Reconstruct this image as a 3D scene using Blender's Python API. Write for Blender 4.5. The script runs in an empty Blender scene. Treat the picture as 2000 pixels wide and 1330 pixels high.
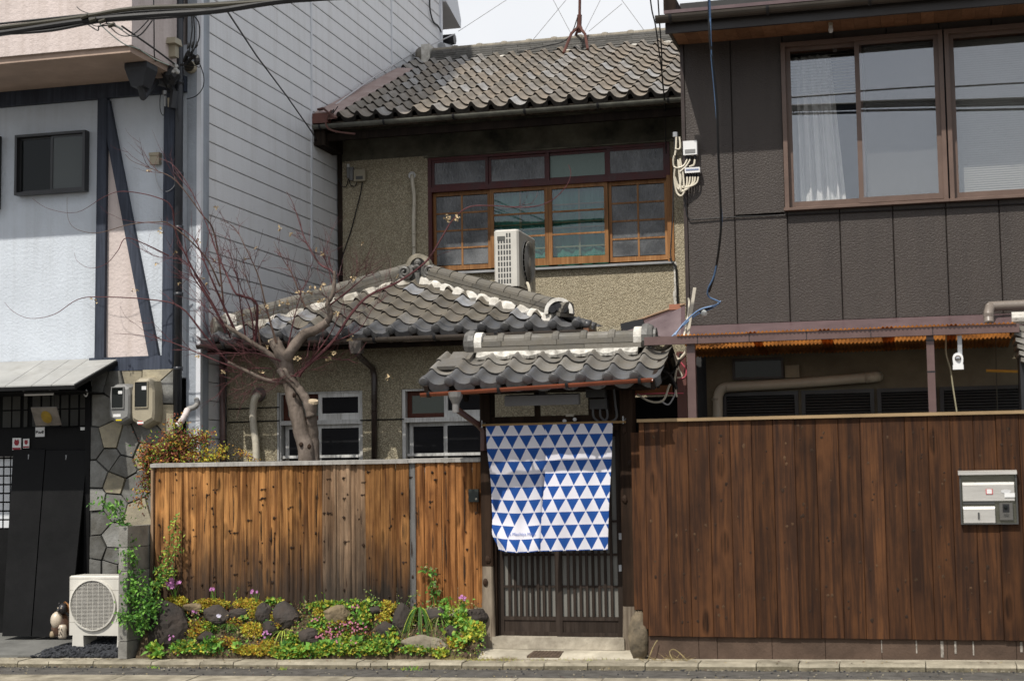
import bpy, math, random
from mathutils import Vector, Matrix
R = random.Random(7)
SC = bpy.context.scene
COL = SC.collection

# ------------------------------------------------------------------ camera
FPX, PITCH, YAW, ROLL = 3025.614, 0.0866514633, -0.256069745, -0.0144125569
CAM = Vector((3.025, -12.939, 1.546))
_f = Vector((math.sin(YAW)*math.cos(PITCH), math.cos(YAW)*math.cos(PITCH), math.sin(PITCH)))
_r = Vector((math.cos(YAW), -math.sin(YAW), 0))
_u = _r.cross(_f)
FW = _f
RT = _r*math.cos(ROLL) + _u*math.sin(ROLL)
UP = -_r*math.sin(ROLL) + _u*math.cos(ROLL)
cd = bpy.data.cameras.new('camera')
cam = bpy.data.objects.new('camera', cd); COL.objects.link(cam)
cd.sensor_fit = 'HORIZONTAL'; cd.sensor_width = 36.0; cd.lens = FPX/2000*36
cd.clip_start = 0.1; cd.clip_end = 2000
cam.matrix_world = Matrix(((RT.x, UP.x, -FW.x, CAM.x), (RT.y, UP.y, -FW.y, CAM.y), (RT.z, UP.z, -FW.z, CAM.z), (0, 0, 0, 1)))
cd.dof.use_dof = True; cd.dof.focus_distance = 17.0; cd.dof.aperture_fstop = 2.2
SC.camera = cam

def ray(px, py): return FW + RT*((px-1000)/FPX) - UP*((py-665)/FPX)
def at(px, py, Y):            # the point seen there on the upright plane y = Y
    d = ray(px, py); return CAM + d*((Y-CAM.y)/d.y)
def atX(px, py, X):
    d = ray(px, py); return CAM + d*((X-CAM.x)/d.x)
def atZ(px, py, Z):
    d = ray(px, py); return CAM + d*((Z-CAM.z)/d.z)
def atP(px, py, P, N):
    d = ray(px, py); P = Vector(P); N = Vector(N); return CAM + d*((P-CAM).dot(N)/d.dot(N))

# ------------------------------------------------------------------ light
SUN = Vector((0.36, 1.0, -1.5)).normalized()
elev = math.asin(-SUN.z)
azim = math.atan2(-SUN.x, -SUN.y)          # direction towards the sun, from +y
W = bpy.data.worlds.new('World'); SC.world = W; W.use_nodes = True
nt = W.node_tree; nt.nodes.clear()
wo = nt.nodes.new('ShaderNodeOutputWorld'); bg = nt.nodes.new('ShaderNodeBackground')
sk = nt.nodes.new('ShaderNodeTexSky'); sk.sky_type = 'NISHITA'; sk.sun_disc = False
sk.sun_elevation = elev; sk.sun_rotation = azim; sk.dust_density = 2.0
mx = nt.nodes.new('ShaderNodeMix'); mx.data_type = 'RGBA'
tc = nt.nodes.new('ShaderNodeTexCoord'); nz = nt.nodes.new('ShaderNodeTexNoise'); nz.inputs['Scale'].default_value = 1.3; nz.inputs['Detail'].default_value = 5
rp = nt.nodes.new('ShaderNodeMapRange'); rp.inputs[1].default_value = .35; rp.inputs[2].default_value = .65; rp.inputs[3].default_value = .35; rp.inputs[4].default_value = .98
nt.links.new(tc.outputs['Generated'], nz.inputs['Vector']); nt.links.new(nz.outputs['Fac'], rp.inputs[0])
nt.links.new(rp.outputs[0], mx.inputs[0]); nt.links.new(sk.outputs[0], mx.inputs[6]); mx.inputs[7].default_value = (9.0, 9.1, 9.3, 1)
nt.links.new(mx.outputs[2], bg.inputs[0]); bg.inputs[1].default_value = 0.1
nt.links.new(bg.outputs[0], wo.inputs[0])
sl = bpy.data.lights.new('sun', 'SUN'); sl.energy = 4.05; sl.angle = math.radians(0.6); sl.color = (1, .95, .87)
so = bpy.data.objects.new('sun', sl); COL.objects.link(so); so.location = (-6, -20, 30)
so.rotation_euler = SUN.to_track_quat('-Z', 'Y').to_euler()
SC.view_settings.view_transform = 'Standard'; SC.view_settings.look = 'None'
SC.view_settings.exposure = 0.1; SC.view_settings.gamma = 1.0; SC.view_settings.use_curve_mapping = False
SC.cycles.max_bounces = 6; SC.cycles.diffuse_bounces = 3; SC.cycles.glossy_bounces = 3; SC.cycles.transparent_max_bounces = 8
SC.cycles.use_denoising = True

# ------------------------------------------------------------------ materials
def lin(r, g, b):
    f = lambda c: (c/255/12.92) if c/255 <= .04045 else ((c/255+.055)/1.055)**2.4
    return (f(r), f(g), f(b), 1)
class NT:
    def __init__(s, name):
        s.m = bpy.data.materials.new(name); s.m.use_nodes = True
        s.t = s.m.node_tree; s.t.nodes.clear()
        s.out = s.n('OutputMaterial'); s.b = s.n('BsdfPrincipled'); s.l(s.b.outputs[0], s.out.inputs[0])
    def n(s, k): return s.t.nodes.new('ShaderNode'+k)
    def l(s, a, b): s.t.links.new(a, b)
    def val(s, inp, v):
        if isinstance(v, bpy.types.NodeSocket): s.l(v, inp)
        else: inp.default_value = v
    def coord(s, kind='Object', scale=(1, 1, 1), rnd=0.0):
        t = s.n('TexCoord'); mp = s.n('Mapping'); mp.inputs['Scale'].default_value = scale
        s.l(t.outputs[kind], mp.inputs['Vector'])
        if rnd:
            oi = s.n('ObjectInfo'); mu = s.n('Math'); mu.operation = 'MULTIPLY'; s.l(oi.outputs['Random'], mu.inputs[0]); mu.inputs[1].default_value = rnd
            s.l(mu.outputs[0], mp.inputs['Location'])
        return mp.outputs[0]
    def noise(s, vec, scale, detail=4, rough=.55, dist=0):
        x = s.n('TexNoise'); x.inputs['Scale'].default_value = scale; x.inputs['Detail'].default_value = detail; x.inputs['Roughness'].default_value = rough
        x.inputs['Distortion'].default_value = dist
        s.l(vec, x.inputs['Vector']); return x.outputs['Fac']
    def voro(s, vec, scale, out='Distance', feat='F1'):
        x = s.n('TexVoronoi'); x.feature = feat; x.inputs['Scale'].default_value = scale; s.l(vec, x.inputs['Vector']); return x.outputs[out]
    def rng(s, v, a, b, c=0., d=1.):
        x = s.n('MapRange'); s.l(v, x.inputs[0])
        for i, k in enumerate((a, b, c, d)): x.inputs[i+1].default_value = k
        return x.outputs[0]
    def mth(s, op, a, b=0.0):
        x = s.n('Math'); x.operation = op; s.val(x.inputs[0], a); s.val(x.inputs[1], b); return x.outputs[0]
    def mix(s, f, a, b, mode='MIX'):
        x = s.n('Mix'); x.data_type = 'RGBA'; x.blend_type = mode
        s.val(x.inputs[0], f); s.val(x.inputs[6], a); s.val(x.inputs[7], b); return x.outputs[2]
    def bump(s, h, strength=.3, dist=.01):
        x = s.n('Bump'); x.inputs['Strength'].default_value = strength; x.inputs['Distance'].default_value = dist
        s.l(h, x.inputs['Height']); s.l(x.outputs[0], s.b.inputs['Normal'])
    def rand(s): return s.n('ObjectInfo').outputs['Random']
    def set(s, col=None, rough=None, spec=None, metal=None):
        if col is not None: s.val(s.b.inputs['Base Color'], col)
        if rough is not None: s.val(s.b.inputs['Roughness'], rough)
        if spec is not None: s.b.inputs['Specular IOR Level'].default_value = spec
        if metal is not None: s.b.inputs['Metallic'].default_value = metal
        return s.m
def c4(c): return (c[0], c[1], c[2], 1)
def sc_(c, k): return (c[0]*k, c[1]*k, c[2]*k, 1)

def plain(name, col, rough=.6, spec=.3, metal=0, var=.18, ns=3.0, bump=.15, bs=60, stretch=(1, 1, 1), rnd=0., hue=0.0, col2=None, streak=0., grime=(.5, .46, .40, 1)):
    k = NT(name); v = k.coord('Object', stretch, 13.0 if rnd else 0)
    n1 = k.noise(v, ns, 6, .62)
    a = col2 if col2 else sc_(col, 1-var*1.6)
    c = k.mix(k.rng(n1, .32, .68), a, sc_(col, 1+var*.6))
    n2 = k.noise(v, ns*7, 4, .6)
    c = k.mix(k.rng(n2, .45, .75, 0, .35*min(1, var*3)), c, sc_(col, .62))
    if streak:
        st = k.noise(k.coord('Object', (7, 7, .28)), 1.0, 5, .65, .3); s2 = k.noise(k.coord('Object'), .9, 5, .7)
        c = k.mix(k.mth('MULTIPLY', k.rng(st, .46, .72, 0, streak), k.rng(s2, .35, .6)), c, k.mix(1.0, c, grime, 'MULTIPLY'))
    if rnd:
        c = k.mix(1.0, c, k.mix(k.rand(), sc_((1, 1, 1), 1-rnd), sc_((1, 1, 1), 1+rnd*.6)), 'MULTIPLY')
    if bump: k.bump(k.noise(v, bs, 4, .6), bump, .01)
    return k.set(c, k.rng(n1, .3, .7, max(.02, rough-.1), min(1, rough+.1)), spec, metal)

def pebble(name, light, dark, sc=70, bump=.9):
    k = NT(name); v = k.coord('Object')
    d = k.voro(v, sc, 'Distance'); colr = k.voro(v, sc, 'Color')
    sep = k.n('SeparateColor'); k.l(colr, sep.inputs[0])
    c = k.mix(k.rng(sep.outputs[0], .1, .9), sc_(light, .55), sc_(light, 1.2))
    c = k.mix(k.rng(d, .42, .75), c, dark)
    big = k.noise(v, 1.1, 5, .65)
    c = k.mix(k.rng(big, .4, .75, 0, .45), c, sc_(dark, 1.5))
    st = k.noise(k.coord('Object', (5, 5, .5)), 1.3, 5, .6)
    c = k.mix(k.rng(st, .55, .8, 0, .5), c, sc_(dark, 1.1))
    inv = k.rng(d, 0, .8, 1, 0)
    k.bump(inv, bump, .012)
    return k.set(c, .9, .15)

def wood(name, c1, c2, c3, grain=1.0, rnd=.25, bump=.5, rough=.75, knots=None, low=None, spec=.2):
    """planks: stretched grain along z, knots, optional weathering of the lower edge"""
    k = NT(name); v = k.coord('Object', (1, 1, 1), 17.0)
    g = k.coord('Object', (26*grain, 26*grain, .8), 17.0)
    n1 = k.noise(g, 1.0, 5, .6, .9)
    g2 = k.coord('Object', (90*grain, 90*grain, 2.2), 17.0)
    n2 = k.noise(g2, 1.0, 3, .6, .3)
    c = k.mix(k.rng(n1, .40, .60), c1, c2)
    c = k.mix(k.rng(n2, .52, .74, 0, .8), c, c3)
    big = k.noise(k.coord('Object', (2, 2, .9), 9.0), 2.2, 5, .65)
    c = k.mix(k.rng(big, .42, .7, 0, .6), c, c3)
    if knots:
        kv = k.coord('Object', (9, 9, 3.2), 17.0)
        kd = k.voro(kv, knots, 'Distance')
        c = k.mix(k.rng(kd, .10, .17, 1, 0), c, sc_(c3, .35))
        c = k.mix(k.mth('MULTIPLY', k.rng(kd, .16, .30, .7, 0), k.rng(n2, .3, .7)), c, sc_(c2, 1.25))
    r = k.mix(k.rand(), sc_((1, 1, 1), 1-rnd), sc_((1, 1, 1), 1+rnd*.7))
    c = k.mix(1.0, c, r, 'MULTIPLY')
    if low:
        t = k.n('NewGeometry'); sp = k.n('SeparateXYZ'); k.l(t.outputs['Position'], sp.inputs[0])
        w = k.noise(k.coord('Object', (9, 9, 1.2), 5.0), 1.4, 5, .7)
        h = k.mth('ADD', sp.outputs['Z'], k.mth('MULTIPLY', k.mth('SUBTRACT', w, .5), .9))
        c = k.mix(k.rng(h, low[1], low[2], low[3] if len(low) > 3 else .9, 0), c, low[0])
    hgt = k.mth('ADD', k.mth('MULTIPLY', n1, .8), k.mth('MULTIPLY', n2, .5))
    k.bump(hgt, bump, .006)
    return k.set(c, rough, spec)

def glass(name, tint, rough=.02, alpha=.35, spec=.5, bump=0, bs=30):
    k = NT(name); k.set(tint, rough, spec)
    k.b.inputs['IOR'].default_value = 1.5
    tr = k.n('BsdfTransparent'); ms = k.n('MixShader')
    ms.inputs[0].default_value = alpha
    k.l(tr.outputs[0], ms.inputs[1]); k.l(k.b.outputs[0], ms.inputs[2]); k.l(ms.outputs[0], k.out.inputs[0])
    if bump: k.bump(k.noise(k.coord('Object', (1, 1, .5)), bs, 3), bump, .01)
    return k.m

def tilemat(name, cols, dirt, rough=.55):
    k = NT(name); v = k.coord('Object', (1, 1, 1), 23.0)
    cr = k.n('ValToRGB'); e = cr.color_ramp.elements
    while len(e) < len(cols): e.new(.5)
    for i, (p, c) in enumerate(cols): e[i].position = p; e[i].color = c
    cr.color_ramp.interpolation = 'LINEAR'
    k.l(k.rand(), cr.inputs[0])
    n = k.noise(v, 9, 6, .65)
    c = k.mix(k.rng(n, .38, .72, 0, .75), cr.outputs[0], dirt)
    n3 = k.noise(v, 55, 3, .6)
    c = k.mix(k.rng(n3, .5, .75, 0, .4), c, sc_(dirt, .5))
    li = k.noise(v, 16, 5, .7)
    c = k.mix(k.rng(li, .66, .74, 0, .35), c, (.30, .29, .24, 1))
    k.bump(n3, .25, .006)
    return k.set(c, k.rng(n, .3, .7, rough-.12, rough+.2), .35)
# ------------------------------------------------------------------ mesh builder
class MB:
    def __init__(s): s.v = []; s.f = []; s.mi = []; s.uv = None
    def quadv(s, a, b, c, d, m=0):
        i = len(s.v); s.v += [Vector(a), Vector(b), Vector(c), Vector(d)]; s.f.append((i, i+1, i+2, i+3)); s.mi.append(m); return s
    def face(s, pts, m=0):
        i = len(s.v); s.v += [Vector(p) for p in pts]; s.f.append(tuple(range(i, i+len(pts)))); s.mi.append(m); return s
    def obox(s, c, ax, ay, az, m=0):
        c = Vector(c); ax = Vector(ax); ay = Vector(ay); az = Vector(az); i = len(s.v)
        for sx in (-1, 1):
            for sy in (-1, 1):
                for sz in (-1, 1): s.v.append(c+ax*sx+ay*sy+az*sz)
        for q in ((0, 1, 3, 2), (4, 6, 7, 5), (0, 4, 5, 1), (2, 3, 7, 6), (0, 2, 6, 4), (1, 5, 7, 3)):
            s.f.append(tuple(i+k for k in q)); s.mi.append(m)
        return s
    def box(s, x0, y0, z0, x1, y1, z1, m=0):
        return s.obox(((x0+x1)/2, (y0+y1)/2, (z0+z1)/2), (abs(x1-x0)/2, 0, 0), (0, abs(y1-y0)/2, 0), (0, 0, abs(z1-z0)/2), m)
    def bar(s, p, q, w, h, m=0, up=(0, 0, 1)):
        p = Vector(p); q = Vector(q); d = (q-p); L = d.length; d = d/L; up = Vector(up)
        sd = d.cross(up)
        if sd.length < 1e-4: sd = d.cross(Vector((1, 0, 0)))
        sd.normalize(); u = sd.cross(d)
        return s.obox((p+q)/2, d*(L/2), sd*(w/2), u*(h/2), m)
    def loft(s, rings, m=0, closed=True, cap=True, fl=False):
        i = len(s.v); n = len(rings[0])
        for r in rings: s.v += [Vector(p) for p in r]
        for a in range(len(rings)-1):
            for b in range(n if closed else n-1):
                q = (i+a*n+b, i+a*n+(b+1) % n, i+(a+1)*n+(b+1) % n, i+(a+1)*n+b)
                s.f.append(q[::-1] if fl else q); s.mi.append(m)
        if cap and closed:
            s.f.append(tuple(range(i, i+n))[::-1]); s.mi.append(m)
            j = i+(len(rings)-1)*n; s.f.append(tuple(range(j, j+n))); s.mi.append(m)
        return s
    def extz(s, prof, z0, z1, m=0):
        return s.loft([[(x, y, z0) for x, y in prof], [(x, y, z1) for x, y in prof]], m)
    def prism(s, pts, y0, y1, m=0):      # outline in x,z pushed from y0 (front) to y1
        A = [(x, y0, z) for x, z in pts]; B = [(x, y1, z) for x, z in pts]
        return s.loft([A, B], m)
    def tube(s, path, r, n=6, m=0, cap=True):
        path = [Vector(p) for p in path]; rs = r if isinstance(r, (list, tuple)) else [r]*len(path)
        rings = []; pu = None
        for k, p in enumerate(path):
            d = (path[min(k+1, len(path)-1)]-path[max(k-1, 0)])
            if d.length < 1e-7: d = Vector((0, 0, 1))
            d.normalize()
            if pu is None:
                a = d.cross(Vector((0, 0, 1)))
                if a.length < .05: a = d.cross(Vector((0, 1, 0)))
            else: a = pu-d*pu.dot(d)
            a.normalize(); pu = a; b = d.cross(a)
            rings.append([p+(a*math.cos(t*2*math.pi/n)+b*math.sin(t*2*math.pi/n))*rs[k] for t in range(n)])
        return s.loft(rings, m, True, cap)
    def lathe(s, c, ax, prof, n=12, m=0):       # prof: (distance along axis, radius)
        c = Vector(c); ax = Vector(ax).normalized(); a = ax.orthogonal().normalized(); b = ax.cross(a)
        rings = [[c+ax*t+(a*math.cos(k*2*math.pi/n)+b*math.sin(k*2*math.pi/n))*max(r, 1e-4) for k in range(n)] for t, r in prof]
        return s.loft(rings, m)
    def blob(s, c, rx, ry, rz, seed=0, rough=.2, nu=10, nv=7, m=0, flat=.0):
        q = random.Random(seed); c = Vector(c); rings = []
        ph = [(q.uniform(0, 6.3), q.uniform(1, 3.2), q.uniform(0, 6.3), q.uniform(1, 3)) for _ in range(4)]
        for j in range(nv+1):
            th = math.pi*j/nv; row = []
            for i in range(nu):
                a = 2*math.pi*i/nu
                k = 1+rough*sum(math.sin(w1*a+p1)*math.cos(w2*th*1.3+p2) for p1, w1, p2, w2 in ph)/2.2+q.uniform(-rough, rough)*.35
                sx, sy, sz = math.sin(th)*math.cos(a), math.sin(th)*math.sin(a), math.cos(th)
                if flat: sz = max(-1+flat, min(1-flat, sz*1.15))
                row.append(c+Vector((rx*sx*k, ry*sy*k, rz*sz*k)))
            if j in (0, nv): row = [row[0].copy() for _ in range(nu)]
            rings.append(row)
        return s.loft(rings, m, True, False, fl=True)
    def rock(s, c, rx, ry, rz, seed, m=0, nu=26, nv=18, a=.22):
        from mathutils import noise as NZ
        c = Vector(c); o = Vector((seed*7.31, seed*3.77, seed*1.93)); rings = []; q = random.Random(seed)
        cuts = [(Vector((q.gauss(0, 1), q.gauss(-.5, 1), q.gauss(.2, 1))).normalized(), q.uniform(.62, .9)) for _ in range(5)]
        for j in range(nv+1):
            th = math.pi*j/nv; row = []
            for i in range(nu):
                p = 2*math.pi*i/nu; d = Vector((math.sin(th)*math.cos(p), math.sin(th)*math.sin(p), math.cos(th)))
                k = 1+a*NZ.noise(d*1.3+o)+a*.5*NZ.noise(d*3.1+o)+a*.28*NZ.noise(d*7.5+o)
                for n, h in cuts:
                    t = d.dot(n)*k
                    if t > h: k *= (h+(t-h)*.25)/t
                row.append(c+Vector((rx*d.x*k, ry*d.y*k, rz*d.z*k)))
            if j in (0, nv): row = [row[0].copy() for _ in range(nu)]
            rings.append(row)
        return s.loft(rings, m, True, False, fl=True)
    def build(s, name, mats, parent=None, smooth=False, origin=None):
        me = bpy.data.meshes.new(name)
        if parent is not None: o0 = wloc(parent)
        elif origin is not None: o0 = Vector(origin)
        else:
            lo = [min(p[i] for p in s.v) for i in range(3)]; hi = [max(p[i] for p in s.v) for i in range(3)]
            o0 = Vector(((lo[0]+hi[0])/2, (lo[1]+hi[1])/2, lo[2]))
        me.from_pydata([tuple(p-o0) for p in s.v], [], s.f)
        if not isinstance(mats, (list, tuple)): mats = [mats]
        for k in mats: me.materials.append(k)
        if len(mats) > 1: me.polygons.foreach_set('material_index', s.mi)
        if smooth: me.polygons.foreach_set('use_smooth', [True]*len(me.polygons))
        if s.uv:
            ul = me.uv_layers.new(name='UVMap')
            for p in me.polygons:
                for li in p.loop_indices: ul.data[li].uv = s.uv[me.loops[li].vertex_index]
        me.update()
        o = bpy.data.objects.new(name, me); COL.objects.link(o)
        if parent is not None: o.parent = parent
        else: o.location = o0
        return o
def wloc(o):
    p = Vector((0, 0, 0))
    while o is not None: p += o.location; o = o.parent
    return p
def tag(o, label=None, cat=None, group=None, kind=None):
    if label: o['label'] = label
    if cat: o['category'] = cat
    if group: o['group'] = group
    if kind: o['kind'] = kind
    return o
def thing(name, loc, label, cat, group=None):
    o = bpy.data.objects.new(name, None); COL.objects.link(o); o.location = loc; o.empty_display_size = .1
    return tag(o, label, cat, group)
def stuff(o): o['kind'] = 'stuff'; return o
def spline(pts, n=6):
    P = [Vector(p) for p in pts]
    if len(P) < 3: return P
    out = []
    for i in range(len(P)-1):
        a = P[max(i-1, 0)]; b = P[i]; c = P[i+1]; d = P[min(i+2, len(P)-1)]
        for k in range(n):
            t = k/n; out.append(.5*((2*b)+(c-a)*t+(2*a-5*b+4*c-d)*t*t+(3*b-a-3*c+d)*t*t*t))
    out.append(P[-1]); return out

# ------------------------------------------------------------------ palette
PLASTER = plain('blue_white_plaster', (.57, .615, .67), .9, .15, var=.07, ns=1.2, bump=.8, bs=34, streak=.32)
PILASTER = plain('shaded_pilaster_plaster', (.35, .385, .43), .9, .15, var=.1, ns=1.5, bump=.6, bs=30, streak=.7)  # plaster toned down: the shade on this strip is painted into its colour
PINK = plain('pink_plaster', (.62, .54, .51), .9, .15, var=.07, ns=1.2, bump=.8, bs=30, streak=.5)
TIMBER = wood('blue_black_timber', (.035, .042, .06, 1), (.055, .065, .09, 1), (.02, .024, .034, 1), .7, .2, .4, .6)
SIDING = plain('grey_siding', (.715, .725, .74), .55, .3, var=.04, ns=.8, bump=.35, bs=90, stretch=(1, .35, 1), streak=.35)
SIDEDARK = plain('joint_shadow', (.02, .02, .022), .9, .1, var=.1, bump=0)
STRIPE = plain('grey_corner_trim', (.64, .66, .695), .5, .3, var=.06, bump=.1)
STONE = plain('wall_slab_stone', (.19, .19, .18), .85, .2, var=.4, ns=4, bump=.9, bs=18, rnd=.38, col2=(.105, .10, .085, 1))
STONETAN = plain('tan_slab_stone', (.34, .30, .21), .8, .25, var=.3, ns=5, bump=.7, bs=22, rnd=.25, col2=(.2, .18, .14, 1))
MORTAR = plain('dark_mortar', (.06, .06, .058), .95, .1, var=.2, bump=.3)
BLACK = plain('black_paint', (.0095, .0095, .010), .55, .12, var=.45, ns=1.6, bump=.12, streak=.0, col2=(.005, .005, .005, 1))
BLACKP = plain('black_plastic', (.018, .018, .02), .4, .4, var=.1, bump=.03)
IRON = plain('dark_pipe', (.035, .038, .045), .4, .4, var=.2, ns=4, bump=.05)
CANOPYM = plain('grey_sheet_metal', (.36, .36, .345), .45, .4, var=.12, ns=2, bump=.05, streak=.4)
PANE_DK = glass('dark_window_glass', (.010, .012, .012, 1), .06, .92, .22)
PANE_GR = glass('grey_window_glass', (.085, .095, .095, 1), .15, .93, .25)
def frosted():
    k = NT('frosted_ripple_glass'); n = k.noise(k.coord('Object'), 2.6, 4, .6); r = k.noise(k.coord('Object', (1, 1, .4)), 38, 3, .6)
    c = k.mix(k.rng(n, .35, .68), (.055, .058, .062, 1), (.175, .18, .185, 1)); k.set(c, k.rng(r, .3, .7, .2, .42), .5); k.bump(r, .55, .012); return k.m
PANE_FR = frosted()
PANE_CL = glass('clear_window_glass', (.02, .025, .03, 1), .015, .35)
SCREEN = plain('insect_screen', (.024, .024, .026), .9, .05, var=.1, ns=2, bump=.5, bs=260)
PEB = pebble('pebbledash_wall', (.52, .46, .335, 1), (.26, .22, .15, 1), 95, .6)
PEB2 = pebble('pebbledash_annex', (.48, .43, .31, 1), (.24, .205, .14, 1), 100, .6)
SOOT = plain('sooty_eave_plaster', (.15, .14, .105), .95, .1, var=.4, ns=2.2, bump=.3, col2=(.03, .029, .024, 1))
DARKW = wood('dark_eave_wood', (.022, .016, .013, 1), (.036, .026, .02, 1), (.012, .010, .009, 1), .5, .2, .4, .85, None, None, .08)
MAROON = plain('maroon_paint', (.085, .018, .018), .45, .35, var=.25, ns=6, bump=.15, stretch=(1, 1, 1))
ORANGEW = wood('orange_window_wood', (.27, .125, .045, 1), (.36, .185, .075, 1), (.13, .055, .022, 1), .8, .15, .25, .5)
WHITEW = wood('weathered_white_wood', (.60, .60, .58, 1), (.70, .70, .68, 1), (.30, .285, .26, 1), .7, .15, .35, .8)
SILLM = plain('grey_zinc', (.30, .31, .32), .5, .4, var=.2, ns=5, bump=.1)
GREENC = plain('green_curtain', (.035, .15, .112), .85, .15, var=.12, ns=3, bump=.1)
TILE_U = tilemat('upper_roof_tile', [(0, (.175, .155, .125, 1)), (.3, (.22, .195, .165, 1)), (.55, (.25, .205, .155, 1)), (.8, (.265, .25, .23, 1)), (1, (.35, .35, .35, 1))], (.16, .135, .105, 1), .5)
TILE_A = tilemat('annex_roof_tile', [(0, (.085, .08, .072, 1)), (.5, (.135, .12, .098, 1)), (.86, (.16, .145, .12, 1)), (.93, (.24, .25, .27, 1)), (1, (.27, .28, .30, 1))], (.12, .10, .07, 1), .42)
TILE_G = tilemat('gate_roof_tile', [(0, (.12, .114, .105, 1)), (.5, (.175, .165, .148, 1)), (1, (.24, .23, .21, 1))], (.14, .12, .09, 1), .4)
TILE_E = tilemat('eave_tile', [(0, (.065, .067, .072, 1)), (1, (.11, .112, .12, 1))], (.085, .08, .07, 1), .38)
RIDGE = tilemat('ridge_tile', [(0, (.10, .095, .085, 1)), (1, (.19, .175, .15, 1))], (.14, .125, .095, 1), .5)
RIDGEU = tilemat('upper_ridge_tile', [(0, (.10, .10, .095, 1)), (1, (.17, .165, .155, 1))], (.085, .08, .07, 1), .6)
SHIKKUI = plain('white_lime_plaster', (.70, .68, .63), .9, .1, var=.2, ns=7, bump=.7, bs=30, col2=(.36, .335, .29, 1))
ORNAM = plain('ornament_clay', (.14, .135, .125), .45, .4, var=.3, ns=12, bump=.3, bs=50)
GUTTERM = plain('weathered_gutter', (.14, .14, .115), .45, .4, var=.4, ns=3, bump=.1, col2=(.05, .048, .04, 1))
GUTTERB = plain('brown_metal_gutter', (.045, .032, .028), .3, .5, var=.2, ns=3, bump=.05)
GUTTERO = plain('rust_orange_gutter', (.27, .075, .035), .4, .45, var=.2, ns=4, bump=.08)
REDMETAL = plain('faded_red_flashing', (.40, .315, .29), .45, .4, var=.25, ns=4, bump=.1, col2=(.24, .135, .11, 1))
FENCE_L = wood('weathered_cedar', (.17, .073, .025, 1), (.50, .245, .085, 1), (.055, .026, .013, 1), .75, .30, .8, .8, .55, (( .034, .028, .024, 1), .52, 1.18, .9), .1)
FENCE_LG = wood('greyed_cedar', (.22, .13, .072, 1), (.46, .31, .195, 1), (.06, .04, .028, 1), .75, .25, .8, .8, .55, ((.038, .033, .029, 1), .52, 1.18, .9), .1)
FENCE_LR = wood('red_cedar', (.16, .07, .024, 1), (.34, .17, .06, 1), (.05, .02, .009, 1), .75, .25, .8, .75, .55, ((.028, .022, .018, 1), .5, 1.05, 1.0), .1)
FENCE_LN = wood('fresh_red_cedar', (.13, .052, .018, 1), (.36, .16, .054, 1), (.05, .02, .009, 1), .75, .2, .8, .75, .55, None, .1)
KNOT = plain('dark_knot', (.035, .019, .011), .7, .2, var=.3, bump=.1)
KNOTR = plain('pale_knot', (.10, .055, .028), .7, .2, var=.5, ns=30, bump=.1, rnd=.4)
CAPG = wood('grey_fence_cap', (.30, .29, .27, 1), (.40, .385, .36, 1), (.16, .15, .135, 1), .5, .1, .4)
FENCE_R = wood('dark_stained_cedar', (.044, .0205, .0112, 1), (.100, .043, .018, 1), (.018, .0105, .008, 1), .7, .28, .4, .65, .42, None, .12)
CAPR = plain('tan_fence_cap', (.33, .23, .125), .65, .25, var=.2, ns=8, stretch=(.3, 1, 1), bump=.1)
BASEB = plain('brown_rendered_block', (.098, .067, .050), .85, .15, var=.2, ns=5, bump=.5, bs=55)
GATEW = wood('old_gate_timber', (.024, .015, .010, 1), (.042, .025, .016, 1), (.012, .008, .006, 1), .5, .15, .5, .8, .3, None, .1)
GATEP = wood('pale_worn_timber', (.19, .155, .115, 1), (.30, .25, .19, 1), (.085, .062, .045, 1), .5, .15, .6, .8, .3)
SLATW = wood('dark_lattice_wood', (.032, .023, .018, 1), (.05, .038, .031, 1), (.018, .014, .012, 1), .9, .2, .4, .8, None, None, .1)
DOORGL = plain('door_backing_glass', (.19, .185, .165), .5, .4, var=.12, ns=2, bump=.02)
BROWNP = plain('embossed_brown_panel', (.066, .054, .047), .55, .35, var=.10, ns=1.5, bump=.0)
def emb():
    k = NT('embossed_brown_siding'); v = k.coord('Object', (1, 1, 1.6))
    n = k.noise(v, 52, 3, .5, .6); b = k.noise(k.coord('Object', (3, 1, .5)), 1.2, 5, .6)
    c = k.mix(k.rng(b, .35, .7), (.054, .044, .038, 1), (.042, .034, .030, 1))
    c = k.mix(k.rng(n, .55, .8, 0, .35), c, (.070, .057, .049, 1))
    st = k.noise(k.coord('Object', (5, 5, .25)), 1.0, 5, .65, .3); c = k.mix(k.rng(st, .5, .75, 0, .55), c, (.027, .022, .020, 1))
    k.bump(n, .6, .010); return k.set(c, .5, .35)
BROWNP = emb()
BRONZE = plain('bronze_window_frame', (.135, .088, .068), .4, .45, var=.12, ns=6, bump=.04)
PURPM = plain('purple_brown_sheet', (.115, .075, .078), .35, .5, var=.15, ns=4, bump=.12, bs=12)
POSTM = plain('brown_steel_post', (.125, .078, .072), .4, .45, var=.12, ns=5, bump=.04)
BEIGEW = plain('beige_render', (.17, .145, .10), .85, .15, var=.2, ns=3, bump=.2, bs=50)
BEIGEP = plain('beige_pvc', (.40, .36, .28), .4, .4, var=.08, bump=.02)
OFFWH = plain('offwhite_enamel', (.62, .60, .545), .4, .35, var=.07, ns=3, bump=.02, streak=.45)
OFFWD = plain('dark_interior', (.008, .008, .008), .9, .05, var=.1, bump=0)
WHITEP = plain('white_plastic', (.74, .74, .73), .4, .4, var=.04, bump=.02)
GREYP = plain('grey_plastic', (.22, .22, .215), .5, .35, var=.1, ns=5, bump=.05)
BEIGEM = plain('beige_plastic', (.36, .32, .235), .5, .35, var=.1, ns=5, bump=.05)
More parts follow.
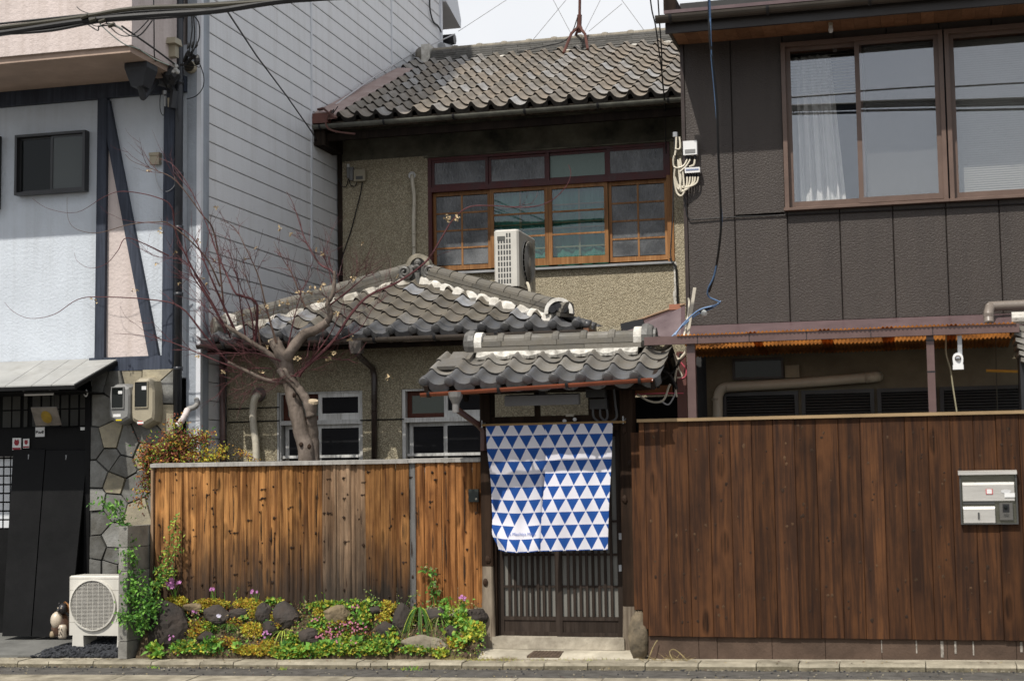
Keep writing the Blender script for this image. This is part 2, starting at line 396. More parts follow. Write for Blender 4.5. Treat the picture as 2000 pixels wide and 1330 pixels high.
STEEL = plain('brushed_steel', (.60, .58, .54), .42, .5, .45, var=.06, ns=30, bump=.1, bs=30, stretch=(.1, 1, 1))
STEELD = plain('dark_steel', (.10, .10, .095), .4, .5, .5, var=.1, bump=.02)
GALV = plain('galvanised_steel', (.42, .43, .44), .45, .5, .5, var=.15, ns=12, bump=.05)
RUSTP = plain('rusty_mast', (.11, .045, .035), .7, .3, var=.3, ns=9, bump=.2)
CABLE = plain('black_cable', (.016, .016, .017), .5, .35, var=.1, bump=0)
CABLEO = plain('olive_cable', (.055, .05, .035), .55, .3, var=.2, bump=0)
CABLEB = plain('blue_cable', (.12, .22, .40), .45, .4, var=.1, bump=0)
CABLEW = plain('cream_cable', (.62, .57, .46), .45, .4, var=.08, bump=0)
CABLEP = plain('pink_cable', (.55, .10, .14), .5, .3, var=.08, bump=0)
GUYW = plain('guy_wire', (.45, .45, .46), .5, .4, var=.05, bump=0)
BARK = plain('maple_bark', (.185, .152, .128), .9, .1, var=.4, ns=7, bump=1.0, bs=24, stretch=(1, 1, .6), col2=(.085, .068, .055, 1), streak=.9)
TWIG = plain('red_twig', (.115, .042, .045), .6, .25, var=.25, ns=9, bump=0)
TWIGB = plain('brown_twig', (.13, .085, .065), .7, .2, var=.25, ns=9, bump=0)
DRYLEAF = plain('dry_leaf', (.52, .40, .24), .8, .1, var=.2, bump=0)
CUTW = plain('cut_wood', (.52, .42, .29), .8, .15, var=.2, ns=14, bump=.1)
ROCK = plain('dark_lava_rock', (.054, .044, .038), .95, .1, var=.5, ns=9, bump=1.0, bs=24, rnd=.25, col2=(.045, .041, .038, 1))
ROCKT = plain('tan_rock', (.20, .155, .095), .9, .2, var=.4, ns=11, bump=1.0, bs=24, col2=(.10, .078, .05, 1))
SOIL = plain('dry_soil', (.10, .075, .048), .95, .1, var=.4, ns=14, bump=.8, bs=60)
CONC = plain('pale_concrete', (.46, .42, .335), .9, .15, var=.2, ns=4, bump=.4, bs=70, col2=(.25, .225, .175, 1))
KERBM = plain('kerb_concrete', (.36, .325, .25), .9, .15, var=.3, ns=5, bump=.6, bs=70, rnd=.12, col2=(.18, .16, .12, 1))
BLOCKM = plain('grey_block', (.27, .26, .235), .92, .15, var=.25, ns=4, bump=.6, bs=60, rnd=.12, col2=(.15, .145, .13, 1))
ASPH = plain('worn_asphalt', (.125, .118, .108), .95, .1, var=.3, ns=9, bump=.9, bs=150)
KERBD = plain('dark_kerb_face', (.20, .175, .125), .95, .1, var=.35, ns=9, bump=.6, bs=60, col2=(.09, .08, .055, 1))  # kerb front faces, darker in colour than the kerb tops
PAVET = plain('entrance_paving', (.165, .165, .155), .85, .2, var=.2, ns=4, bump=.3, bs=60)
GRAVEL = plain('dark_gravel', (.045, .048, .055), .85, .25, var=.4, ns=30, bump=.2)
DRAIN = plain('rusty_drain_plate', (.115, .082, .06), .7, .3, .2, var=.3, ns=20, bump=.3)
def leaf(name, c, var=.35, trans=True):
    k = NT(name); v = k.coord('Object'); n = k.noise(v, 14, 3, .6); n2 = k.noise(v, 90, 2, .5)
    cc = k.mix(k.rng(n, .35, .65), sc_(c, 1-var), sc_(c, 1+var))
    cc = k.mix(k.rng(n2, .4, .7, 0, .5), cc, sc_(c, .65))
    k.set(cc, .55, .3)
    if trans:
        t = k.n('BsdfTranslucent'); k.l(cc, t.inputs[0]); m = k.n('MixShader'); m.inputs[0].default_value = .3
        k.l(k.b.outputs[0], m.inputs[1]); k.l(t.outputs[0], m.inputs[2]); k.l(m.outputs[0], k.out.inputs[0])
    return k.m
LF_Y = leaf('yellow_sedum_leaf', (.62, .52, .07)); LF_O = leaf('orange_sedum_leaf', (.50, .26, .045)); LF_YG = leaf('yellowgreen_leaf', (.42, .50, .08))
LF_G = leaf('bright_green_leaf', (.20, .42, .07)); LF_D = leaf('deep_green_leaf', (.06, .17, .028)); LF_R = leaf('red_bronze_leaf', (.25, .08, .05))
LF_P = leaf('purple_brown_leaf', (.12, .055, .05)); LF_V = leaf('variegated_leaf', (.24, .27, .12)); LF_GR = leaf('strap_leaf', (.15, .25, .05))
FL_P = leaf('pink_flower', (.62, .26, .56), .2); FL_M = leaf('magenta_flower', (.55, .20, .30), .25); FL_W = leaf('white_flower', (.75, .72, .85), .05); DRYG = leaf('dry_grass', (.40, .32, .16))

EDGE_U = plain('blackish_tile_edge', (.028, .025, .022), .8, .15, var=.3, ns=12, bump=.1)  # front lips of the tiles, coloured far darker than their faces
EDGE_G = plain('dark_tile_edge', (.05, .05, .05), .6, .25, var=.3, ns=12, bump=.1)
def windowglass(name, refl=.16, tint=(1, 1, 1, 1)):
    k = NT(name); tr = k.n('BsdfTransparent'); gl = k.n('BsdfGlossy'); ms = k.n('MixShader')
    tr.inputs[0].default_value = tint; gl.inputs['Roughness'].default_value = .01; gl.inputs[0].default_value = (.95, .97, 1, 1)
    ms.inputs[0].default_value = refl; k.l(tr.outputs[0], ms.inputs[1]); k.l(gl.outputs[0], ms.inputs[2]); k.l(ms.outputs[0], k.out.inputs[0]); return k.m
# ================================================================== SETTING
def gz(x): return .0125*(x-1.0)
def strip(name, y0, y1, z0, z1, mat, x0=-9, x1=7, th=.12, lab=None):
    b = MB(); b.loft([[(x, y0, gz(x)+z0), (x, y1, gz(x)+z1), (x, y1, gz(x)+z1-th), (x, y0, gz(x)+z0-th)] for x in [x0]+[q for q in (-4.0, -1.0, 1.5, 4.0) if x0 < q < x1]+[x1]], 0)
    return b.build(name, mat)
b = MB()
b.quadv((-400, -400, -.16), (400, -400, -.16), (400, 400, -.16), (-400, 400, -.16))
tag(b.build('ground', ASPH), kind='structure')
b = MB(); b.loft([[(x, -9, gz(x)-.075), (x, -1.24, gz(x)-.07), (x, -1.24, gz(x)-.15), (x, -9, gz(x)-.15)] for x in (-30, -9, 0, 9, 30)])
tag(b.build('road', ASPH), kind='structure')
tag(strip('footway_asphalt', -.765, -.256, -.050, -.054, ASPH), kind='structure')
tag(strip('bed_foundation', -.012, 1.2, -.012, -.012, CONC, x0=-3.95), kind='structure')
# kerb of short concrete pieces against the plots
kb = thing('kerb', (0, -.15, 0), None, None); kb['kind'] = 'structure'
xs = [-9, -7.6, -6.2]
for px in (40, 100, 187, 300, 395, 460, 545, 700, 727, 760, 842, 905, 985, 1065, 1150, 1262, 1365, 1478, 1560, 1640, 1808, 1985):
    xs.append(at(px, 1297, -.2).x)
xs += [4.9, 6.5]
for a, c in zip(xs[:-1], xs[1:]):
    b = MB(); dz = R.uniform(-.004, .004)
    za, zc = gz(a)+dz, gz(c)+dz
    g = .004
    pr = lambda x, z: [(x, -.250, z-.022), (x, -.238, z), (x, -.008, z+.003), (x, -.008, z-.1), (x, -.250, z-.1)]
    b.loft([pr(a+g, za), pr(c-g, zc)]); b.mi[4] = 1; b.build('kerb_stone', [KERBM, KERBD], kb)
kg = thing('road_gutter', (0, -1, 0), None, None); kg['kind'] = 'structure'
xs = [-9, -7.5, -6.2] + [at(px, 1320, -1).x for px in (70, 222, 370, 520, 675, 845, 1000, 1170, 1345, 1480, 1575, 1770, 1960)] + [4.4, 5.2, 6.5]
for a, c in zip(xs[:-1], xs[1:]):
    b = MB(); dz = R.uniform(-.004, .004); g = .005
    pr = lambda x, z: [(x, -1.25, z-.085), (x, -1.23, z-.066), (x, -.80, z-.046), (x, -.77, z-.054), (x, -.77, z-.16), (x, -1.25, z-.16)]
    b.loft([pr(a+g, gz(a)+dz), pr(c-g, gz(c)+dz)]); b.build('gutter_stone', KERBM, kg)

# ================================================================== LEFT HOUSE (plaster front, sided flank)
LH = thing('plaster_house', (-5.5, 1.0, 0), 'blue white plaster house with dark timber bracing and grey sided flank', 'house')
XS = -3.81
FY = 1.0
b = MB()                                              # body: front wall, then the core behind the siding
b.box(-9, FY, 2.55, -3.945, FY+.2, 5.9)
b.build('front_wall', PLASTER, LH)
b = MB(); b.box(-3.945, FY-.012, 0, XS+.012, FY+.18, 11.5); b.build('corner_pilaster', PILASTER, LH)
b = MB(); b.box(-9, FY+.2, 0, XS-.05, 9.1, 11.5); b.build('core', SIDEDARK, LH)
# siding boards, each its own piece
n0, pitch = 0, .187
def sboard(y0, y1, z):
    b = MB()
    b.loft([[(XS-.04, y, z+.003), (XS+.004, y, z+.003), (XS+.0075, y, z+.010), (XS+.001, y, z+pitch-.006), (XS-.003, y, z+pitch-.002), (XS-.04, y, z+pitch-.002)] for y in (y0, y1)])
    b.build('siding_board', SIDING, LH)
z_ref = 5.13 % pitch
for (y0, y1, za, zb) in ((1.035, 3.905, 1.3, 7.6), (3.935, 6.825, 2.9, 9.2), (6.855, 9.09, 6.6, 10.4)):
    z = math.floor(za/pitch)*pitch+z_ref
    while z < zb: sboard(y0, y1, z); z += pitch
for y in (3.92, 6.84):
    b = MB(); b.box(XS-.02, y-.018, 4.0, XS+.016, y+.018, 11.4); b.build('joint_cover', STRIPE, LH)
b = MB(); b.box(XS-.03, FY-.016, 1.0, XS+.018, FY+.034, 11.4); b.build('corner_trim', STRIPE, LH)
b = MB(); b.box(XS-.03, 9.08, 5, XS+.03, 9.16, 11.4); b.build('corner_trim', STRIPE, LH)
# back eave beyond the flank
b = MB()
p = [atX(858, 0, -3.7), atX(886, 66, -3.7)]
b.loft([[(-6, 9.16, 9.0), (-6, 9.16, 9.6), (-6, 10.6, 8.9), (-6, 10.6, 8.75)], [(-3.72, 9.16, 8.75), (-3.72, 9.16, 9.85), (-3.72, 9.95, 8.68), (-3.72, 9.93, 8.55)]])
b.build('rear_eave', STRIPE, LH)
b = MB(); q = atX(880, 78, -3.72); b.tube([q+Vector((-.8, 0, .0)), q+Vector((.07, 0, .0))], .085, 8)
b.tube([q+Vector((.0, 0, 0)), q+Vector((-.05, -.02, -.25))], .05, 8); b.build('rear_gutter', BLACKP, LH)
b = MB(); b.tube([atX(862, 92, -3.75), atX(880, 92, -3.75)+Vector((.02, .25, 0))], .07, 8); b.build('rear_pipe', GALV, LH)

# timber frame
def tb(pa, pb, w, name='post', y=FY, d=.09, lab=None):
    A = at(pa[0], pa[1], y-.03); B = at(pb[0], pb[1], y-.03)
    b = MB(); D = (B-A).normalized(); sd = D.cross(Vector((0, 1, 0))).normalized()
    L = (B-A).length
    b.obox((A+B)/2+Vector((0, .02, 0)), D*(L/2), sd*(w/2), Vector((0, d/2, 0)))
    return b.build(name, TIMBER, LH)
tb((203, 133), (196, 700), .105, 'timber_post')
tb((206, 200), (303, 702), .105, 'timber_brace', FY+.006)
tb((333, 150), (328, 722), .115, 'timber_post')
b = MB(); zt = at(200, 182, FY).z
b.box(-9, FY-.065, zt-.07, -3.95, FY+.02, zt+.09); b.build('timber_beam', TIMBER, LH)
b = MB(); A = at(232, 700, FY); B = at(322, 722, FY); b.box(A.x-.3, FY-.055, B.z, B.x, FY+.01, A.z+.01); b.build('timber_rail', TIMBER, LH)
b = MB()                                               # pink infill
T = [at(210, 240, FY), at(232, 330, FY), at(298, 702, FY), at(203, 702, FY), at(208, 330, FY)]
b.prism([(p.x, p.z) for p in T], FY-.008, FY+.05); b.build('pink_infill', PINK, LH)
# overhanging pink storey
b = MB(); zs = 5.62; b.box(-9, -.05, zs, -4.0, FY+.3, 9.5); b.build('overhang', PINK, LH)
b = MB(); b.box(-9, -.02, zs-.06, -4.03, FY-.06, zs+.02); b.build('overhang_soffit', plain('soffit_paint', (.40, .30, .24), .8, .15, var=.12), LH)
b = MB(); q = at(225, 112, .0); 
# windows
def slide_window(x0, z0, x1, z1, y, fm, panes, parent, fw=.026, fd=.06, name='window', div=(.5,), bot=.0):
    w = bpy.data.objects.new(name, None); COL.objects.link(w); w.parent = parent; w.location = Vector((x0, y, z0))-wloc(parent)
    b = MB(); yf = y-fd*.45
    b.box(x0, yf, z0, x0+fw, y+fd, z1); b.box(x1-fw, yf, z0, x1, y+fd, z1); b.box(x0+fw, yf, z1-fw, x1-fw, y+fd, z1); b.box(x0+fw, yf, z0, x1-fw, y+fd, z0+fw)
    b.build('frame', fm, w)
    xs = [x0+fw]+[x0+(x1-x0)*d for d in div]+[x1-fw]
    for i in range(len(xs)-1):
        a, c = xs[i], xs[i+1]; yy = y+(.028 if i % 2 == 0 else .004); s = fw*.8
        b = MB(); 
        b.box(a, yy, z0+fw, a+s, yy+.022, z1-fw); b.box(c-s, yy, z0+fw, c, yy+.022, z1-fw); b.box(a+s, yy, z1-fw-s, c-s, yy+.022, z1-fw); b.box(a+s, yy, z0+fw, c-s, yy+.022, z0+fw+s+bot)
        b.build('sash', fm, w)
        b = MB(); b.box(a+s, yy+.008, z0+fw+s+bot, c-s, yy+.014, z1-fw-s); b.build('pane', panes[i % len(panes)], w)
    b = MB(); b.box(x0+fw, y+.062, z0+fw, x1-fw, y+.068, z1-fw); b.build('backing', OFFWD, w)
    return w
A = at(38, 385, FY); B = at(176, 258, FY)
slide_window(A.x, A.z, B.x, B.z, FY-.075, plain('black_aluminium', (.02, .02, .022), .35, .45, var=.1, bump=0), [PANE_DK, PANE_GR], LH)
A = at(-90, 416, FY); B = at(5, 268, FY)
slide_window(A.x, A.z, B.x, B.z, FY-.075, BLACKP, [PANE_DK, PANE_DK], LH)
# stone clad wall
Y0 = FY-.05
xl, xr = at(178, 900, Y0).x, at(340, 900, Y0).x
zb, zt2 = -.05, at(280, 722, Y0).z
b = MB(); b.box(xl-.02, Y0+.022, zb, xr, FY+.2, zt2+.02); b.box(-9, FY+.25, 0, xl, FY+.4, 2.6); b.build('stone_wall_backing', MORTAR, LH)
seeds = [(196,737),(222,745),(258,733),(297,733),(320,765),(318,812),(196,800),(186,868),(216,858),(248,868),(290,845),(215,893),(285,888),(188,928),(238,912),(227,944),(258,955),(224,985),(186,978),(188,1018),(272,1000),(298,930),(312,985),(192,1072),(221,1055),(219,1084),(186,1112),(212,1112),(250,1060),(285,1060),(250,1110),(195,1160),(230,1150),(290,1130),(210,1205),(260,1200),(300,1190)]
S2 = [(at(x, y, Y0).x, at(x, y, Y0).z) for x, y in seeds]
def clip(poly, nx, nz, d):
    out = []
    for i in range(len(poly)):
        a, c = poly[i], poly[(i+1) % len(poly)]
        da, dc = a[0]*nx+a[1]*nz-d, c[0]*nx+c[1]*nz-d
        if da <= 0: out.append(a)
        if da*dc < 0:
            t = da/(da-dc); out.append((a[0]+(c[0]-a[0])*t, a[1]+(c[1]-a[1])*t))
    return out
for i, (sx, sz) in enumerate(S2):
    poly = [(xl, zb), (xr, zb), (xr, zt2), (xl, zt2)]
    for j, (tx, tz) in enumerate(S2):
        if i == j: continue
        nx, nz = tx-sx, tz-sz; L = math.hypot(nx, nz); nx /= L; nz /= L
        poly = clip(poly, nx, nz, (sx+tx)/2*nx+(sz+tz)/2*nz-.005)
        if len(poly) < 3: break
    if len(poly) < 3: continue
    yf = Y0-R.uniform(0, .020); c = (sum(p[0] for p in poly)/len(poly), sum(p[1] for p in poly)/len(poly))
    b = MB(); tl = R.uniform(-.05, .05)
    r0 = [(c[0]+(x-c[0])*.965, yf+tl*(x-c[0])+R.uniform(-.004, .004), c[1]+(z-c[1])*.965) for x, z in poly]
    r1 = [(x, Y0+.012, z) for x, z in poly]; r2 = [(x, Y0+.03, z) for x, z in poly]
    b.loft([r0, r1, r2]); b.build('wall_stone', STONETAN if i in (2, 3, 5, 8, 12, 15, 20) else STONE, LH)
# entrance front: dark timber lattice wall
EY = FY+.05
xe = xl-.02
b = MB(); b.box(-9, EY+.06, 0, xe, EY+.1, 2.55); b.box(xe-.06, EY-.09, 0, xe, EY+.02, 2.5); b.box(-9, EY-.03, at(60, 838, EY).z-.27, xe-.06, EY+.06, at(60, 838, EY).z); b.box(-9, EY-.05, at(60, 770, EY).z, xe-.06, EY+.06, 2.6); b.build('entrance_frame', BLACK, LH)
zA, zB, zM = at(60, 833, EY).z, at(60, 772, EY).z, at(60, 800, EY).z
GP = plain('grey_paper_pane', (.085, .085, .08), .8, .2, var=.12)
px = [6, 22, 25, 40, 47, 54, 64, 79, 83, 98, 101, 116, 120, 134, 138, 153, 157, 173]
for i in range(0, len(px), 2):
    a, c = at(px[i], 800, EY+.05).x, at(px[i+1], 800, EY+.05).x
    for z0, z1 in ((zA, zM-.008), (zM+.008, zB)):
        b = MB(); b.box(a, EY+.045, z0, c, EY+.055, z1); b.build('transom_pane', GP, LH)
WP = plain('white_paper_pane', (.62, .64, .66), .7, .2, var=.05)
for r in range(9):
    z1 = at(5, 879+r*17.2, EY).z; z0 = at(5, 893+r*17.2, EY).z
    for a, c in ((-22, -10), (-8, 1), (4, 14.5), (17, 25)):
        b = MB(); b.box(at(a, 900, EY).x, EY+.045, z0, at(c, 900, EY).x, EY+.055, z1); b.build('door_pane', WP, LH)
# sloping sheet canopy over the entrance
cz0 = 2.475; cz1 = 2.77; cy0 = .3; cy1 = FY-.01
xc0 = at(145, 750, cy0).x; xc1 = at(234, 700, cy1).x
b = MB(); N = 7
def can(x0, x1, name='canopy_sheet'):
    b = MB()
    A = [(x0, cy0, cz0), (x1, cy0, cz0), (min(x1+.1, xc1) if x1 > xc0-.01 else x1, cy1, cz1), (x0, cy1, cz1)]
    b.loft([A, [(p[0], p[1], p[2]-.012) for p in A]]); return b.build(name, CANOPYM, LH)
xs = [-9, -6.2, at(10, 750, .3).x, at(62, 748, .3).x, at(100, 748, .3).x, xc0]
for i in range(len(xs)-1): can(xs[i]+.003, xs[i+1]-.003)
b = MB(); b.box(-9, cy0-.012, cz0-.05, xc0+.012, cy0+.03, cz0-.013)
b.loft([[(xc0-.02, cy0, cz0-.05), (xc0+.012, cy0, cz0-.05), (xc0+.012, cy0, cz0-.013), (xc0-.02, cy0, cz0-.013)], [(xc1-.03, cy1, cz1-.06), (xc1+.01, cy1, cz1-.06), (xc1+.01, cy1, cz1-.02), (xc1-.03, cy1, cz1-.02)]])
b.box(-9, cy0+.05, cz0-.06, xc0-.03, cy1, cz0-.055)
b.build('canopy_edge', BLACK, LH)
# rain goods
b = MB()
P0 = at(351, 0, FY-.1); P1 = at(347, 880, FY-.1)
b.tube([(P0.x, FY-.1, 9.0), (P1.x, FY-.1, P1.z)], .040, 10); 
for py in (33, 162, 340, 445, 575, 720):
    q = at(352, py, FY-.1); b.tube([(P0.x, FY-.1, q.z-.02), (P0.x, FY-.1, q.z+.02)], .047, 10)
b.build('downpipe', IRON, LH, True)
b = MB(); q0 = at(258, 112, .45); q1 = at(290, 150, .45); zt3 = zs-.065
b.loft([[(q0.x, .3, zt3), (q1.x+.06, .3, zt3), (q1.x+.06, .52, zt3), (q0.x, .52, zt3)], [(q0.x, .3, zt3-.05), (q1.x+.06, .3, zt3-.05), (q1.x+.06, .52, zt3-.05), (q0.x, .52, zt3-.05)], [(q0.x+.05, .34, zt3-.22), (q1.x, .34, zt3-.22), (q1.x, .5, zt3-.22), (q0.x+.05, .5, zt3-.22)]])
qm = Vector(((q0.x+q1.x)/2+.02, .42, zt3-.2))
b.tube([qm, qm+Vector((0, .05, -.1)), at(305, 160, FY-.2), at(335, 168, FY-.12), Vector((P0.x-.04, FY-.1, at(352, 180, FY-.1).z))], .036, 8)
b.build('rain_head', IRON, LH)
b = MB(); q = at(350, 190, FY-.1); b.tube([(P0.x-.03, FY-.12, q.z+.05), (P0.x-.05, FY-.12, q.z-.12)], .055, 8); b.build('pipe_joint', IRON, LH)

# -- things fixed to the plaster house
def meter(pxl, pxr, pyt, pyb, mat, name_lab, sticker):
    Y = Y0-.15; a = at(pxl, pyt, Y); c = at(pxr, pyb, Y)
    x0, x1, z1, z0 = a.x, c.x, a.z, c.z; w = x1-x0; h = z1-z0
    t = thing('meter_box', ((x0+x1)/2, Y0, z0), name_lab, 'meter box', 'electricity meter boxes on the stone wall')
    def ring(k, y, dz=0):
        out = []
        for dx, zz in ((.04, .12), (.5, .0), (.96, .12), (1, .25), (1, .72), (.93, .90), (.72, .975), (.28, .975), (.07, .90), (0, .72), (0, .25)):
            out.append(((x0+x1)/2+(dx-.5)*w*k, y, z0+h*.5+(zz-.5)*h*k))
        return out
    b = MB(); b.loft([ring(.80, Y-.02), ring(.93, Y), ring(1.0, Y+.05), ring(1.02, Y0)]); b.build('casing', mat, t, False)
    wx0, wx1 = x0+w*.20, x0+w*.70; wz0, wz1 = z0+h*.40, z0+h*.88
    b = MB(); e = .008
    b.box(wx0-e, Y-.034, wz0-e, wx0, Y-.015, wz1+e); b.box(wx1, Y-.034, wz0-e, wx1+e, Y-.015, wz1+e); b.box(wx0, Y-.034, wz1, wx1, Y-.015, wz1+e); b.box(wx0, Y-.034, wz0-e, wx1, Y-.015, wz0); b.build('window_rim', mat, t)
    b = MB(); b.box(wx0, Y-.026, wz0, wx1, Y-.018, wz1); b.build('window_pane', PANE_DK, t)
    b = MB(); b.box(wx0+w*.28, Y-.030, wz0+h*.33, wx1-.01, Y-.027, wz0+h*.40); b.build('dial_label', WHITEP, t)
    for (u, v, du, dv, m) in sticker:
        b = MB(); b.box(x0+w*(u-du), Y-.025, z0+h*(v-dv), x0+w*(u+du), Y-.0205, z0+h*(v+dv)); b.build('sticker', m, t)
YEL = plain('yellow_sticker', (.65, .52, .02), .5, var=.05, bump=0); REDS = plain('red_sticker', (.55, .06, .06), .5, var=.1, bump=0)
meter(213, 256, 748, 829, GREYP, 'grey meter box with white and yellow stickers, left of the beige one', [(.42, .22, .17, .035, WHITEP), (.5, .11, .13, .016, YEL)])
meter(257, 304, 735, 835, BEIGEM, 'taller beige meter box with round red and white sticker', [(.42, .10, .13, .02, WHITEP), (.42, .125, .09, .008, REDS), (.42, .072, .09, .006, REDS)])
# small wall box with cord
t = thing('junction_box', at(303, 312, FY), 'small beige junction box with thin looping cord on plaster', 'junction box')
a = at(293, 322, FY-.05); c = at(311, 298, FY-.05)
b = MB(); b.box(a.x, FY-.06, a.z, c.x, FY, c.z-.01); b.box(a.x-.005, FY-.07, c.z-.03, c.x+.005, FY, c.z); b.build('casing', BEIGEM, t)
b = MB(); b.tube(spline([at(304, 322, FY-.03), at(304, 345, FY-.03), at(312, 368, FY-.02), at(327, 374, FY-.06), at(341, 362, FY-.07), at(341, 345, FY-.07)]), .004, 5); b.build('cord', GUYW, t)
t = thing('cable_terminal', at(334, 110, .3), 'beige service cable cap on pink overhang corner', 'cable cap')
Yc = .75; a = at(329, 115, Yc); c = at(346, 82, Yc)
b = MB(); b.box(-4.0, Yc-.06, a.z, -3.93, Yc+.02, c.z-.04); b.loft([[(-4.0, Yc-.12, a.z+.12), (-3.9, Yc-.12, a.z+.12), (-3.9, Yc+.04, a.z+.12), (-4.0, Yc+.04, a.z+.12)], [(-4.0, Yc-.10, c.z+.02), (-3.91, Yc-.10, c.z+.02), (-3.91, Yc+.03, c.z+.02), (-4.0, Yc+.03, c.z+.02)]]); b.build('casing', BEIGEM, t)
# vent
t = thing('vent_hood', at(373, 132, FY-.02), 'round louvred vent hood on corner strip below the cables', 'vent')
q = at(373, 132, FY-.03); b = MB(); b.lathe((q.x, FY-.012, q.z), (0, -1, 0), [(0, .062), (.05, .06), (.055, .055)], 14); b.build('rim', BEIGEM, t)
b = MB()
for k in range(-3, 4):
    hw = math.sqrt(max(.0001, .055**2-(k*.015)**2)); b.obox((q.x, FY-.074, q.z+k*.015), (hw, 0, 0), (0, .006, .004), (0, -.001, .002))
stuff(b.build('louvres', BLACKP, t))
# signs at the entrance
t = thing('hanging_board', at(90, 815, .75), 'pale tilted board with golden disc hanging under the canopy', 'board')
SGN = plain('pale_sign_board', (.30, .27, .24), .6, .3, var=.25, ns=6, bump=0); GOLD = plain('golden_print', (.42, .28, .04), .5, .4, var=.25, ns=14, bump=0)
C4 = [at(60, 797, .62), at(110, 796, .62), at(120, 830, .86), at(70, 832, .86)]
b = MB(); nrm = (C4[1]-C4[0]).cross(C4[3]-C4[0]).normalized()*.012
b.loft([C4, [p+nrm for p in C4]]); b.build('panel', SGN, t)
cc = sum((p for p in C4), Vector())/4+(C4[1]-C4[0])*.02; ax = (C4[1]-C4[0]).normalized(); ay = (C4[3]-C4[0]); ay = (ay-ax*ay.dot(ax)).normalized()
sg = -1 if nrm.dot(CAM-cc) < 0 else 1
off = nrm.normalized()*(.0155 if sg > 0 else -.0035)
b = MB(); ring = [cc+off+ax*math.cos(k*.3491)*.058+(C4[3]-C4[0])*math.sin(k*.3491)*.34 for k in range(18)]
b.loft([ring, [p+off.normalized()*.002 for p in ring]]); b.build('gold_disc', GOLD, t)
b = MB(); b.tube([at(66, 797, .64), at(66, 762, .64)], .003, 4); b.tube([at(106, 796, .64), at(106, 762, .64)], .003, 4); b.build('hanging_wire', CABLE, t)
def card(px0, py0, px1, py1, Y, mat, label, cat, prints=(), group=None, name='card'):
    a = at(px0, py1, Y); c = at(px1, py0, Y)
    t = thing(name, ((a.x+c.x)/2, Y, a.z), label, cat, group)
    b = MB(); b.box(a.x, Y, a.z, c.x, Y+.006, c.z); b.build('sheet', mat, t)
    for nm, fn, m in prints:
        b = MB(); fn(b, a.x, a.z, c.x-a.x, c.z-a.z, Y-.0015); b.build(nm, m, t)
    return t
INK = plain('black_ink', (.03, .03, .03), .6, var=.05, bump=0); DRED = plain('dark_red_print', (.30, .03, .04), .6, var=.1, bump=0)
def scrawl(b, x, z, w, h, y):
    for k, pts in enumerate(([(.08, .35), (.08, .62), (.25, .62), (.27, .5), (.1, .47)], [(.33, .36), (.46, .44), (.40, .56), (.36, .5)], [(.5, .34), (.55, .5), (.62, .36), (.66, .5)], [(.74, .34), (.76, .64), (.88, .6), (.86, .36), (.76, .48)])):
        b.tube([(x+w*u, y, z+h*v) for u, v in pts], .0045, 4)
card(69, 834, 87, 853, EY-.05, WHITEP, 'white notice with hand-brushed black characters below tilted board', 'notice', [('characters', scrawl, INK)], name='notice')
def emblem(b, x, z, w, h, y):
    b.prism([(x+w*.2, z+h*.62), (x+w*.3, z+h*.9), (x+w*.5, z+h*.8), (x+w*.7, z+h*.9), (x+w*.8, z+h*.62), (x+w*.7, z+h*.42), (x+w*.5, z+h*.36), (x+w*.3, z+h*.42)], y, y+.002)
    b.box(x+w*.03, y, z+h*.04, x+w*.97, y+.002, z+h*.2)
card(24, 855, 41, 879, EY-.05, WHITEP, 'larger red and white sticker left on the black door rail', 'sticker', [('emblem', emblem, DRED)], 'red and white door stickers', 'door_sticker')
card(45, 856.5, 57, 875, EY-.05, WHITEP, 'smaller red and white sticker right of the larger one', 'sticker', [('emblem', emblem, DRED)], 'red and white door stickers', 'door_sticker')
card(157, 834, 169, 840, EY-.05, WHITEP, 'tiny blank white plate at right end of door rail', 'plate', name='name_plate')
t = thing('strip_light', at(76, 764, .7), 'dusty fluorescent strip light under the entrance canopy', 'lamp'); a = at(45, 768, .6); c = at(108, 761, .6)
b = MB(); b.box(a.x, .58, a.z, c.x, .66, c.z); b.build('body', GREYP, t); b = MB(); b.tube([(a.x+.02, .6, a.z-.015), (c.x-.02, .6, a.z-.015)], .012, 8); b.build('tube', WHITEP, t)
t = thing('cup_hook', at(167, 765, .75), 'white screw hook under the canopy at its right end', 'hook'); b = MB()
b.tube(spline([at(168, 761, .75), at(171, 768, .75), at(168, 774, .75), at(164, 770, .75)]), .006, 6); tag(b.build('hook', WHITEP, t))
# two tall black boards leaning on the door
def lean(px0, px1, pyt, pyb, ptx0, ptx1, lab):
    A = at(px0, pyb, .72); B = at(px1, pyb, .72); Cc = at(ptx1, pyt, EY-.055); D = at(ptx0, pyt, EY-.055)
    t = thing('leaning_board', (A+B)/2, lab, 'board', 'black boards leaning on the entrance')
    b = MB(); n = Vector((0, .022, .004)); b.loft([[A, B, Cc, D], [p+n for p in (A, B, Cc, D)]]); b.build('panel', BLACK, t)
    b = MB(); q = D.lerp(Cc, .5)*.985+((A+B)/2)*.015; b.tube([q+Vector((.0, -.006, -.02)), q+Vector((0, -.006, -.07))], .006, 5); b.build('handle', GALV, t)
lean(4, 60, 878, 1242, 26, 88, 'left black board leaning on the door beside white lattice')
lean(62, 134, 879, 1243, 90, 171, 'right black board leaning on the door beside the stone wall')
tag(strip('entrance_paving', -.006, 1.3, .028, .135, PAVET, x0=-9, x1=-4.93), kind='structure')
b = MB(); A = [(-5.15, -.006), (-4.08, -.006), (-4.08, 1.0), (-4.93, 1.0)]
grz = lambda x, y: gz(x)+.012+.10*max(0, min(1, y/.6))
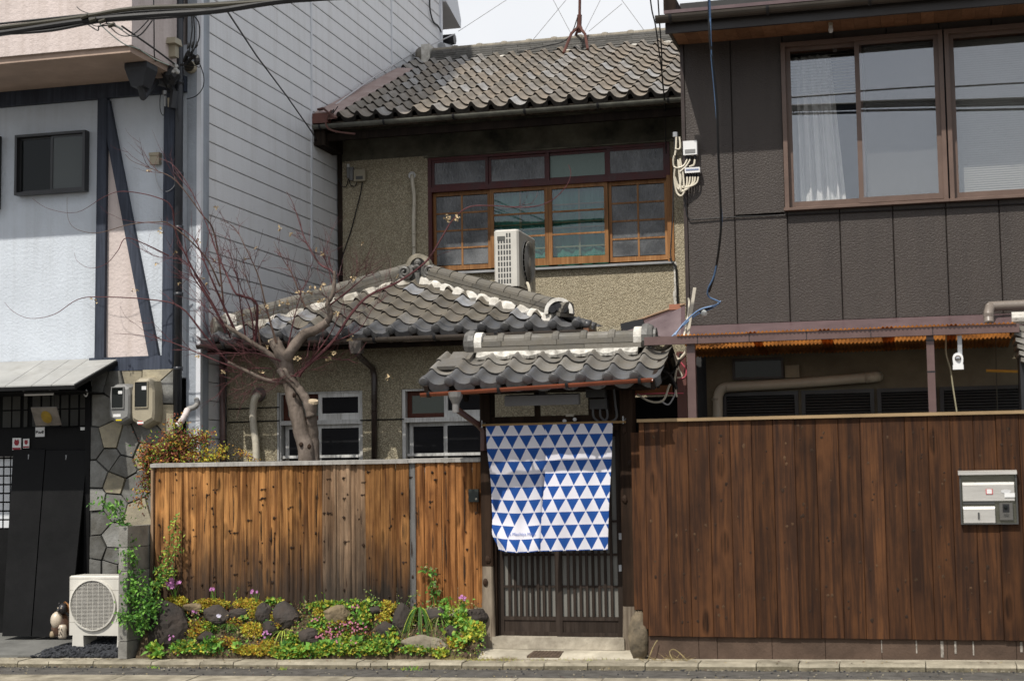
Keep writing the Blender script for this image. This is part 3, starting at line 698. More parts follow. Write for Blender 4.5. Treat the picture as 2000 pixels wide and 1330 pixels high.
b.loft([[(x, y, grz(x, y)) for x, y in A], [(x, y, gz(x)-.08) for x, y in A]]); tag(b.build('gravel_bed', GRAVEL), kind='structure')
b = MB()
for k in range(1100):
    x = R.uniform(-5.0, -4.12); y = R.uniform(-.03, .9)
    if x < -5.1+ (y+.03)*.55: continue
    r = R.uniform(.011, .022); b.blob((x, y, grz(x, y)+r*.4), r*1.2, r, r*.7, k, .15, 5, 3)
stuff(tag(b.build('gravel', GRAVEL)))
# ================================================================== TILED ROOF KIT
import bmesh
def tile_mesh(w, e, lip=.018, lift=.017, amp=1.0, over=1.16, knob=False, name='roof_tile', seed=0):
    q = random.Random(seed)
    pr = [(-.04, .008), (.0, .028), (.05, .041), (.11, .045), (.17, .039), (.24, .020), (.33, .0), (.45, -.014), (.6, -.020), (.74, -.018), (.87, -.008), (1.0, .014)]
    pr = [(u*w, n*amp) for u, n in pr]
    b = MB(); j = lambda: q.uniform(-.0025, .0025)
    jj = q.uniform(-.005, .005)
    r0 = [(u, jj+j(), n+lift-lip*(1.0 if n > .02*amp else 1.25)) for u, n in pr]; r1 = [(u, jj-.004, n+lift-.003) for u, n in pr]; r1b = [(u, jj+.006, n+lift+.0015) for u, n in pr]; r2 = [(u, e*over, n*.96) for u, n in pr]
    b.loft([r1, r1b, r2], 0, False, False); b.loft([r0, r1], 1, False, False)
    b.loft([[(u, jj+.03, n+lift-lip) for u, n in pr], r0], 1, False, False)
    if knob: b.lathe((w*.05, .0, lift+.0), (0, -1, 0), [(-.05, .036*amp+.004), (.004, .038*amp+.004), (.010, .028*amp)], 9)
    me = bpy.data.meshes.new(name); me.from_pydata([tuple(p) for p in b.v], [], b.f)
    me['mi'] = 1; MI[me.name] = list(b.mi)
    me.polygons.foreach_set('use_smooth', [k == 0 for k in b.mi]); me.update()
    return me
MI = {}
def with_mat(me, mat, edge=None):
    me.materials.append(mat); me.materials.append(edge or mat); me.polygons.foreach_set('material_index', MI[me.name]); return me
def put_tile(me, P, ang, rz, parent, name='roof_tile', sc=(1, 1, 1)):
    o = bpy.data.objects.new(name, me); COL.objects.link(o); o.parent = parent
    o.location = Vector(P)-wloc(parent)
    o.rotation_euler = (ang+R.uniform(-.012, .012), R.uniform(-.012, .012), rz+R.uniform(-.008, .008)); o.scale = sc
    return o
def grp(name, parent, loc=None):
    o = bpy.data.objects.new(name, None); COL.objects.link(o); o.parent = parent; o.location = (Vector(loc) if loc else wloc(parent))-wloc(parent); return o
def ridge_run(parent, p0, p1, layers, lw, lh, pl, mat, cap_r, cap_l, mat2=None, band=False, capmat=None):
    """flat courses in short pieces, then overlapping half-round caps, from p0 (low end) to p1"""
    p0 = Vector(p0); p1 = Vector(p1); d = (p1-p0); L = d.length; d.normalize(); s = d.cross(Vector((0, 0, 1))).normalized(); u = s.cross(d)
    h = 0
    for k in range(layers):
        n = max(1, round(L/pl)); off = (k % 2)*.5
        ts = [0]+[min(1, max(0, (i+off)/n)) for i in range(n+1)]+[1]; ts = sorted(set(ts))
        w = lw-(.012*k)
        for a, c in zip(ts[:-1], ts[1:]):
            if (c-a)*L < .02: continue
            b = MB(); A = p0+d*(a*L+.002); B = p0+d*(c*L-.002); j = R.uniform(-.004, .004)
            uu = u*(h+lh/2)
            b.obox((A+B)/2+uu, d*((B-A).length/2), s*(w/2+j), u*(lh/2-.003)); b.build('ridge_tile', mat, parent)
        h += lh
    n = max(1, round(L/cap_l))
    for i in range(n):
        A = p0+d*(L*i/n)+u*h; B = p0+d*(L*(i+1)/n+.02)+u*h
        rr = []
        prof = ((0, cap_r*1.06), (.12, cap_r*1.0), (1, cap_r*.92)) if not band else ((0, cap_r), (.74, cap_r), (.77, cap_r*1.2), (.87, cap_r*1.32), (.96, cap_r*1.2), (.99, cap_r))
        for t, r in prof:
            c = A.lerp(B, t); rr.append([c+s*(r*math.cos(a))+u*(r*math.sin(a)) for a in [math.pi*x/8 for x in range(9)]])
        b = MB(); b.loft(rr, 0, True, True); b.build('ridge_cap', capmat or mat, parent)
    return h
def half_arch(b, c, s, u, f, ro, ri, th, m=0, a0=0, a1=math.pi, n=10):
    c = Vector(c); rings = []
    for k in range(n+1):
        a = a0+(a1-a0)*k/n; e = s*math.cos(a)+u*math.sin(a)
        rings.append([c+e*ro, c+e*ri, c+e*ri+f*th, c+e*ro+f*th])
    b.loft(rings, m)

# ================================================================== TWO-STOREY TILED HOUSE
TH = thing('two_storey_house', (-1.5, 4.75, 0), 'old two-storey house with pebbledash wall, orange wooden window and brown tiled roof', 'house')
WY = 4.75
ox0, ox1 = -2.627, .325
oz0, oz1 = 3.985, 5.385
b = MB()
wl, wr = XS+.03, 1.35
b.box(wl, WY, 2.6, ox0, WY+.15, 5.42); b.box(ox1, WY, 2.6, wr, WY+.15, 5.42); b.box(ox0, WY, 2.6, ox1, WY+.15, oz0)
b.build('wall', PEB, TH)
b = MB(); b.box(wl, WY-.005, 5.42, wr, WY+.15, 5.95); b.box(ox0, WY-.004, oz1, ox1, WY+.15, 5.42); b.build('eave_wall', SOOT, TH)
b = MB(); b.box(ox0-.05, WY-.03, oz1+.005, wr, WY-.003, oz1+.022); b.build('drip_ledge', plain('ledge_plaster', (.17, .16, .12), .9, .1, var=.4), TH)
b = MB(); b.box(wl-.01, WY-.02, 3, wl+.045, WY+.02, 5.9); b.build('corner_batten', DARKW, TH)
# window
def pane(parent, x0, z0, x1, z1, y, m, t=.006):
    b = MB(); b.box(x0, y, z0, x1, y+t, z1); return b.build('pane', m, parent)
SHEER = windowglass('sheer_green_glass', .05)
WN = grp('window', TH, (ox0, WY, oz0))
zt = at(842, 372, WY).z
b = MB()
b.box(ox0, WY-.02, oz0, ox0+.045, WY+.10, oz1); b.box(ox1-.045, WY-.02, zt, ox1, WY+.10, oz1); b.box(ox0+.045, WY-.015, oz1-.03, ox1-.045, WY+.10, oz1); b.box(ox0+.045, WY-.022, zt-.03, ox1-.045, WY+.10, zt+.03); 
b.build('frame', MAROON, WN)
b = MB(); b.box(ox1-.045, WY-.018, oz0, ox1, WY+.10, zt); b.box(ox1+.002, WY-.014, oz0, ox1+.03, WY-.001, zt+.2); b.build('frame', ORANGEW, WN)
tx = [ox0+.045]+[at(p, 330, WY).x for p in (953, 1068, 1186)]+[ox1-.045]
for i in range(4):
    a, c = tx[i], tx[i+1]; y = WY+(.0 if i in (0, 3) else .022); s = .034
    b = MB(); b.box(a, y, zt+.03, a+s, y+.022, oz1-.03); b.box(c-s, y, zt+.03, c, y+.022, oz1-.03); b.box(a+s, y, oz1-.03-s, c-s, y+.022, oz1-.03); b.box(a+s, y, zt+.03, c-s, y+.022, zt+.03+s)
    if i == 2: b.box(a-.012, y-.03, zt+.03, a+.03, y, oz1-.03)
    b.build('transom_sash', MAROON, WN)
    pane(WN, a+s, zt+.03+s, c-s, oz1-.03-s, y+.008, PANE_FR if i != 2 else glass('pale_green_glass', (.15, .22, .19, 1), .3, .96, .5, .3, 40))
sx = [ox0+.045]+[at(p, 430, WY).x for p in (956.5, 1070.5, 1187.5)]+[ox1-.045]
zs0, zs1 = oz0+.03, zt-.03
for i in range(4):
    a, c = sx[i], sx[i+1]; outer = i in (0, 3); y = WY+(.045 if outer else .012); s = .038 if outer else .046; br = .055 if outer else .085
    b = MB(); e = .0015
    b.box(a+e, y, zs0, a+s, y+.028, zs1); b.box(c-s, y, zs0, c-e, y+.028, zs1); b.box(a+s, y+.001, zs1-.045, c-s, y+.027, zs1); b.box(a+s, y+.001, zs0, c-s, y+.027, zs0+br)
    b.build('sash', ORANGEW, WN)
    pz0, pz1 = zs0+br, zs1-.045
    nr = 4 if outer else 3
    b = MB()
    for k in range(1, nr): z = pz0+(pz1-pz0)*k/nr; b.box(a+s, y+.002, z-.010, c-s, y+.024, z+.010)
    if outer:
        xm = (a+c)/2
        for k in range(nr): b.box(xm-.011, y+.004, pz0+(pz1-pz0)*k/nr+(.010 if k else 0), xm+.011, y+.022, pz0+(pz1-pz0)*(k+1)/nr-(.010 if k < nr-1 else 0))
    b.build('muntin', ORANGEW, WN)
    for k in range(nr):
        z0 = pz0+(pz1-pz0)*k/nr+.009; z1 = pz0+(pz1-pz0)*(k+1)/nr-.009
        for x0, x1 in (((a+s, (a+c)/2-.01), ((a+c)/2+.01, c-s)) if outer else ((a+s, c-s),)):
            pane(WN, x0, z0, x1, z1, y+.010, PANE_FR if outer else SHEER)
    if not outer:
        b = MB(); xm = (a+c)/2; b.box(xm-.012, WY+.075, zs0, xm+.012, WY+.09, zs1)
        for z in (pz0+(pz1-pz0)*.16, pz0+(pz1-pz0)*.44, pz0+(pz1-pz0)*.52, pz0+(pz1-pz0)*.78): b.box(a, WY+.076, z-.008, c, WY+.089, z+.008)
        b.build('inner_muntin', plain('dull_inner_wood', (.10, .13, .075), .7, .2, var=.15, bump=0), WN)
b = MB(); n = 90; xa, xb_ = sx[1]-.02, sx[3]+.02
r0 = [(xa+(xb_-xa)*i/n, WY+.108+.012*math.sin(i*.55)+.006*math.sin(i*1.37), zs0) for i in range(n+1)]
b.loft([r0, [(x+.004, y+.002*math.sin(x*40), (zs0+zs1)/2) for x, y, z in r0], [(x, y, zs1) for x, y, z in r0]], 0, False, False); b.build('curtain', GREENC, WN, True)
b = MB(); b.box(ox0, WY+.13, oz0, ox1, WY+.14, oz1); b.build('backing', OFFWD, WN)
b = MB(); b.loft([[(x, WY-.06, oz0-.03), (x, WY-.06, oz0-.012), (x, WY+.05, oz0+.012), (x, WY+.05, oz0-.03)] for x in (ox0-.02, ox1+.02)]); b.build('sill', SILLM, WN)
# eave
EYU = 4.0; EZU = 5.755; A_U = math.atan(.438)
b = MB()
b.box(wl-.06, EYU+.02, EZU-.10, wr, EYU+.06, EZU-.005); b.build('fascia', wood('weathered_fascia', (.055, .044, .034, 1), (.12, .095, .072, 1), (.028, .023, .019, 1), .5, .2, .4, .85, None, None, .1), TH)
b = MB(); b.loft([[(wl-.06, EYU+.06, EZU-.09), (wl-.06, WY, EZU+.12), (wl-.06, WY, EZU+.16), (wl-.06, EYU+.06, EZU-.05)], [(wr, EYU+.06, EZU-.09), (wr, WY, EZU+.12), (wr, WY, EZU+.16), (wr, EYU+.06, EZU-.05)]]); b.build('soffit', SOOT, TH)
b = MB(); b.bar((wl-.05, EYU+.12, EZU-.17), (wr, EYU+.12, EZU-.17), .06, .09); b.build('eave_beam', DARKW, TH)
b = MB(); b.box(wl-.05, EYU-.0, EZU-.28, wl+.11, EYU+.6, EZU-.06); b.build('eave_block', DARKW, TH)
gy, gzz = 3.95, 5.70
def gutter(parent, x0, x1, y, z, r, mat, brackets, name='gutter', dz=0., bm=None):
    b = MB(); n = 9
    def rg(x, z, k=1.): return [(x, y-r*k*math.cos(a), z-r*k*math.sin(a)) for a in [math.pi*i/n for i in range(n+1)]]+[(x, y+(r-.006)*k*math.cos(a), z-(r-.006)*k*math.sin(a)) for a in [math.pi*i/n for i in range(n+1)]]
    b.loft([rg(x0, z-dz), rg(x1, z)]); b.build(name, mat, parent, False)
    if brackets:
        b = MB()
        for x in brackets:
            t = (x-x0)/(x1-x0); zz = z-dz*(1-t)
            half_arch(b, (x-.012, y, zz), Vector((0, 1, 0)), Vector((0, 0, -1)), Vector((1, 0, 0)), r+.010, r+.002, .024); b.box(x-.01, y, zz+.002, x+.01, y+.12, zz+.014)
        b.build(name+'_bracket', bm or BLACKP, parent)
gutter(TH, -3.80, 1.0, gy, gzz, .048, GUTTERM, [-3.7, -2.9, -2.05, -1.2, -.35, .45])
# roof
RO = grp('roof', TH, (-1.5, EYU, EZU))
NR, NC, TW, TE = 14, 20, .2325, .30
slope = Vector((0, math.cos(A_U), math.sin(A_U))); nrm = Vector((0, -math.sin(A_U), math.cos(A_U)))
E0 = Vector((-3.50, EYU-.02, EZU+.012))
ms = [with_mat(tile_mesh(TW, TE, seed=k, lip=.030, lift=.032, amp=1.25), TILE_U, EDGE_U) for k in range(4)]
me_ = [with_mat(tile_mesh(TW, TE, lip=.055, lift=.03, amp=1.25, seed=k), TILE_U, EDGE_U) for k in range(2)]
for r in range(NR):
    for c in range(NC):
        P = E0+slope*(r*TE+R.uniform(-.006, .006))+Vector((c*TW, 0, 0))+nrm*R.uniform(-.003, .003)
        put_tile(R.choice(me_ if r == 0 else ms), P, A_U, 0, RO)
b = MB(); L = NR*TE+.3
pts = [Vector((XS+.02, EYU+.02, EZU-.02)), Vector((1.4, EYU+.02, EZU-.02))]
b.loft([[p, p+slope*L, p+slope*L-nrm*.04, p-nrm*.03] for p in pts])
b.build('roof_deck', DARKW, RO)
b = MB(); pb = Vector((0, EYU, EZU))+slope*L
b.loft([[(x, pb.y-.02, pb.z-.01), (x, pb.y+4.0, pb.z-1.8), (x, pb.y+4.0, pb.z-1.9), (x, pb.y-.02, pb.z-.06)] for x in (XS, 1.4)]); b.build('rear_slope', TILE_U, RO)
for r in range(3):                                    # verge tiles above the flashing
    for k in range(1):
        P = Vector((-3.735, 0, 0))+Vector((0, E0.y, E0.z))+slope*((11.3+r)*TE-.0)+nrm*.02; put_tile(ms[r], P, A_U, 0, RO)
# faded red verge flashing in lapped sheets
for k in range(5):
    a = -.03+k*.70; c = a+.72
    if k == 4: c = a+.5
    b = MB(); w0, w1 = XS+.012, -3.50
    A = Vector((0, EYU-.02, EZU))+slope*a+nrm*(.055+.004*(5-k)); B = Vector((0, EYU-.02, EZU))+slope*c+nrm*(.055+.004*(4-k))
    pr = lambda P: [(w0, P.y, P.z-.02), (w0+.04, P.y, P.z+.045), (w1-.03, P.y, P.z+.02), (w1, P.y, P.z-.04), (w1, P.y, P.z-.055), (w0, P.y, P.z-.06)]
    b.loft([pr(A), pr(B)]); b.build('verge_flashing', REDMETAL, RO)
b = MB(); P = Vector((0, EYU-.035, EZU))+nrm*.06; b.box(XS+.01, P.y-.02, P.z-.09, -3.60, P.y+.10, P.z+.03); b.build('verge_end', plain('red_brown_metal', (.16, .065, .05), .45, .4, var=.25, ns=6, bump=.1), RO)
# ridge
ry = E0.y+slope.y*(NR*TE-.02); rz0 = E0.z+slope.z*(NR*TE-.02)
RG = grp('ridge', TH, (-1.5, ry, rz0))
h = ridge_run(RG, (-3.52, ry+.02, rz0+.0), (1.2, ry+.02, rz0+.0), 5, .20, .031, .36, RIDGEU, .05, .36, band=True, capmat=plain('pale_ridge_cap', (.25, .225, .18), .7, .3, var=.3, ns=9, bump=.2))
b = MB(); b.box(-3.66, ry-.10, rz0-.06, -3.54, ry+.10, rz0+.24); b.build('ridge_plaster', SHIKKUI, RG)
b = MB(); b.lathe((-3.66, ry, rz0+.10), (-1, 0, 0), [(0, .12), (.05, .13), (.09, .10)], 12); b.build('ridge_end_tile', RIDGE, RG)
for c in range(NC):                                   # lime patches closing the troughs under the ridge
    b = MB(); x = E0.x+TW*(c+.55); b.blob((x, ry-.10, rz0-.035), .08, .03, .022, c, .2, 9, 5); b.build('lime_filler', SHIKKUI if c > 13 or c % 4 == 0 else RIDGEU, RG)
b = MB(); b.loft([[(-3.0, ry+.5, rz0+.10), (-3.0, ry+.9, rz0+.28), (-3.0, ry+.92, rz0+.2)], [(-1.2, ry+.5, rz0+.10), (-1.2, ry+.9, rz0+.26), (-1.2, ry+.92, rz0+.2)]]); b.build('rear_barge', plain('orange_rear_board', (.36, .17, .06), .7, .2), TH)
# down conduit from the window etc. (things hung on the wall)
t = thing('drain_hose', at(808, 420, WY-.05), 'white air-conditioner pipe dropping down the wall left of the window', 'pipe')
b = MB(); b.tube(spline([at(805, 343, WY+.02), at(805, 346, WY-.06), at(806, 360, WY-.07), at(809, 385, WY-.05), at(808, 440, WY-.05), at(809, 505, WY-.05), at(811, 540, WY-.3)]), .024, 9)
for py in (400, 425, 455, 480): b.tube([at(808.5, py, WY-.05), at(808.5, py+3, WY-.05)], .0255, 9)
b.build('lagging', CABLEW, t, True)
q = at(805, 343, WY-.005); b = MB(); b.lathe(q, (0, -1, 0), [(0, .046), (.012, .046), (.018, .036), (.006, .028), (.004, .001)], 14); b.build('collar', WHITEP, t)
t = thing('terminal_box', at(703, 345, WY-.05), 'small beige terminal box on upper wall with black wire to below', 'terminal box')
a = at(692, 355, WY-.05); c = at(714, 331, WY-.05); b = MB(); b.box(a.x, WY-.07, a.z, c.x, WY, c.z); b.build('casing', BEIGEM, t)
b = MB(); b.box(a.x+.03, WY-.074, a.z+.02, c.x-.03, WY-.07, a.z+.06); b.build('label', STEELD, t)
b = MB(); b.tube([at(708, 356, WY-.04), at(704, 380, WY-.03), at(686, 450, WY-.03), at(669, 500, WY-.03), at(665, 530, WY-.03)], .007, 5); b.tube(spline([at(697, 356, WY-.04), at(693, 364, WY-.04), at(685, 362, WY-.04), at(681, 350, WY-.04), at(676, 364, WY-.04), at(668, 364, WY-.04), at(663, 352, WY-.03), at(660, 347, WY-.0)]), .006, 5); b.build('wire', CABLE, t)
t = thing('cable_anchor', at(680, 330, WY-.05), 'white capped cable anchor left of the beige terminal box', 'anchor'); q = at(680, 327, WY-.05)
b = MB(); b.tube([q, at(680, 321, WY-.05)], [.02, .016], 8); b.build('cap', WHITEP, t); b = MB(); b.tube([at(680, 327, WY-.04), at(681, 348, WY-.04)], .022, 6); b.box(q.x+.02, WY-.05, q.z-.16, q.x+.06, WY, q.z-.0); b.build('body', GREYP, t)

# ================================================================== FRONT WING (single storey, hipped)
AX = thing('front_wing', (-1.9, 1.55, 0), 'single-storey pebbledash wing with hipped grey tile roof and white plaster ridges', 'house wing')
AY = 1.55
ax0, ax1 = -3.775, 1.0
w1 = (at(541, 830, AY).x, at(708, 830, AY).x); w2 = (at(784, 830, AY).x, at(958, 830, AY).x)
wz0, wz1 = at(620, 905, AY).z-.1, at(640, 764, AY).z
b = MB()
for a, c in ((ax0, w1[0]), (w1[1], w2[0]), (w2[1], ax1)): b.box(a, AY, 0, c, AY+.15, wz1)
for a, c in (w1, w2): b.box(a, AY, 0, c, AY+.15, wz0)
b.box(ax0, AY, wz1, ax1, AY+.15, 2.95)
b.build('wall', PEB2, AX)
b = MB(); b.box(ax0, AY+.15, 0, ax0+.1, WY, 2.9); b.box(ax1-.1, AY+.15, 0, ax1, WY, 2.9); b.build('side_wall', PEB2, AX)
b = MB(); b.box(ax0-.0, AY+.7, 0, ax1, AY+.75, 2.9); b.build('inner_wall', OFFWD, AX)
zm = at(650, 824, AY).z
DKRED = wood('dark_red_wood', (.085, .026, .016, 1), (.11, .035, .02, 1), (.045, .014, .01, 1), .8, .1, .3, .6)
for wi, (a, c) in enumerate((w1, w2)):
    w = grp('window', AX, (a, AY, wz0)); f = .035
    b = MB(); b.box(a, AY+.02, wz0, a+f, AY+.13, wz1); b.box(c-f, AY+.02, wz0, c, AY+.13, wz1); b.box(a+f, AY+.02, wz1-f*.6, c-f, AY+.13, wz1); b.box(a+.03, AY+.005, zm-.022, c-.002, AY+.13, zm+.022)
    if wi == 0: b.box(a+.005, AY-.005, wz0, a+.02, AY+.02, wz1)
    b.build('frame', WHITEW, w)
    m = (a+c)/2-.005
    def sash(x0, z0, x1, z1, y, mat, s, pm, bot=0.):
        b = MB(); b.box(x0, y, z0, x0+s, y+.025, z1); b.box(x1-s, y, z0, x1, y+.025, z1); b.box(x0+s, y, z1-s, x1-s, y+.025, z1); b.box(x0+s, y, z0, x1-s, y+.025, z0+s+bot); b.build('sash', mat, w)
        b = MB(); b.box(x0+s, y+.010, z0+s+bot, x1-s, y+.016, z1-s); b.build('pane', pm, w)
    sash(a+f, zm+.022, m+.02, wz1-.02, AY+.085, DKRED, .045, glass('green_tint_glass', (.035, .06, .055, 1), .06, .9))
    sash(m-.02, zm+.022, c-f*.5, wz1-.02, AY+.035, WHITEW, .04, SCREEN, .025)
    sash(a+f+.02, wz0, m, zm-.022, AY+.085, WHITEW, .04, SCREEN)
    sash(m-.03, wz0, c-f*.5, zm-.022, AY+.045, WHITEW, .038, SCREEN)
    zb2 = at(640, 891, AY).z; b = MB(); b.box(a+.05, AY+.03, zb2-.014, c-.02, AY+.08, zb2+.014); b.build('bottom_rail', WHITEW, w)
    b = MB(); b.box(a, AY+.135, wz0, c, AY+.145, wz1); b.build('backing', OFFWD, w)
b = MB()
for py in (798, 824):
    z = at(480, py, AY).z; b.tube([(ax0+.02, AY-.012, z), (w1[0]+.03, AY-.012, z+.005)], .006, 5)
z = zm; b.tube([(w1[1]-.02, AY-.012, z+.01), (w2[0]+.03, AY-.012, z+.012)], .006, 5); b.build('wall_wire', CABLE, AX)
# eave and roof
EYA, EZA = .98, 2.905; lx, rx = -3.77, .04
apx = Vector((at(815, 548, 2.6).x, 2.6, 0)); A_A = math.atan(.44); apx.z = EZA+(apx.y-EYA)*.44
b = MB(); b.box(lx, EYA+.02, EZA-.085, rx, EYA+.05, EZA-.01); b.build('fascia', DARKW, AX)
b = MB(); b.box(lx, EYA+.05, EZA-.075, rx, AY+.16, EZA-.06); b.box(lx, EYA+.12, EZA-.12, rx, EYA+.2, EZA-.076); b.build('soffit', DARKW, AX)
RA = grp('roof', AX, (-1.9, EYA, EZA))
b = MB(); k = .03
V = [Vector((lx, EYA+.03, EZA-k)), Vector((rx, EYA+.03, EZA-k)), Vector((rx, WY, EZA-k)), Vector((lx, WY, EZA-k)), apx-Vector((0, 0, k)), Vector((apx.x, WY, apx.z-k))]
b.v = V; b.f = [(0, 1, 4), (1, 2, 5, 4), (3, 0, 4, 5), (0, 3, 2, 1)]; b.mi = [0]*4; b.build('roof_deck', DARKW, RA)
slA = Vector((0, math.cos(A_A), math.sin(A_A))); nA = Vector((0, -math.sin(A_A), math.cos(A_A)))
TWa, TEa = .2265, .243
msA = [with_mat(tile_mesh(TWa, TEa, seed=10+k, lip=.024, lift=.026, amp=1.0), TILE_A, EDGE_U) for k in range(4)]
meA = [with_mat(tile_mesh(TWa, TEa, lip=.06, lift=.018, amp=1.1, knob=True, seed=20+k), TILE_E) for k in range(2)]
def hipx(y): t = (y-EYA)/(apx.y-EYA); return lx+(apx.x-lx)*t, rx+(apx.x-rx)*t
def put_clipped(me, P, ang, parent, planes, rz=0):
    bm = bmesh.new(); bm.from_mesh(me); M = Matrix.Translation(P) @ Matrix.Rotation(rz, 4, 'Z') @ Matrix.Rotation(ang, 4, 'X'); bm.transform(M)
    for co, no in planes:
        bmesh.ops.bisect_plane(bm, geom=bm.verts[:]+bm.edges[:]+bm.faces[:], plane_co=co, plane_no=no, clear_outer=True)
    if not bm.faces: bm.free(); return
    bmesh.ops.translate(bm, verts=bm.verts, vec=-wloc(parent))
    m2 = bpy.data.meshes.new('roof_tile'); bm.to_mesh(m2); bm.free(); m2.materials.append(me.materials[0]); m2.materials.append(me.materials[1])
    o = bpy.data.objects.new('roof_tile', m2); COL.objects.link(o); o.parent = parent
hl = Vector((apx.x-lx, apx.y-EYA, 0)).normalized(); hr = Vector((apx.x-rx, apx.y-EYA, 0)).normalized()
plL = (Vector((lx, EYA, 0)), Vector((-hl.y, hl.x, 0))); plR = (Vector((rx, EYA, 0)), Vector((hr.y, -hr.x, 0)))
EA = Vector((lx-.09, EYA-.02, EZA+.008))
for r in range(9):
    for c in range(18):
        P = EA+slA*(r*TEa+R.uniform(-.005, .005))+Vector((c*TWa, 0, 0))+nA*R.uniform(-.003, .003)
        y0 = P.y; y1 = P.y+TEa*1.16*slA.y; a0, b0 = hipx(max(y0, EYA)); a1, b1 = hipx(min(y1, apx.y))
        if P.x+TWa < a0-.05 or P.x > b0+.05 or y0 > apx.y: continue
        me = R.choice(meA if r == 0 else msA)
        ins = P.x-.02 > a1+.02 and P.x+TWa < b1-.02 and y1 < apx.y
        if ins or (r == 0 and P.x < lx+.25 and False): put_tile(me, P, A_A, 0, RA)
        else: put_clipped(me, P, A_A, RA, (plL, plR))
# right slope: lowest course
A_S = math.atan((apx.z-EZA)/(rx-apx.x))
for r in range(2):
    for c in range(16):
        y = EYA+.02+c*TWa; x = rx+.02-r*TEa*math.cos(A_S)
        if y < EYA+.15+r*.25: continue
        put_tile(R.choice(meA if r == 0 else msA), (x, y, EZA+.012+r*TEa*math.sin(A_S)), A_S, math.pi/2, RA)
b = MB(); b.box(rx+.0, EYA+.1, EZA-.06, rx+.05, WY-.3, EZA-.01); b.build('side_fascia', plain('copper_brown_fascia', (.20, .10, .06), .6), AX)
# hips with white lime bedding
HP = grp('hip_ridge', AX, tuple(apx))
for (ex, dsg) in ((lx, 1), (rx, -1)):
    p0 = Vector((ex, EYA, EZA))+ (apx-Vector((ex, EYA, EZA)))*.075+Vector((0, 0, .045)); p1 = apx+Vector((0, 0, .06))
    d = (p1-p0).normalized()
    ridge_run(HP, p0, p1+d*.02, 2, .17, .04, .33, RIDGE, .066, .235)
    s = d.cross(Vector((0, 0, 1))).normalized();
    if s.y > 0: s = -s
    u = d.cross(s); u = u if u.z > 0 else -u
    N = 64; T_ = (p1-p0).length/.2265*1.0
    rings = []
    for k in range(N+1):                              # scalloped lime bedding on the street side
        t = k/N; P = p0.lerp(p1, .04+.94*t); ph = t*T_*(1.0); sc = abs(math.sin(math.pi*(ph+.2)))
        w = .085+.055*sc+R.uniform(-.010, .010); lowz = -.045-.02*sc
        rings.append([P+s*.045-u*.05, P+s*.06+u*.022, P+s*(w*.8)+u*(-.004), P+s*w+u*lowz, P+s*(w-.03)+u*(lowz-.05)])
    b = MB(); b.loft(rings); b.build('lime_bedding', SHIKKUI if ex == rx else plain('stained_lime', (.58, .55, .49), .85, .15, var=.45, ns=5, bump=.5, bs=30, col2=(.2, .18, .14, 1)), HP)
    # lower end
    f = -d; f = Vector((f.x, f.y, 0)).normalized(); s2 = f.cross(Vector((0, 0, 1))).normalized(); uu = Vector((0, 0, 1))
    c = p0+f*.02+uu*.045
    if ex == rx:
        fs = Vector((.1, -1, 0)).normalized(); ss = Vector((1, .1, 0)).normalized(); c = at(1091, 609, p0.y-.03)
        b = MB(); half_arch(b, c, ss, uu, -fs, .135, .10, .14, a0=-.15, a1=math.pi+.15, n=12); b.build('hip_end_arch', SHIKKUI, HP)
        b = MB(); rg = [c+ss*(.105*math.cos(a))+uu*(.105*math.sin(a)) for a in [math.pi*k/10 for k in range(11)]]; b.loft([[p+fs*-.03 for p in rg], [p-fs*.12 for p in rg]]); b.build('hip_end_tile', BLACKP, HP)
        b = MB()
        for k in (-1, 0, 1): b.lathe(c+ss*(.055*k)+uu*(.025+.02*(k == 0))-fs*.0, fs, [(-.02, .04), (.02, .036)], 9)
        b.build('hip_end_lobe', BLACKP, HP)
    else:
        b = MB(); b.lathe(c, f, [(-.06, .10), (.03, .105), (.05, .085)], 12); b.build('hip_end_tile', RIDGE, HP)
        b = MB(); b.lathe(c+uu*.03, f, [(-.16, .108), (-.07, .108)], 12); b.build('hip_end_plaster', SHIKKUI, HP)
# apex ornament
OR = grp('ridge_ornament', AX, tuple(apx))
oc = at(816, 523, apx.y-.20); ss = Vector((1, 0, 0)); uu = Vector((0, 0, 1)); ff = Vector((0, 1, 0))
b = MB(); half_arch(b, oc+uu*.02, ss, uu, ff, .13, .085, .12, n=12); b.build('crown_arch', plain('pale_ornament_clay', (.30, .27, .21), .6, .3, var=.3, ns=14), OR)
b = MB(); rg = [oc+uu*(.02)+ss*(.09*math.cos(a))+uu*(.09*math.sin(a)) for a in [math.pi*k/10 for k in range(11)]]; b.loft([[p+ff*.03 for p in rg], [p+ff*.1 for p in rg]]); b.box(oc.x-.17, oc.y+.02, oc.z-.12, oc.x+.17, oc.y+.12, oc.z+.03); b.build('crown_back', ORNAM, OR)
b = MB(); b.lathe(oc+uu*.055, -ff, [(-.03, .04), (.015, .036), (.03, .015)], 10); b.tube(spline([oc+uu*.02+ss*-.07, oc+uu*.0+ss*-.03-ff*.02, oc+uu*.015-ff*.03, oc+ss*.03-ff*.02, oc+uu*.02+ss*.07]), .018, 6); b.build('crown_crest', ORNAM, OR)
for sg in (-1, 1):
    pts = []; cs = oc+ss*(sg*.135)+uu*(-.045)
    for k in range(26):
        a = k*.48; r = .078*(1-k/30); pts.append(cs+ss*(sg*r*math.cos(a+2.2))+uu*(r*math.sin(a+2.2))-ff*(.02+.02*k/26))
    b = MB(); b.tube(pts, [.024-.012*k/26 for k in range(26)], 6); b.lathe(cs+ff*.05, ff, [(-.06, .06), (.05, .075)], 10); b.build('scroll', ORNAM, OR, False)
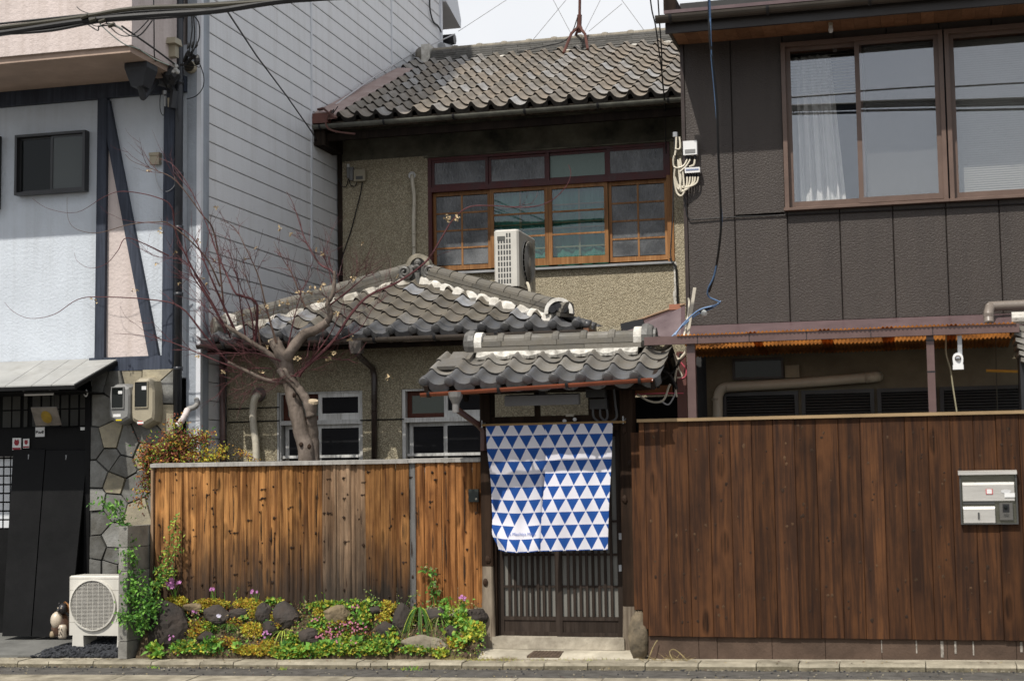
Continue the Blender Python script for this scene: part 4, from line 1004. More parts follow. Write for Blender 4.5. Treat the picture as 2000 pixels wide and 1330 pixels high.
b = MB(); b.tube([oc+uu*-.06-ff*.03, oc+uu*-.2-ff*.05+ss*.02], [.03, .012], 6); b.build('drop', ORNAM, OR)
# ridge running back to the wall
ridge_run(HP, apx+Vector((0, .05, .05)), Vector((apx.x, WY, apx.z+.05)), 2, .17, .04, .5, RIDGE, .066, .4)
# gutter, hopper, downpipes
gutter(AX, lx-.02, at(700, 660, EYA-.05).x, EYA-.06, EZA-.045, .045, GUTTERB, [-3.5, -2.9, -2.4])
gutter(AX, at(700, 660, EYA-.05).x+.004, rx+.06, EYA-.06, EZA-.04, .045, plain('bronze_gutter', (.12, .10, .085), .25, .6, .4, var=.15), [-1.95, -1.35, -.75, -.15])
b = MB(); q = at(697, 672, EYA-.07); b.loft([[(q.x+sx*w, q.y+sy*d, z) for sx, sy in ((-1, -1), (1, -1), (1, 1), (-1, 1))] for w, d, z in ((.062, .055, q.z+.03), (.062, .055, q.z+.005), (.05, .045, q.z-.09))]); b.build('gutter_hopper', plain('grey_brown_hopper', (.10, .085, .075), .4, .4), AX)
b = MB(); b.tube([Vector((q.x, q.y, q.z-.08)), at(704, 698, EYA), at(727, 718, AY-.06), at(731, 735, AY-.05), at(731, 905, AY-.05)], .030, 8); b.build('downpipe', GUTTERB, AX, True)
b = MB(); q = at(434, 700, AY-.12); b.tube([(q.x, AY-.12, 2.82), (at(436, 895, AY-.12).x, AY-.12, 1.2)], .030, 8); b.build('downpipe', POSTM, AX, True)
# bent pvc duct on the wing wall
t = thing('wall_duct', at(503, 790, AY), 'cream bent duct leaving the wing wall by the tree', 'pipe')
b = MB(); b.tube(spline([at(505, 772, AY+.02), at(503, 772, AY-.09), at(498, 778, AY-.11), at(495, 792, AY-.10), at(494, 815, AY-.09), at(496, 840, AY-.08), at(500, 870, AY-.08), at(501, 930, AY-.08)]), .037, 10); b.build('duct', CABLEW, t, True)
b = MB(); b.lathe(at(506, 770, AY-.005), (0, -1, 0), [(0, .075), (.012, .07), (.02, .045)], 14); b.build('collar', plain('grey_putty', (.13, .125, .11), .8), t)
# air conditioner on the roof
def aircon(name_label, P, rz, w, d, h, group, grille_side=False, cols=5, rows=8):
    pass
t = thing('air_conditioner', (-1.2, 3.0, 3.5), 'cream outdoor air conditioner standing end-on behind the roof ridge', 'air conditioner')
x0, x1, y0, y1, z0, z1 = -1.335, -1.062, 3.0, 3.74, 3.56, 4.175
b = MB(); r = .02
pf = [(x0+r, y0), (x1-r, y0), (x1, y0+r), (x1, y1), (x0, y1), (x0, y0+r)]
b.loft([[(x, y, z0) for x, y in pf], [(x, y, z1-.015) for x, y in pf], [(x+(.012 if x < -1.2 else -.012), y+.012*(1 if y < 3.3 else -1), z1) for x, y in pf]]); b.build('casing', OFFWH, t)
b = MB()
for i in range(5):
    for j in range(9):
        if j == 8 and i < 3: continue
        xx = x0+.045+i*.031; zz = z0+.035+j*.062; b.box(xx, y0-.003, zz, xx+.017, y0+.01, zz+.045)
stuff(b.build('vent_slots', STEELD, t)); b = MB(); b.box(x0+.04, y0-.006, z1-.115, x0+.125, y0+.004, z1-.07); b.build('handle_recess', plain('handle_shadow_grey', (.12, .12, .11), .6), t)
fc = Vector((x1+.004, y0+.36, z0+.30))
b = MB()
for rr in (.235, .222, .20, .18, .16, .14, .12, .10, .08): 
    pts = [fc+Vector((.028 if rr < .23 else .0, rr*math.cos(a*.2618), rr*math.sin(a*.2618))) for a in range(25)]; b.tube(pts, .0035 if rr < .23 else .010, 4)
for a in range(20): e = Vector((0, math.cos(a*.314), math.sin(a*.314))); b.tube([fc+e*.05+Vector((.028, 0, 0)), fc+e*.235+Vector((.01, 0, 0))], .003, 4)
b.build('fan_grille', plain('grille_wire', (.42, .40, .36), .4, .4, var=.05, bump=0), t); b = MB(); b.lathe(fc, (1, 0, 0), [(-.0, .225), (.004, .225)], 20); b.build('fan_recess', OFFWD, t); b = MB(); b.lathe(fc+Vector((.02, 0, 0)), (1, 0, 0), [(0, .05), (.012, .05), (.015, .03)], 12); b.build('fan_hub', OFFWH, t)
b = MB()
for k in range(22): z = z0+.04+k*.025; b.box(x1-.001, y0+.60, z, x1+.006, y1-.01, z+.008)
stuff(b.build('side_ribs', OFFWH, t))
b = MB(); b.box(x0+.02, y0+.05, 3.2, x1-.02, y0+.11, z0); b.box(x0+.02, y1-.12, 3.2, x1-.02, y1-.06, z0); b.build('feet', GREYP, t)
b = MB(); b.tube(spline([at(1027, 557, 3.2), at(1030, 553, 3.15), at(1034, 565, 3.1), at(1036, 585, 3.1)]), .016, 6); b.build('pipe_stub', CABLEW, t)
# ================================================================== GATE
GT = thing('roofed_gate', (-.05, .3, 0), 'small roofed wooden gate with grey tiles and dark sliding lattice doors', 'gate')
GY = .30
pl0, pl1 = at(940, 1050, GY-.06).x, at(962, 1050, GY-.06).x
pr0, pr1 = at(1214, 1050, GY-.06).x, at(1241, 1050, GY-.06).x
ptop = 2.36
zf = at(950, 1105, GY-.06).z
def post(x0, x1, z0, z1, mat, name='post', tp=0.):
    b = MB(); r = .012; y0, y1 = GY-.07, GY+.08
    pf = lambda k: [(x0+r-k, y0), (x1-r+k, y0), (x1+k, y0+r), (x1+k, y1), (x0-k, y1), (x0-k, y0+r)]
    b.loft([[(x, y, z0) for x, y in pf(tp)], [(x, y, z1) for x, y in pf(0)]]); return b.build(name, mat, GT)
post(pl0, pl1, zf, ptop, GATEW); post(pl0+.006, pl1-.004, .0, zf-.003, GATEP, 'post_foot', .016)
post(pr0, pr1, .42, ptop, GATEW); post(pr0-.0, pr1-.01, .0, .417, GATEP, 'post_foot', .012)
for (px, py) in ((953, 1092), (948, 1137), (1218, 840), (1231, 905), (1243, 1130), (1220, 975)):
    q = at(px, py, GY-.075); b = MB(); b.blob(q, .026, .014, .034, px, .2, 8, 5); b.build('knot', KNOT, GT)
zs = at(1090, 1244, GY-.05).z
b = MB(); b.box(pl1-.01, GY-.09, .05, pr0+.01, GY+.10, zs); b.build('sill', plain('worn_stone_sill', (.40, .36, .29), .9, .15, var=.3, ns=7, bump=.6, bs=40, col2=(.24, .21, .165, 1)), GT)
zl0, zl1 = at(1080, 832, GY).z, at(1080, 812, GY).z
b = MB(); b.box(pl1, GY-.05, zl0-.05, pr0, GY+.06, zl1); b.build('lintel', GATEW, GT)
zt0 = at(1080, 764, GY).z
b = MB(); b.box(pl0-.12, GY-.07, zt0-.01, pr1+.14, GY+.08, zt0+.13); b.build('top_beam', GATEW, GT)
xm = at(1050, 800, GY).x
b = MB(); b.box(xm-.022, GY-.03, zl1, xm+.018, GY+.04, zt0); b.box(at(1150, 800, GY).x, GY-.02, zl1, pr0, GY+.03, zt0); b.build('transom_bar', GATEW, GT)
# sliding doors
dz0, dz1 = zs+.002, zl0-.05
dm = at(1089, 1150, GY).x
def door(x0, x1, y, nb):
    D = grp('sliding_door', GT, (x0, y, dz0)); s = .05; hb = at(1030, 1206, y).z
    b = MB(); b.box(x0, y, dz0, x0+s, y+.03, dz1); b.box(x1-s, y, dz0, x1, y+.03, dz1); b.box(x0+s, y+.001, dz1-s, x1-s, y+.029, dz1); b.box(x0+s, y+.001, dz0, x1-s, y+.029, dz0+.035); b.box(x0+s, y+.001, hb-.02, x1-s, y+.029, hb+.012); b.build('door_frame', SLATW, D)
    b = MB(); b.box(x0+s, y+.010, dz0+.035, x1-s, y+.022, hb-.02); b.build('kick_panel', SLATW, D)
    for i in range(nb):
        x = x0+s+(x1-x0-2*s)*(i+1)/(nb+1); b = MB(); b.box(x-.0115, y+.000, hb+.012, x+.0115, y+.018, dz1-s); b.build('slat', SLATW, D)
    for zz in (hb+.27, hb+.545, hb+.83):
        b = MB(); b.box(x0+s, y+.006, zz-.010, x1-s, y+.024, zz+.010); b.build('cross_rail', SLATW, D)
    b = MB(); b.box(x0+s, y+.026, hb, x1-s, y+.032, dz1-s); b.build('pane', DOORGL, D)
door(pl1+.02, dm+.02, GY+.035, 8); door(dm-.01, pr0-.002, GY+.0, 8)
b = MB(); b.box(pl1, GY-.02, dz0, pl1+.022, GY+.07, dz1); b.build('jamb', GATEW, GT)
for py in (1048, 1110):
    q = at(1210, py, GY-.04); b = MB(); b.box(q.x-.012, GY-.012, q.z-.025, q.x+.012, GY-.001, q.z+.03); b.build('latch', GALV, GT)
# roof of the gate
GE, GZ = -.27, 2.335; gx0, gx1 = -1.10, .965; A_G = math.atan(.45)
RGt = grp('roof', GT, (0, GE, GZ))
slG = Vector((0, math.cos(A_G), math.sin(A_G))); nG = Vector((0, -math.sin(A_G), math.cos(A_G)))
TWg = (gx1-gx0)/9.0; TEg = .225
msG = [with_mat(tile_mesh(TWg, TEg, seed=30+k, lip=.022, lift=.022, amp=1.05), TILE_G, EDGE_G) for k in range(4)]
meG = [with_mat(tile_mesh(TWg, TEg, lip=.07, lift=.018, amp=1.15, knob=True, seed=40+k), TILE_E) for k in range(2)]
for r in range(3):
    for c in range(9):
        P = Vector((gx0+.01+c*TWg, GE, GZ+.0))+slG*(r*TEg+R.uniform(-.004, .004))+nG*R.uniform(-.002, .002)
        put_tile(R.choice(meG if r == 0 else msG), P, A_G, 0, RGt)
Lg = 3*TEg+.01; top = Vector((0, GE, GZ))+slG*Lg
b = MB(); b.loft([[(x, GE+.02, GZ-.035), (x, top.y, top.z-.035), (x, 2*top.y-GE-.02, GZ-.035), (x, top.y, top.z-.07), ] for x in (gx0+.03, gx1-.02)]); b.build('roof_boards', DARKW, RGt)
for r in range(3):                                    # street-averted slope
    for c in range(9):
        P = Vector((gx0+.01+(c+1)*TWg, 2*top.y-GE, GZ))+Vector((0, -slG.y, slG.z))*(r*TEg)
        put_tile(R.choice(msG), P, A_G, math.pi, RGt)
for x in (gx0+.04, gx1-.06):                          # barge boards under the verges
    b = MB()
    for sg in (1, -1):
        A = Vector((x, top.y-sg*(top.y-GE)+.0, GZ-.06)); B = Vector((x, top.y, top.z-.06)); b.bar(A, B, .035, .09)
    b.build('barge_board', DARKW, RGt)
for k in range(8):
    x = gx0+.15+k*(gx1-gx0-.3)/7; b = MB(); b.bar((x, GE+.06, GZ-.045), (x, top.y, top.z-.075), .035, .045); b.build('rafter', DARKW, RGt)
b = MB(); b.box(gx0+.05, GE+.20, GZ-.075, gx1-.04, GE+.26, GZ+.0); b.build('eave_purlin', DARKW, RGt)
# ridge
GR = grp('ridge', GT, (0, top.y, top.z)); rxa, rxb = at(925, 690, top.y-.1).x, at(1252, 650, top.y-.1).x
ridge_run(GR, (rxa, top.y, top.z+.015), (rxb, top.y, top.z+.012), 2, .20, .05, .45, RIDGE, .062, .245, band=True)
PATCHY = plain('patchy_lime', (.58, .56, .51), .9, .1, var=.5, ns=10, bump=.6, bs=30, col2=(.15, .14, .12, 1))
rings = []; n = 110
for k in range(n+1):
    x = rxa+.03+(rxb-rxa-.06)*k/n; ph = (x-gx0)/TWg; sc = .5+.5*math.cos(2*math.pi*(ph-.62)); w = .022+.030*sc+R.uniform(-.006, .006); yb = top.y-.095
    rings.append([(x, yb+.03, top.z+.03), (x, yb-.004, top.z+.022), (x, yb-w, top.z+.006-w*.45-.012*sc), (x, yb-w+.01, top.z-.05)])
b = MB(); b.loft(rings); b.build('lime_bedding', PATCHY, GR)
ux = Vector((1, 0, 0)); uz = Vector((0, 0, 1)); uy = Vector((0, 1, 0))
for x, sg in ((rxa, -1), (rxb, 1)):
    b = MB(); c = Vector((x, top.y, top.z+.10)); half_arch(b, c, uy, uz, ux*(-sg), .105, .02, .07, a0=-.9, a1=math.pi+.9, n=10); b.build('end_plaster', SHIKKUI, GR)
    b = MB(); b.lathe(c+ux*(sg*.002)+uz*.01, ux*sg, [(0, .115), (.05, .12), (.09, .10), (.11, .05)], 14); b.blob(c+ux*(sg*.05)+uz*-.10, .05, .10, .06, 3, .15, 8, 5); b.build('end_ornament', ORNAM, GR)
    if sg > 0:
        b = MB(); b.lathe(c+ux*.10+uz*.01, ux, [(0, .08), (.02, .08), (.022, .055), (.01, .05), (.01, .0)], 12)
        for k in range(6): b.blob(c+ux*.115+uy*(.045*math.cos(k*1.047))+uz*(.01+.045*math.sin(k*1.047)), .014, .014, .014, k, .1, 6, 4)
        b.build('end_crest', ORNAM, GR)
for k in range(2):
    b = MB(); P = Vector((rxa-.10-.05*k, top.y-.14-.16*k, top.z-.02-.07*k)); b.obox(P, ux*.10, slG*.10, nG*.016); b.build('verge_tile', TILE_G, RGt)
# orange gutter with funnel
ga, gb = at(822, 768, GE-.05), at(1274, 738, GE-.05)
gutter(GT, ga.x, gb.x, GE-.05, gb.z, .035, GUTTERO, [at(p, 750, GE-.05).x for p in (838, 975, 1108, 1250)], dz=gb.z-ga.z)
q = at(890, 771, GE-.05); b = MB(); b.loft([[(q.x+r*math.cos(a), GE-.05+r*math.sin(a), z) for a in [k*.5236 for k in range(12)]] for r, z in ((.065, q.z+.025), (.06, q.z-.02), (.03, q.z-.08), (.03, q.z-.15))]); b.build('gutter_funnel', plain('dull_zinc', (.24, .23, .22), .5, .4, .3, var=.2), GT)
b = MB(); b.tube([Vector((q.x, GE-.05, q.z-.12)), at(893, 800, GE-.04), at(935, 830, GY-.12), at(944, 842, GY-.1), at(944, 880, GY-.1)], .028, 8); b.build('gutter_pipe', plain('brown_red_pipe', (.09, .04, .032), .4, .4), GT)
# things fixed to the gate
t = thing('strip_light', at(1058, 780, .1), 'grey box strip light mounted under the gate eave', 'lamp')
a = at(986, 793, .08); c = at(1130, 769, .08); d3 = c.z-a.z
b = MB(); b.loft([[(x, .07, a.z+s), (x, .07, a.z+.085+s), (x, .15, a.z+.10+s), (x, .15, a.z+s)] for x, s in ((a.x, 0), (c.x, .0))]); b.build('body', plain('dull_grey_enamel', (.21, .21, .22), .5, .3, var=.08), t)
b = MB(); b.box(a.x+.3, .10, a.z+.09, a.x+.36, .2, zt0+.05); b.build('bracket', BLACKP, t)
t = thing('electric_box', at(1165, 785, .2), 'dark electric switch box with looping cables under the gate eave', 'electric box')
a = at(1152, 799, .2); c = at(1185, 760, .2)
b = MB(); b.box(a.x, .19, a.z, c.x, .28, a.z+.085); b.box(a.x-.03, .18, a.z+.10, c.x-.01, .28, c.z+.02); b.build('casing', plain('charcoal_plastic', (.045, .045, .045), .5, .35), t)
b = MB(); 
for k, (p0, p1) in enumerate(((1158, 1178), (1172, 1196))):
    b.tube(spline([at(p0, 798, .2), at(p0+2, 815, .19), at((p0+p1)/2+5, 824, .19), at(p1+8, 815, .2), at(p1+6, 790, .22), at(p1+2, 755, .22)]), .010, 6)
b.build('conduit', plain('grey_conduit', (.09, .09, .09), .5, .3), t)
for p, w in (((1103, 822), 'leftmost small ceramic insulator on the gate lintel'), ((1123, 819), 'middle small ceramic insulator on the gate lintel'), ((1143, 828), 'rightmost small ceramic insulator on the gate lintel')):
    q = at(p[0], p[1], GY-.06); b = MB(); b.lathe(q+Vector((0, .01, 0)), (0, -1, 0), [(0, .015), (.03, .016), (.035, .006)], 9); tag(b.build('insulator', WHITEP), w, 'insulator', 'insulators on the gate lintel')
q = at(1113, 811, GY-.06); b = MB(); b.box(q.x-.035, GY-.07, q.z-.01, q.x+.035, GY-.05, q.z+.012); tag(b.build('name_plate', BEIGEP), 'tiny cream plate on the gate lintel above the curtain', 'plate')

# ------------------------------------------------------------------ noren curtain
NY = .13
def norenmat():
    k = NT('printed_curtain'); uv = k.n('UVMap'); sp = k.n('SeparateXYZ'); k.l(uv.outputs[0], sp.inputs[0])
    u, v = sp.outputs[0], sp.outputs[1]
    row = k.mth('FLOOR', v); fv = k.mth('SUBTRACT', v, row)
    par = k.mth('MULTIPLY', k.mth('MODULO', k.mth('ADD', row, 20.0), 2.0), .5)
    a = k.mth('FRACT', k.mth('ADD', k.mth('ADD', u, par), 40.0))
    d = k.mth('MULTIPLY', k.mth('ABSOLUTE', k.mth('SUBTRACT', a, .5)), 2.0)
    tri = k.mth('LESS_THAN', k.mth('ADD', d, fv), .965)
    tri = k.mth('MULTIPLY', tri, k.mth('GREATER_THAN', fv, .015))
    hole = k.mth('MULTIPLY', k.mth('COMPARE', row, 8.0), k.mth('LESS_THAN', k.mth('ABSOLUTE', k.mth('SUBTRACT', u, 2.5)), .52))
    hole.node.inputs[2].default_value = .5
    for n in k.t.nodes:
        if n.type == 'MATH' and n.operation == 'COMPARE': n.inputs[2].default_value = .5
    tri = k.mth('MULTIPLY', tri, k.mth('SUBTRACT', 1.0, hole))
    edge = k.mth('GREATER_THAN', v, 9.94); tri = k.mth('MAXIMUM', tri, k.mth('MULTIPLY', edge, k.mth('GREATER_THAN', d, .2)))
    w = k.n('TexWave'); w.inputs['Scale'].default_value = 60
    nz = k.noise(k.coord('Object'), 220, 2, .5)
    blue = k.mix(k.rng(nz, .3, .7), (.019, .075, .295, 1), (.026, .095, .35, 1)); white = k.mix(k.rng(nz, .3, .7), (.74, .73, .80, 1), (.80, .79, .85, 1))
    c = k.mix(tri, white, blue); k.set(c, .9, .1)
    tr = k.n('BsdfTranslucent'); k.l(c, tr.inputs[0]); m = k.n('MixShader'); m.inputs[0].default_value = .18
    k.l(k.b.outputs[0], m.inputs[1]); k.l(tr.outputs[0], m.inputs[2]); k.l(m.outputs[0], k.out.inputs[0]); k.bump(nz, .12, .003)
    return k.m
NM = norenmat()
NO = thing('noren_curtain', (-.08, NY, .89), 'white split door curtain printed with blue triangles hanging in the gate', 'curtain')
TLx, TRx = at(949, 833, NY).x, at(1197, 827, NY).x
ztop = at(1075, 828, NY).z; zbot = at(1075, 1077, NY).z
per = (TRx-TLx)/9.07; hgt = (ztop-zbot)/10.0
mid = at(1066, 900, NY).x
def cloth(u0, u1, x_at, y_at, zt_at, zb_at, nu=44, nv=60):
    b = MB(); b.uv = []
    for j in range(nv+1):
        t = j/nv
        for i in range(nu+1):
            s = i/nu; u = u0+(u1-u0)*s
            b.v.append(Vector((x_at(s, t), y_at(s, t), zt_at(s)+(zb_at(s)-zt_at(s))*t))); b.uv.append((u, .18+t*9.82))
    for j in range(nv):
        for i in range(nu):
            a = j*(nu+1)+i; b.f.append((a, a+nu+1, a+nu+2, a+1)); b.mi.append(0)
    return b
um = (mid-TLx)/per
def sm(a, b_, x): t = max(0, min(1, (x-a)/(b_-a))); return t*t*(3-2*t)
LBx0, LBx1 = at(958, 1060, NY).x, at(1061, 1070, NY).x
def xl_(s, t):
    l = TLx+(LBx0-TLx)*t+.055*sm(.86, 1, t)*1.0; r = mid+(LBx1-mid)*sm(.2, 1, t); return l+(r-l)*s
def yl_(s, t): return NY+.085*sm(.12, .5, t)*sm(1.0, .72, t)*(1-.35*s)+.012*math.sin(s*9+t*2)*t+.010*math.sin(s*21+1+t)*t*.6-.05*sm(.82, 1, s)*sm(.3, .9, t)*-.5+.05*sm(.8, 1, t)*sm(.25, 0, s)+.05*sm(.9, 1, s)*sm(.25, .6, t)
b = cloth(0.16, um+.1, xl_, yl_, lambda s: ztop+.0, lambda s: zbot+.012-.02*math.sin(s*3.1)); b.build('cloth_panel', NM, NO, True)
RBx0, RBx1 = at(1060, 1070, NY).x, at(1189, 1070, NY).x
def xr_(s, t):
    l = mid+(RBx0-mid)*sm(.25, 1, t); r = TRx+(RBx1-TRx)*t; return l+(r-l)*s
def yr_(s, t): return NY-.004-.05*sm(.25, .7, t)+.012*math.sin(s*8+2-t*2)*t-.030*math.cos(s*5.0)*sm(.2, .8, t)*.8+.008*math.sin(s*19)*t
b = cloth(um, 9.07+.16, xr_, yr_, lambda s: ztop+.0, lambda s: zbot+.006+.012*s); b.build('cloth_panel', NM, NO, True)
tq = at(988, 1046, NY-.03); cu = bpy.data.curves.new('lettering', 'FONT'); cu.body = 'La Machiya Mibu'; cu.size = .042; cu.resolution_u = 3
to = bpy.data.objects.new('lettering_tmp', cu); COL.objects.link(to); bpy.context.view_layer.update()
me = bpy.data.meshes.new_from_object(to.evaluated_get(bpy.context.evaluated_depsgraph_get())); bpy.data.objects.remove(to)
me.materials.clear(); me.materials.append(plain('blue_lettering', (.10, .16, .46), .8, var=.03, bump=0))
wid = max(v.co.x for v in me.vertices); tw = at(1042, 1040, NY).x-at(988, 1040, NY).x
for v in me.vertices:
    x, y = v.co.x*tw/wid, v.co.y*tw/wid; X = tq.x+x; Z = tq.z+y; t = .8; s = .5
    for _ in range(4):
        s = (X-xl_(0, t))/(xl_(1, t)-xl_(0, t)); t = (ztop-Z)/(ztop-(zbot+.012-.02*math.sin(s*3.1)))
    v.co = Vector((X, yl_(s, t)-.010, Z))-Vector(wloc(NO))
lo = bpy.data.objects.new('lettering', me); COL.objects.link(lo); lo.parent = NO
b = MB(); zz = ztop+.004; b.tube([(at(941, 835, NY).x, NY+.004, zz), (at(1222, 826, NY).x, NY+.004, zz)], .011, 8); b.build('rod', plain('bamboo_rod', (.30, .19, .08), .5, .3), NO)
b = MB()
for p in ((941, 832), (1217, 824)): q = at(p[0], p[1], NY); b.tube([q+Vector((0, .0, .05)), q+Vector((0, .0, -.01)), q+Vector((0, .1, .03))], .006, 5)
b.build('rod_hook', GALV, NO)

# ================================================================== LEFT FENCE
LF = thing('plank_fence', (-2.3, .35, 0), 'orange-brown weathered cedar plank fence with grey cap above the rock bed', 'fence')
LY = .33
edges = [302, 330, 356.5, 383, 409.5, 436, 463.6, 490, 518, 545, 573, 601, 629, 657, 685, 713, 743, 772, 799, 812, 830.5, 863, 892, 923, 942]
ztopF = at(620, 905, LY).z-.012
for i in range(len(edges)-1):
    x0 = at(edges[i], 1000, LY).x+.002; x1 = at(edges[i+1], 1000, LY).x-.002
    zb_ = .30+R.uniform(-.01, .02) if i < 19 else .385+R.uniform(-.01, .01)
    yo = R.uniform(-.004, .006)-(.012 if i >= 19 else 0); w = x1-x0
    b = MB(); prof = []; n = 10; g1 = R.uniform(.35, .7); sd = R.uniform(0, 6)
    gr2 = R.uniform(.12, .3)
    for k in range(n+1):
        t = k/n; d = .0035*math.sin(t*9+sd)+.0022*math.sin(t*23+sd*2)
        if w > .09 and abs(t-g1) < .06: d += .010
        if w > .09 and abs(t-gr2) < .05: d += .005
        if k in (0, n): d += .008
        prof.append((x0+w*t, LY+yo+d))
    prof += [(x1, LY+yo+.028), (x0, LY+yo+.028)]
    zz = [zb_, zb_+.3, .95, 1.35, ztopF]
    b.loft([[(x+.003*math.sin(z*3+sd), y+.003*math.sin(z*4+sd*3+x*30), z) for x, y in prof] for z in zz])
    nk = R.randint(3, 8)
    tr = R.choice((.3, .5, .65))
    for k in range(nk if w > .09 else 2):
        z = R.uniform(zb_+.1, ztopF-.05); x = x0+w*min(.88, max(.12, tr+R.uniform(-.22, .22))); s = R.uniform(.006, .0125)
        b.blob((x, LY+yo-.001, z), s*1.1, .009, s*R.uniform(.8, 1.5), i*31+k, .3, 6, 4, 1)
        if R.random() < .35: b.obox((x+.012, LY+yo+.003, z+.002), (R.uniform(.012, .03), 0, .004), (0, .005, 0), (0, 0, .0035), 1)
    for k in range(R.randint(2, 4)):                  # open cracks
        z = R.uniform(.5, ztopF-.4); x = x0+w*tr+R.uniform(-.02, .02); L = R.uniform(.10, .36)
        b.loft([[(x+dx*q, LY+yo-.0022+abs(dx)*.3, z+L*v) for dx in (-.0055, 0, .0055)]+[(x, LY+yo+.008, z+L*v)] for v, q in ((0, .1), (.35, 1), (.6, .7), (1, .1))], 1)
    m = FENCE_LN if i > 18 else FENCE_LR if i in (15, 16, 17) else (FENCE_LG if i in (12, 13, 14, 18) else FENCE_L)
    if i == 18: m = plain('silvered_plank', (.15, .145, .14), .8, var=.3, ns=4, stretch=(6, 6, .6), bump=.4)
    b.build('plank', [m, KNOT], LF)
cx = [at(296, 905, LY).x, at(799, 898, LY).x, at(944, 892, LY).x]
for a, c, m in ((cx[0], cx[1]-.003, CAPG), (cx[1]+.003, cx[2], CAPG)):
    b = MB(); dz = 0 if a == cx[0] else .003; b.loft([[(x, LY-.03, ztopF+.000+dz), (x, LY-.03, ztopF+.032+dz), (x, LY+.06, ztopF+.040+dz), (x, LY+.06, ztopF+.0+dz)] for x in (a, c)]); b.build('cap', m, LF)
b = MB(); b.box(cx[0]+.01, LY+.03, .25, cx[0]+.07, LY+.10, ztopF); b.build('fence_post', DARKW, LF)
b = MB(); x = cx[0]+.012; b.box(x-.012, LY-.012, .3, x+.012, LY+.03, ztopF-.002); b.build('edge_batten', FENCE_LG, LF)
b = MB()
for z in (.6, 1.45): b.box(cx[0]+.02, LY+.034, z-.03, cx[2], LY+.07, z+.03)
b.build('back_rail', DARKW, LF)
t = thing('doorbell', at(927, 968, LY-.03), 'black doorbell box with tiny cream button on the left fence', 'doorbell'); a = at(916, 980, LY-.03); c = at(935, 955, LY-.03)
b = MB(); b.box(a.x, LY-.045, a.z, c.x, LY-.015, c.z); b.build('casing', plain('dark_green_plastic', (.02, .026, .022), .4, .4), t); q = at(930, 974, LY-.047); b = MB(); b.lathe((q.x, LY-.043, q.z), (0, -1, 0), [(0, .011), (.006, .009)], 8); b.build('button', BEIGEP, t)

# ================================================================== RIGHT FENCE
RF = thing('board_fence', (2.3, 0, 0), 'tall dark brown board fence with knots and tan cap on a rendered base', 'fence')
re = [1261, 1303, 1346, 1388, 1429, 1471, 1513, 1555, 1597, 1641, 1684, 1728, 1772, 1817, 1861, 1906, 1951, 1996, 2042, 2088, 2134]
zb0 = .195; zT = at(1600, 816, 0).z-.005
for i in range(len(re)-1):
    x0 = at(re[i], 980, 0).x+.0012; x1 = at(re[i+1], 980, 0).x-.0012; y = R.uniform(-.003, .003); c = .004
    b = MB(); b.extz([(x0, y+c), (x0+c, y), (x1-c, y), (x1, y+c), (x1, y+.011), (x1+.007, y+.011), (x1+.007, y+.021), (x0, y+.021)], zb0+R.uniform(-.002, .002), zT)
    for k in range(R.randint(5, 11)):
        z = R.uniform(.3, zT-.05); x = x0+R.uniform(.03, (x1-x0)-.03); s = R.uniform(.006, .014)
        b.blob((x, y+.0, z), s, .0025, s*R.uniform(.9, 1.6), i*37+k, .25, 7, 4, 1 if R.random() < .45 else 2)
    b.build('board', [FENCE_R, KNOTR, KNOT], RF)
b = MB(); xa = at(1244, 823, -.02).x; b.box(xa, -.03, zT+.002, 4.6, .06, zT+.028); b.build('cap', CAPR, RF)
b = MB(); xb = at(1251, 980, 0).x; b.box(xb, -.002, zb0+.06, at(1261, 980, 0).x, .05, zT); b.build('edge_board', FENCE_R, RF)
b = MB(); b.box(pr1+.0, .12, .4, xb+.05, .14, zT-.08); b.build('return_board', FENCE_R, RF)
for x in (.85, 1.9, 2.95, 4.0):
    b = MB(); b.box(x, .022, zb0, x+.07, .09, zT); b.build('fence_post', DARKW, RF)
bx = [at(1266, 1260, .03).x]+[at(p, 1262, .03).x for p in (1365, 1401, 1508, 1612, 1722, 1850, 1985)]+[4.4]
for a, c in zip(bx[:-1], bx[1:]):
    b = MB(); b.box(a+.002, .028+R.uniform(-.002, .002), -.05, c-.002, .15, zb0-.006); b.build('base_block', BASEB, RF)
ST = plain('white_lime_streak', (.36, .33, .29), .9, .1, var=.4, ns=30, bump=0)
b = MB()
for px, w, h in ((1790, .010, .10), (1840, .022, .13), (1866, .015, .10), (1901, .010, .11), (1722, .006, .10), (1995, .018, .08)):
    q = at(px, 1262, .02); b.obox((q.x, .0255, zb0-.012-h/2), (w/2, 0, 0), (0, .001, 0), (0, 0, h/2))
stuff(b.build('lime_streak', ST, RF))
# letterbox / intercom plate
t = thing('letterbox_panel', at(1930, 1020, -.02), 'steel letterbox and intercom panel set in the dark board fence', 'letterbox')
Yp = -.03
a = at(1877, 1024, Yp); c = at(1985, 919, Yp); X0, X1, Z0, Z1 = a.x, c.x, a.z, c.z; w_ = X1-X0; h_ = Z1-Z0
U = lambda u: X0+w_*u
V_ = lambda v: Z0+h_*v
b = MB(); b.box(X0, Yp+.012, Z0, X1, .0, Z1-.01); b.build('back_plate', plain('olive_steel', (.16, .155, .12), .35, .5, .7, var=.1), t)
b = MB(); b.box(X0, Yp-.012, Z0, X0+.012, Yp+.0115, Z1-.03); b.box(X1-.012, Yp-.012, Z0, X1, Yp+.0115, Z1-.03); b.box(X0+.012, Yp-.012, Z0, X1-.012, Yp+.0115, Z0+.008); b.build('rim', STEELD, t)
b = MB(); b.loft([[(x, Yp-.03, Z1-.028), (x, Yp-.03, Z1-.004), (x, Yp+.01, Z1+.006), (x, Yp+.01, Z1-.028)] for x in (X0-.008, X1+.002)]); b.build('hood', STEEL, t)
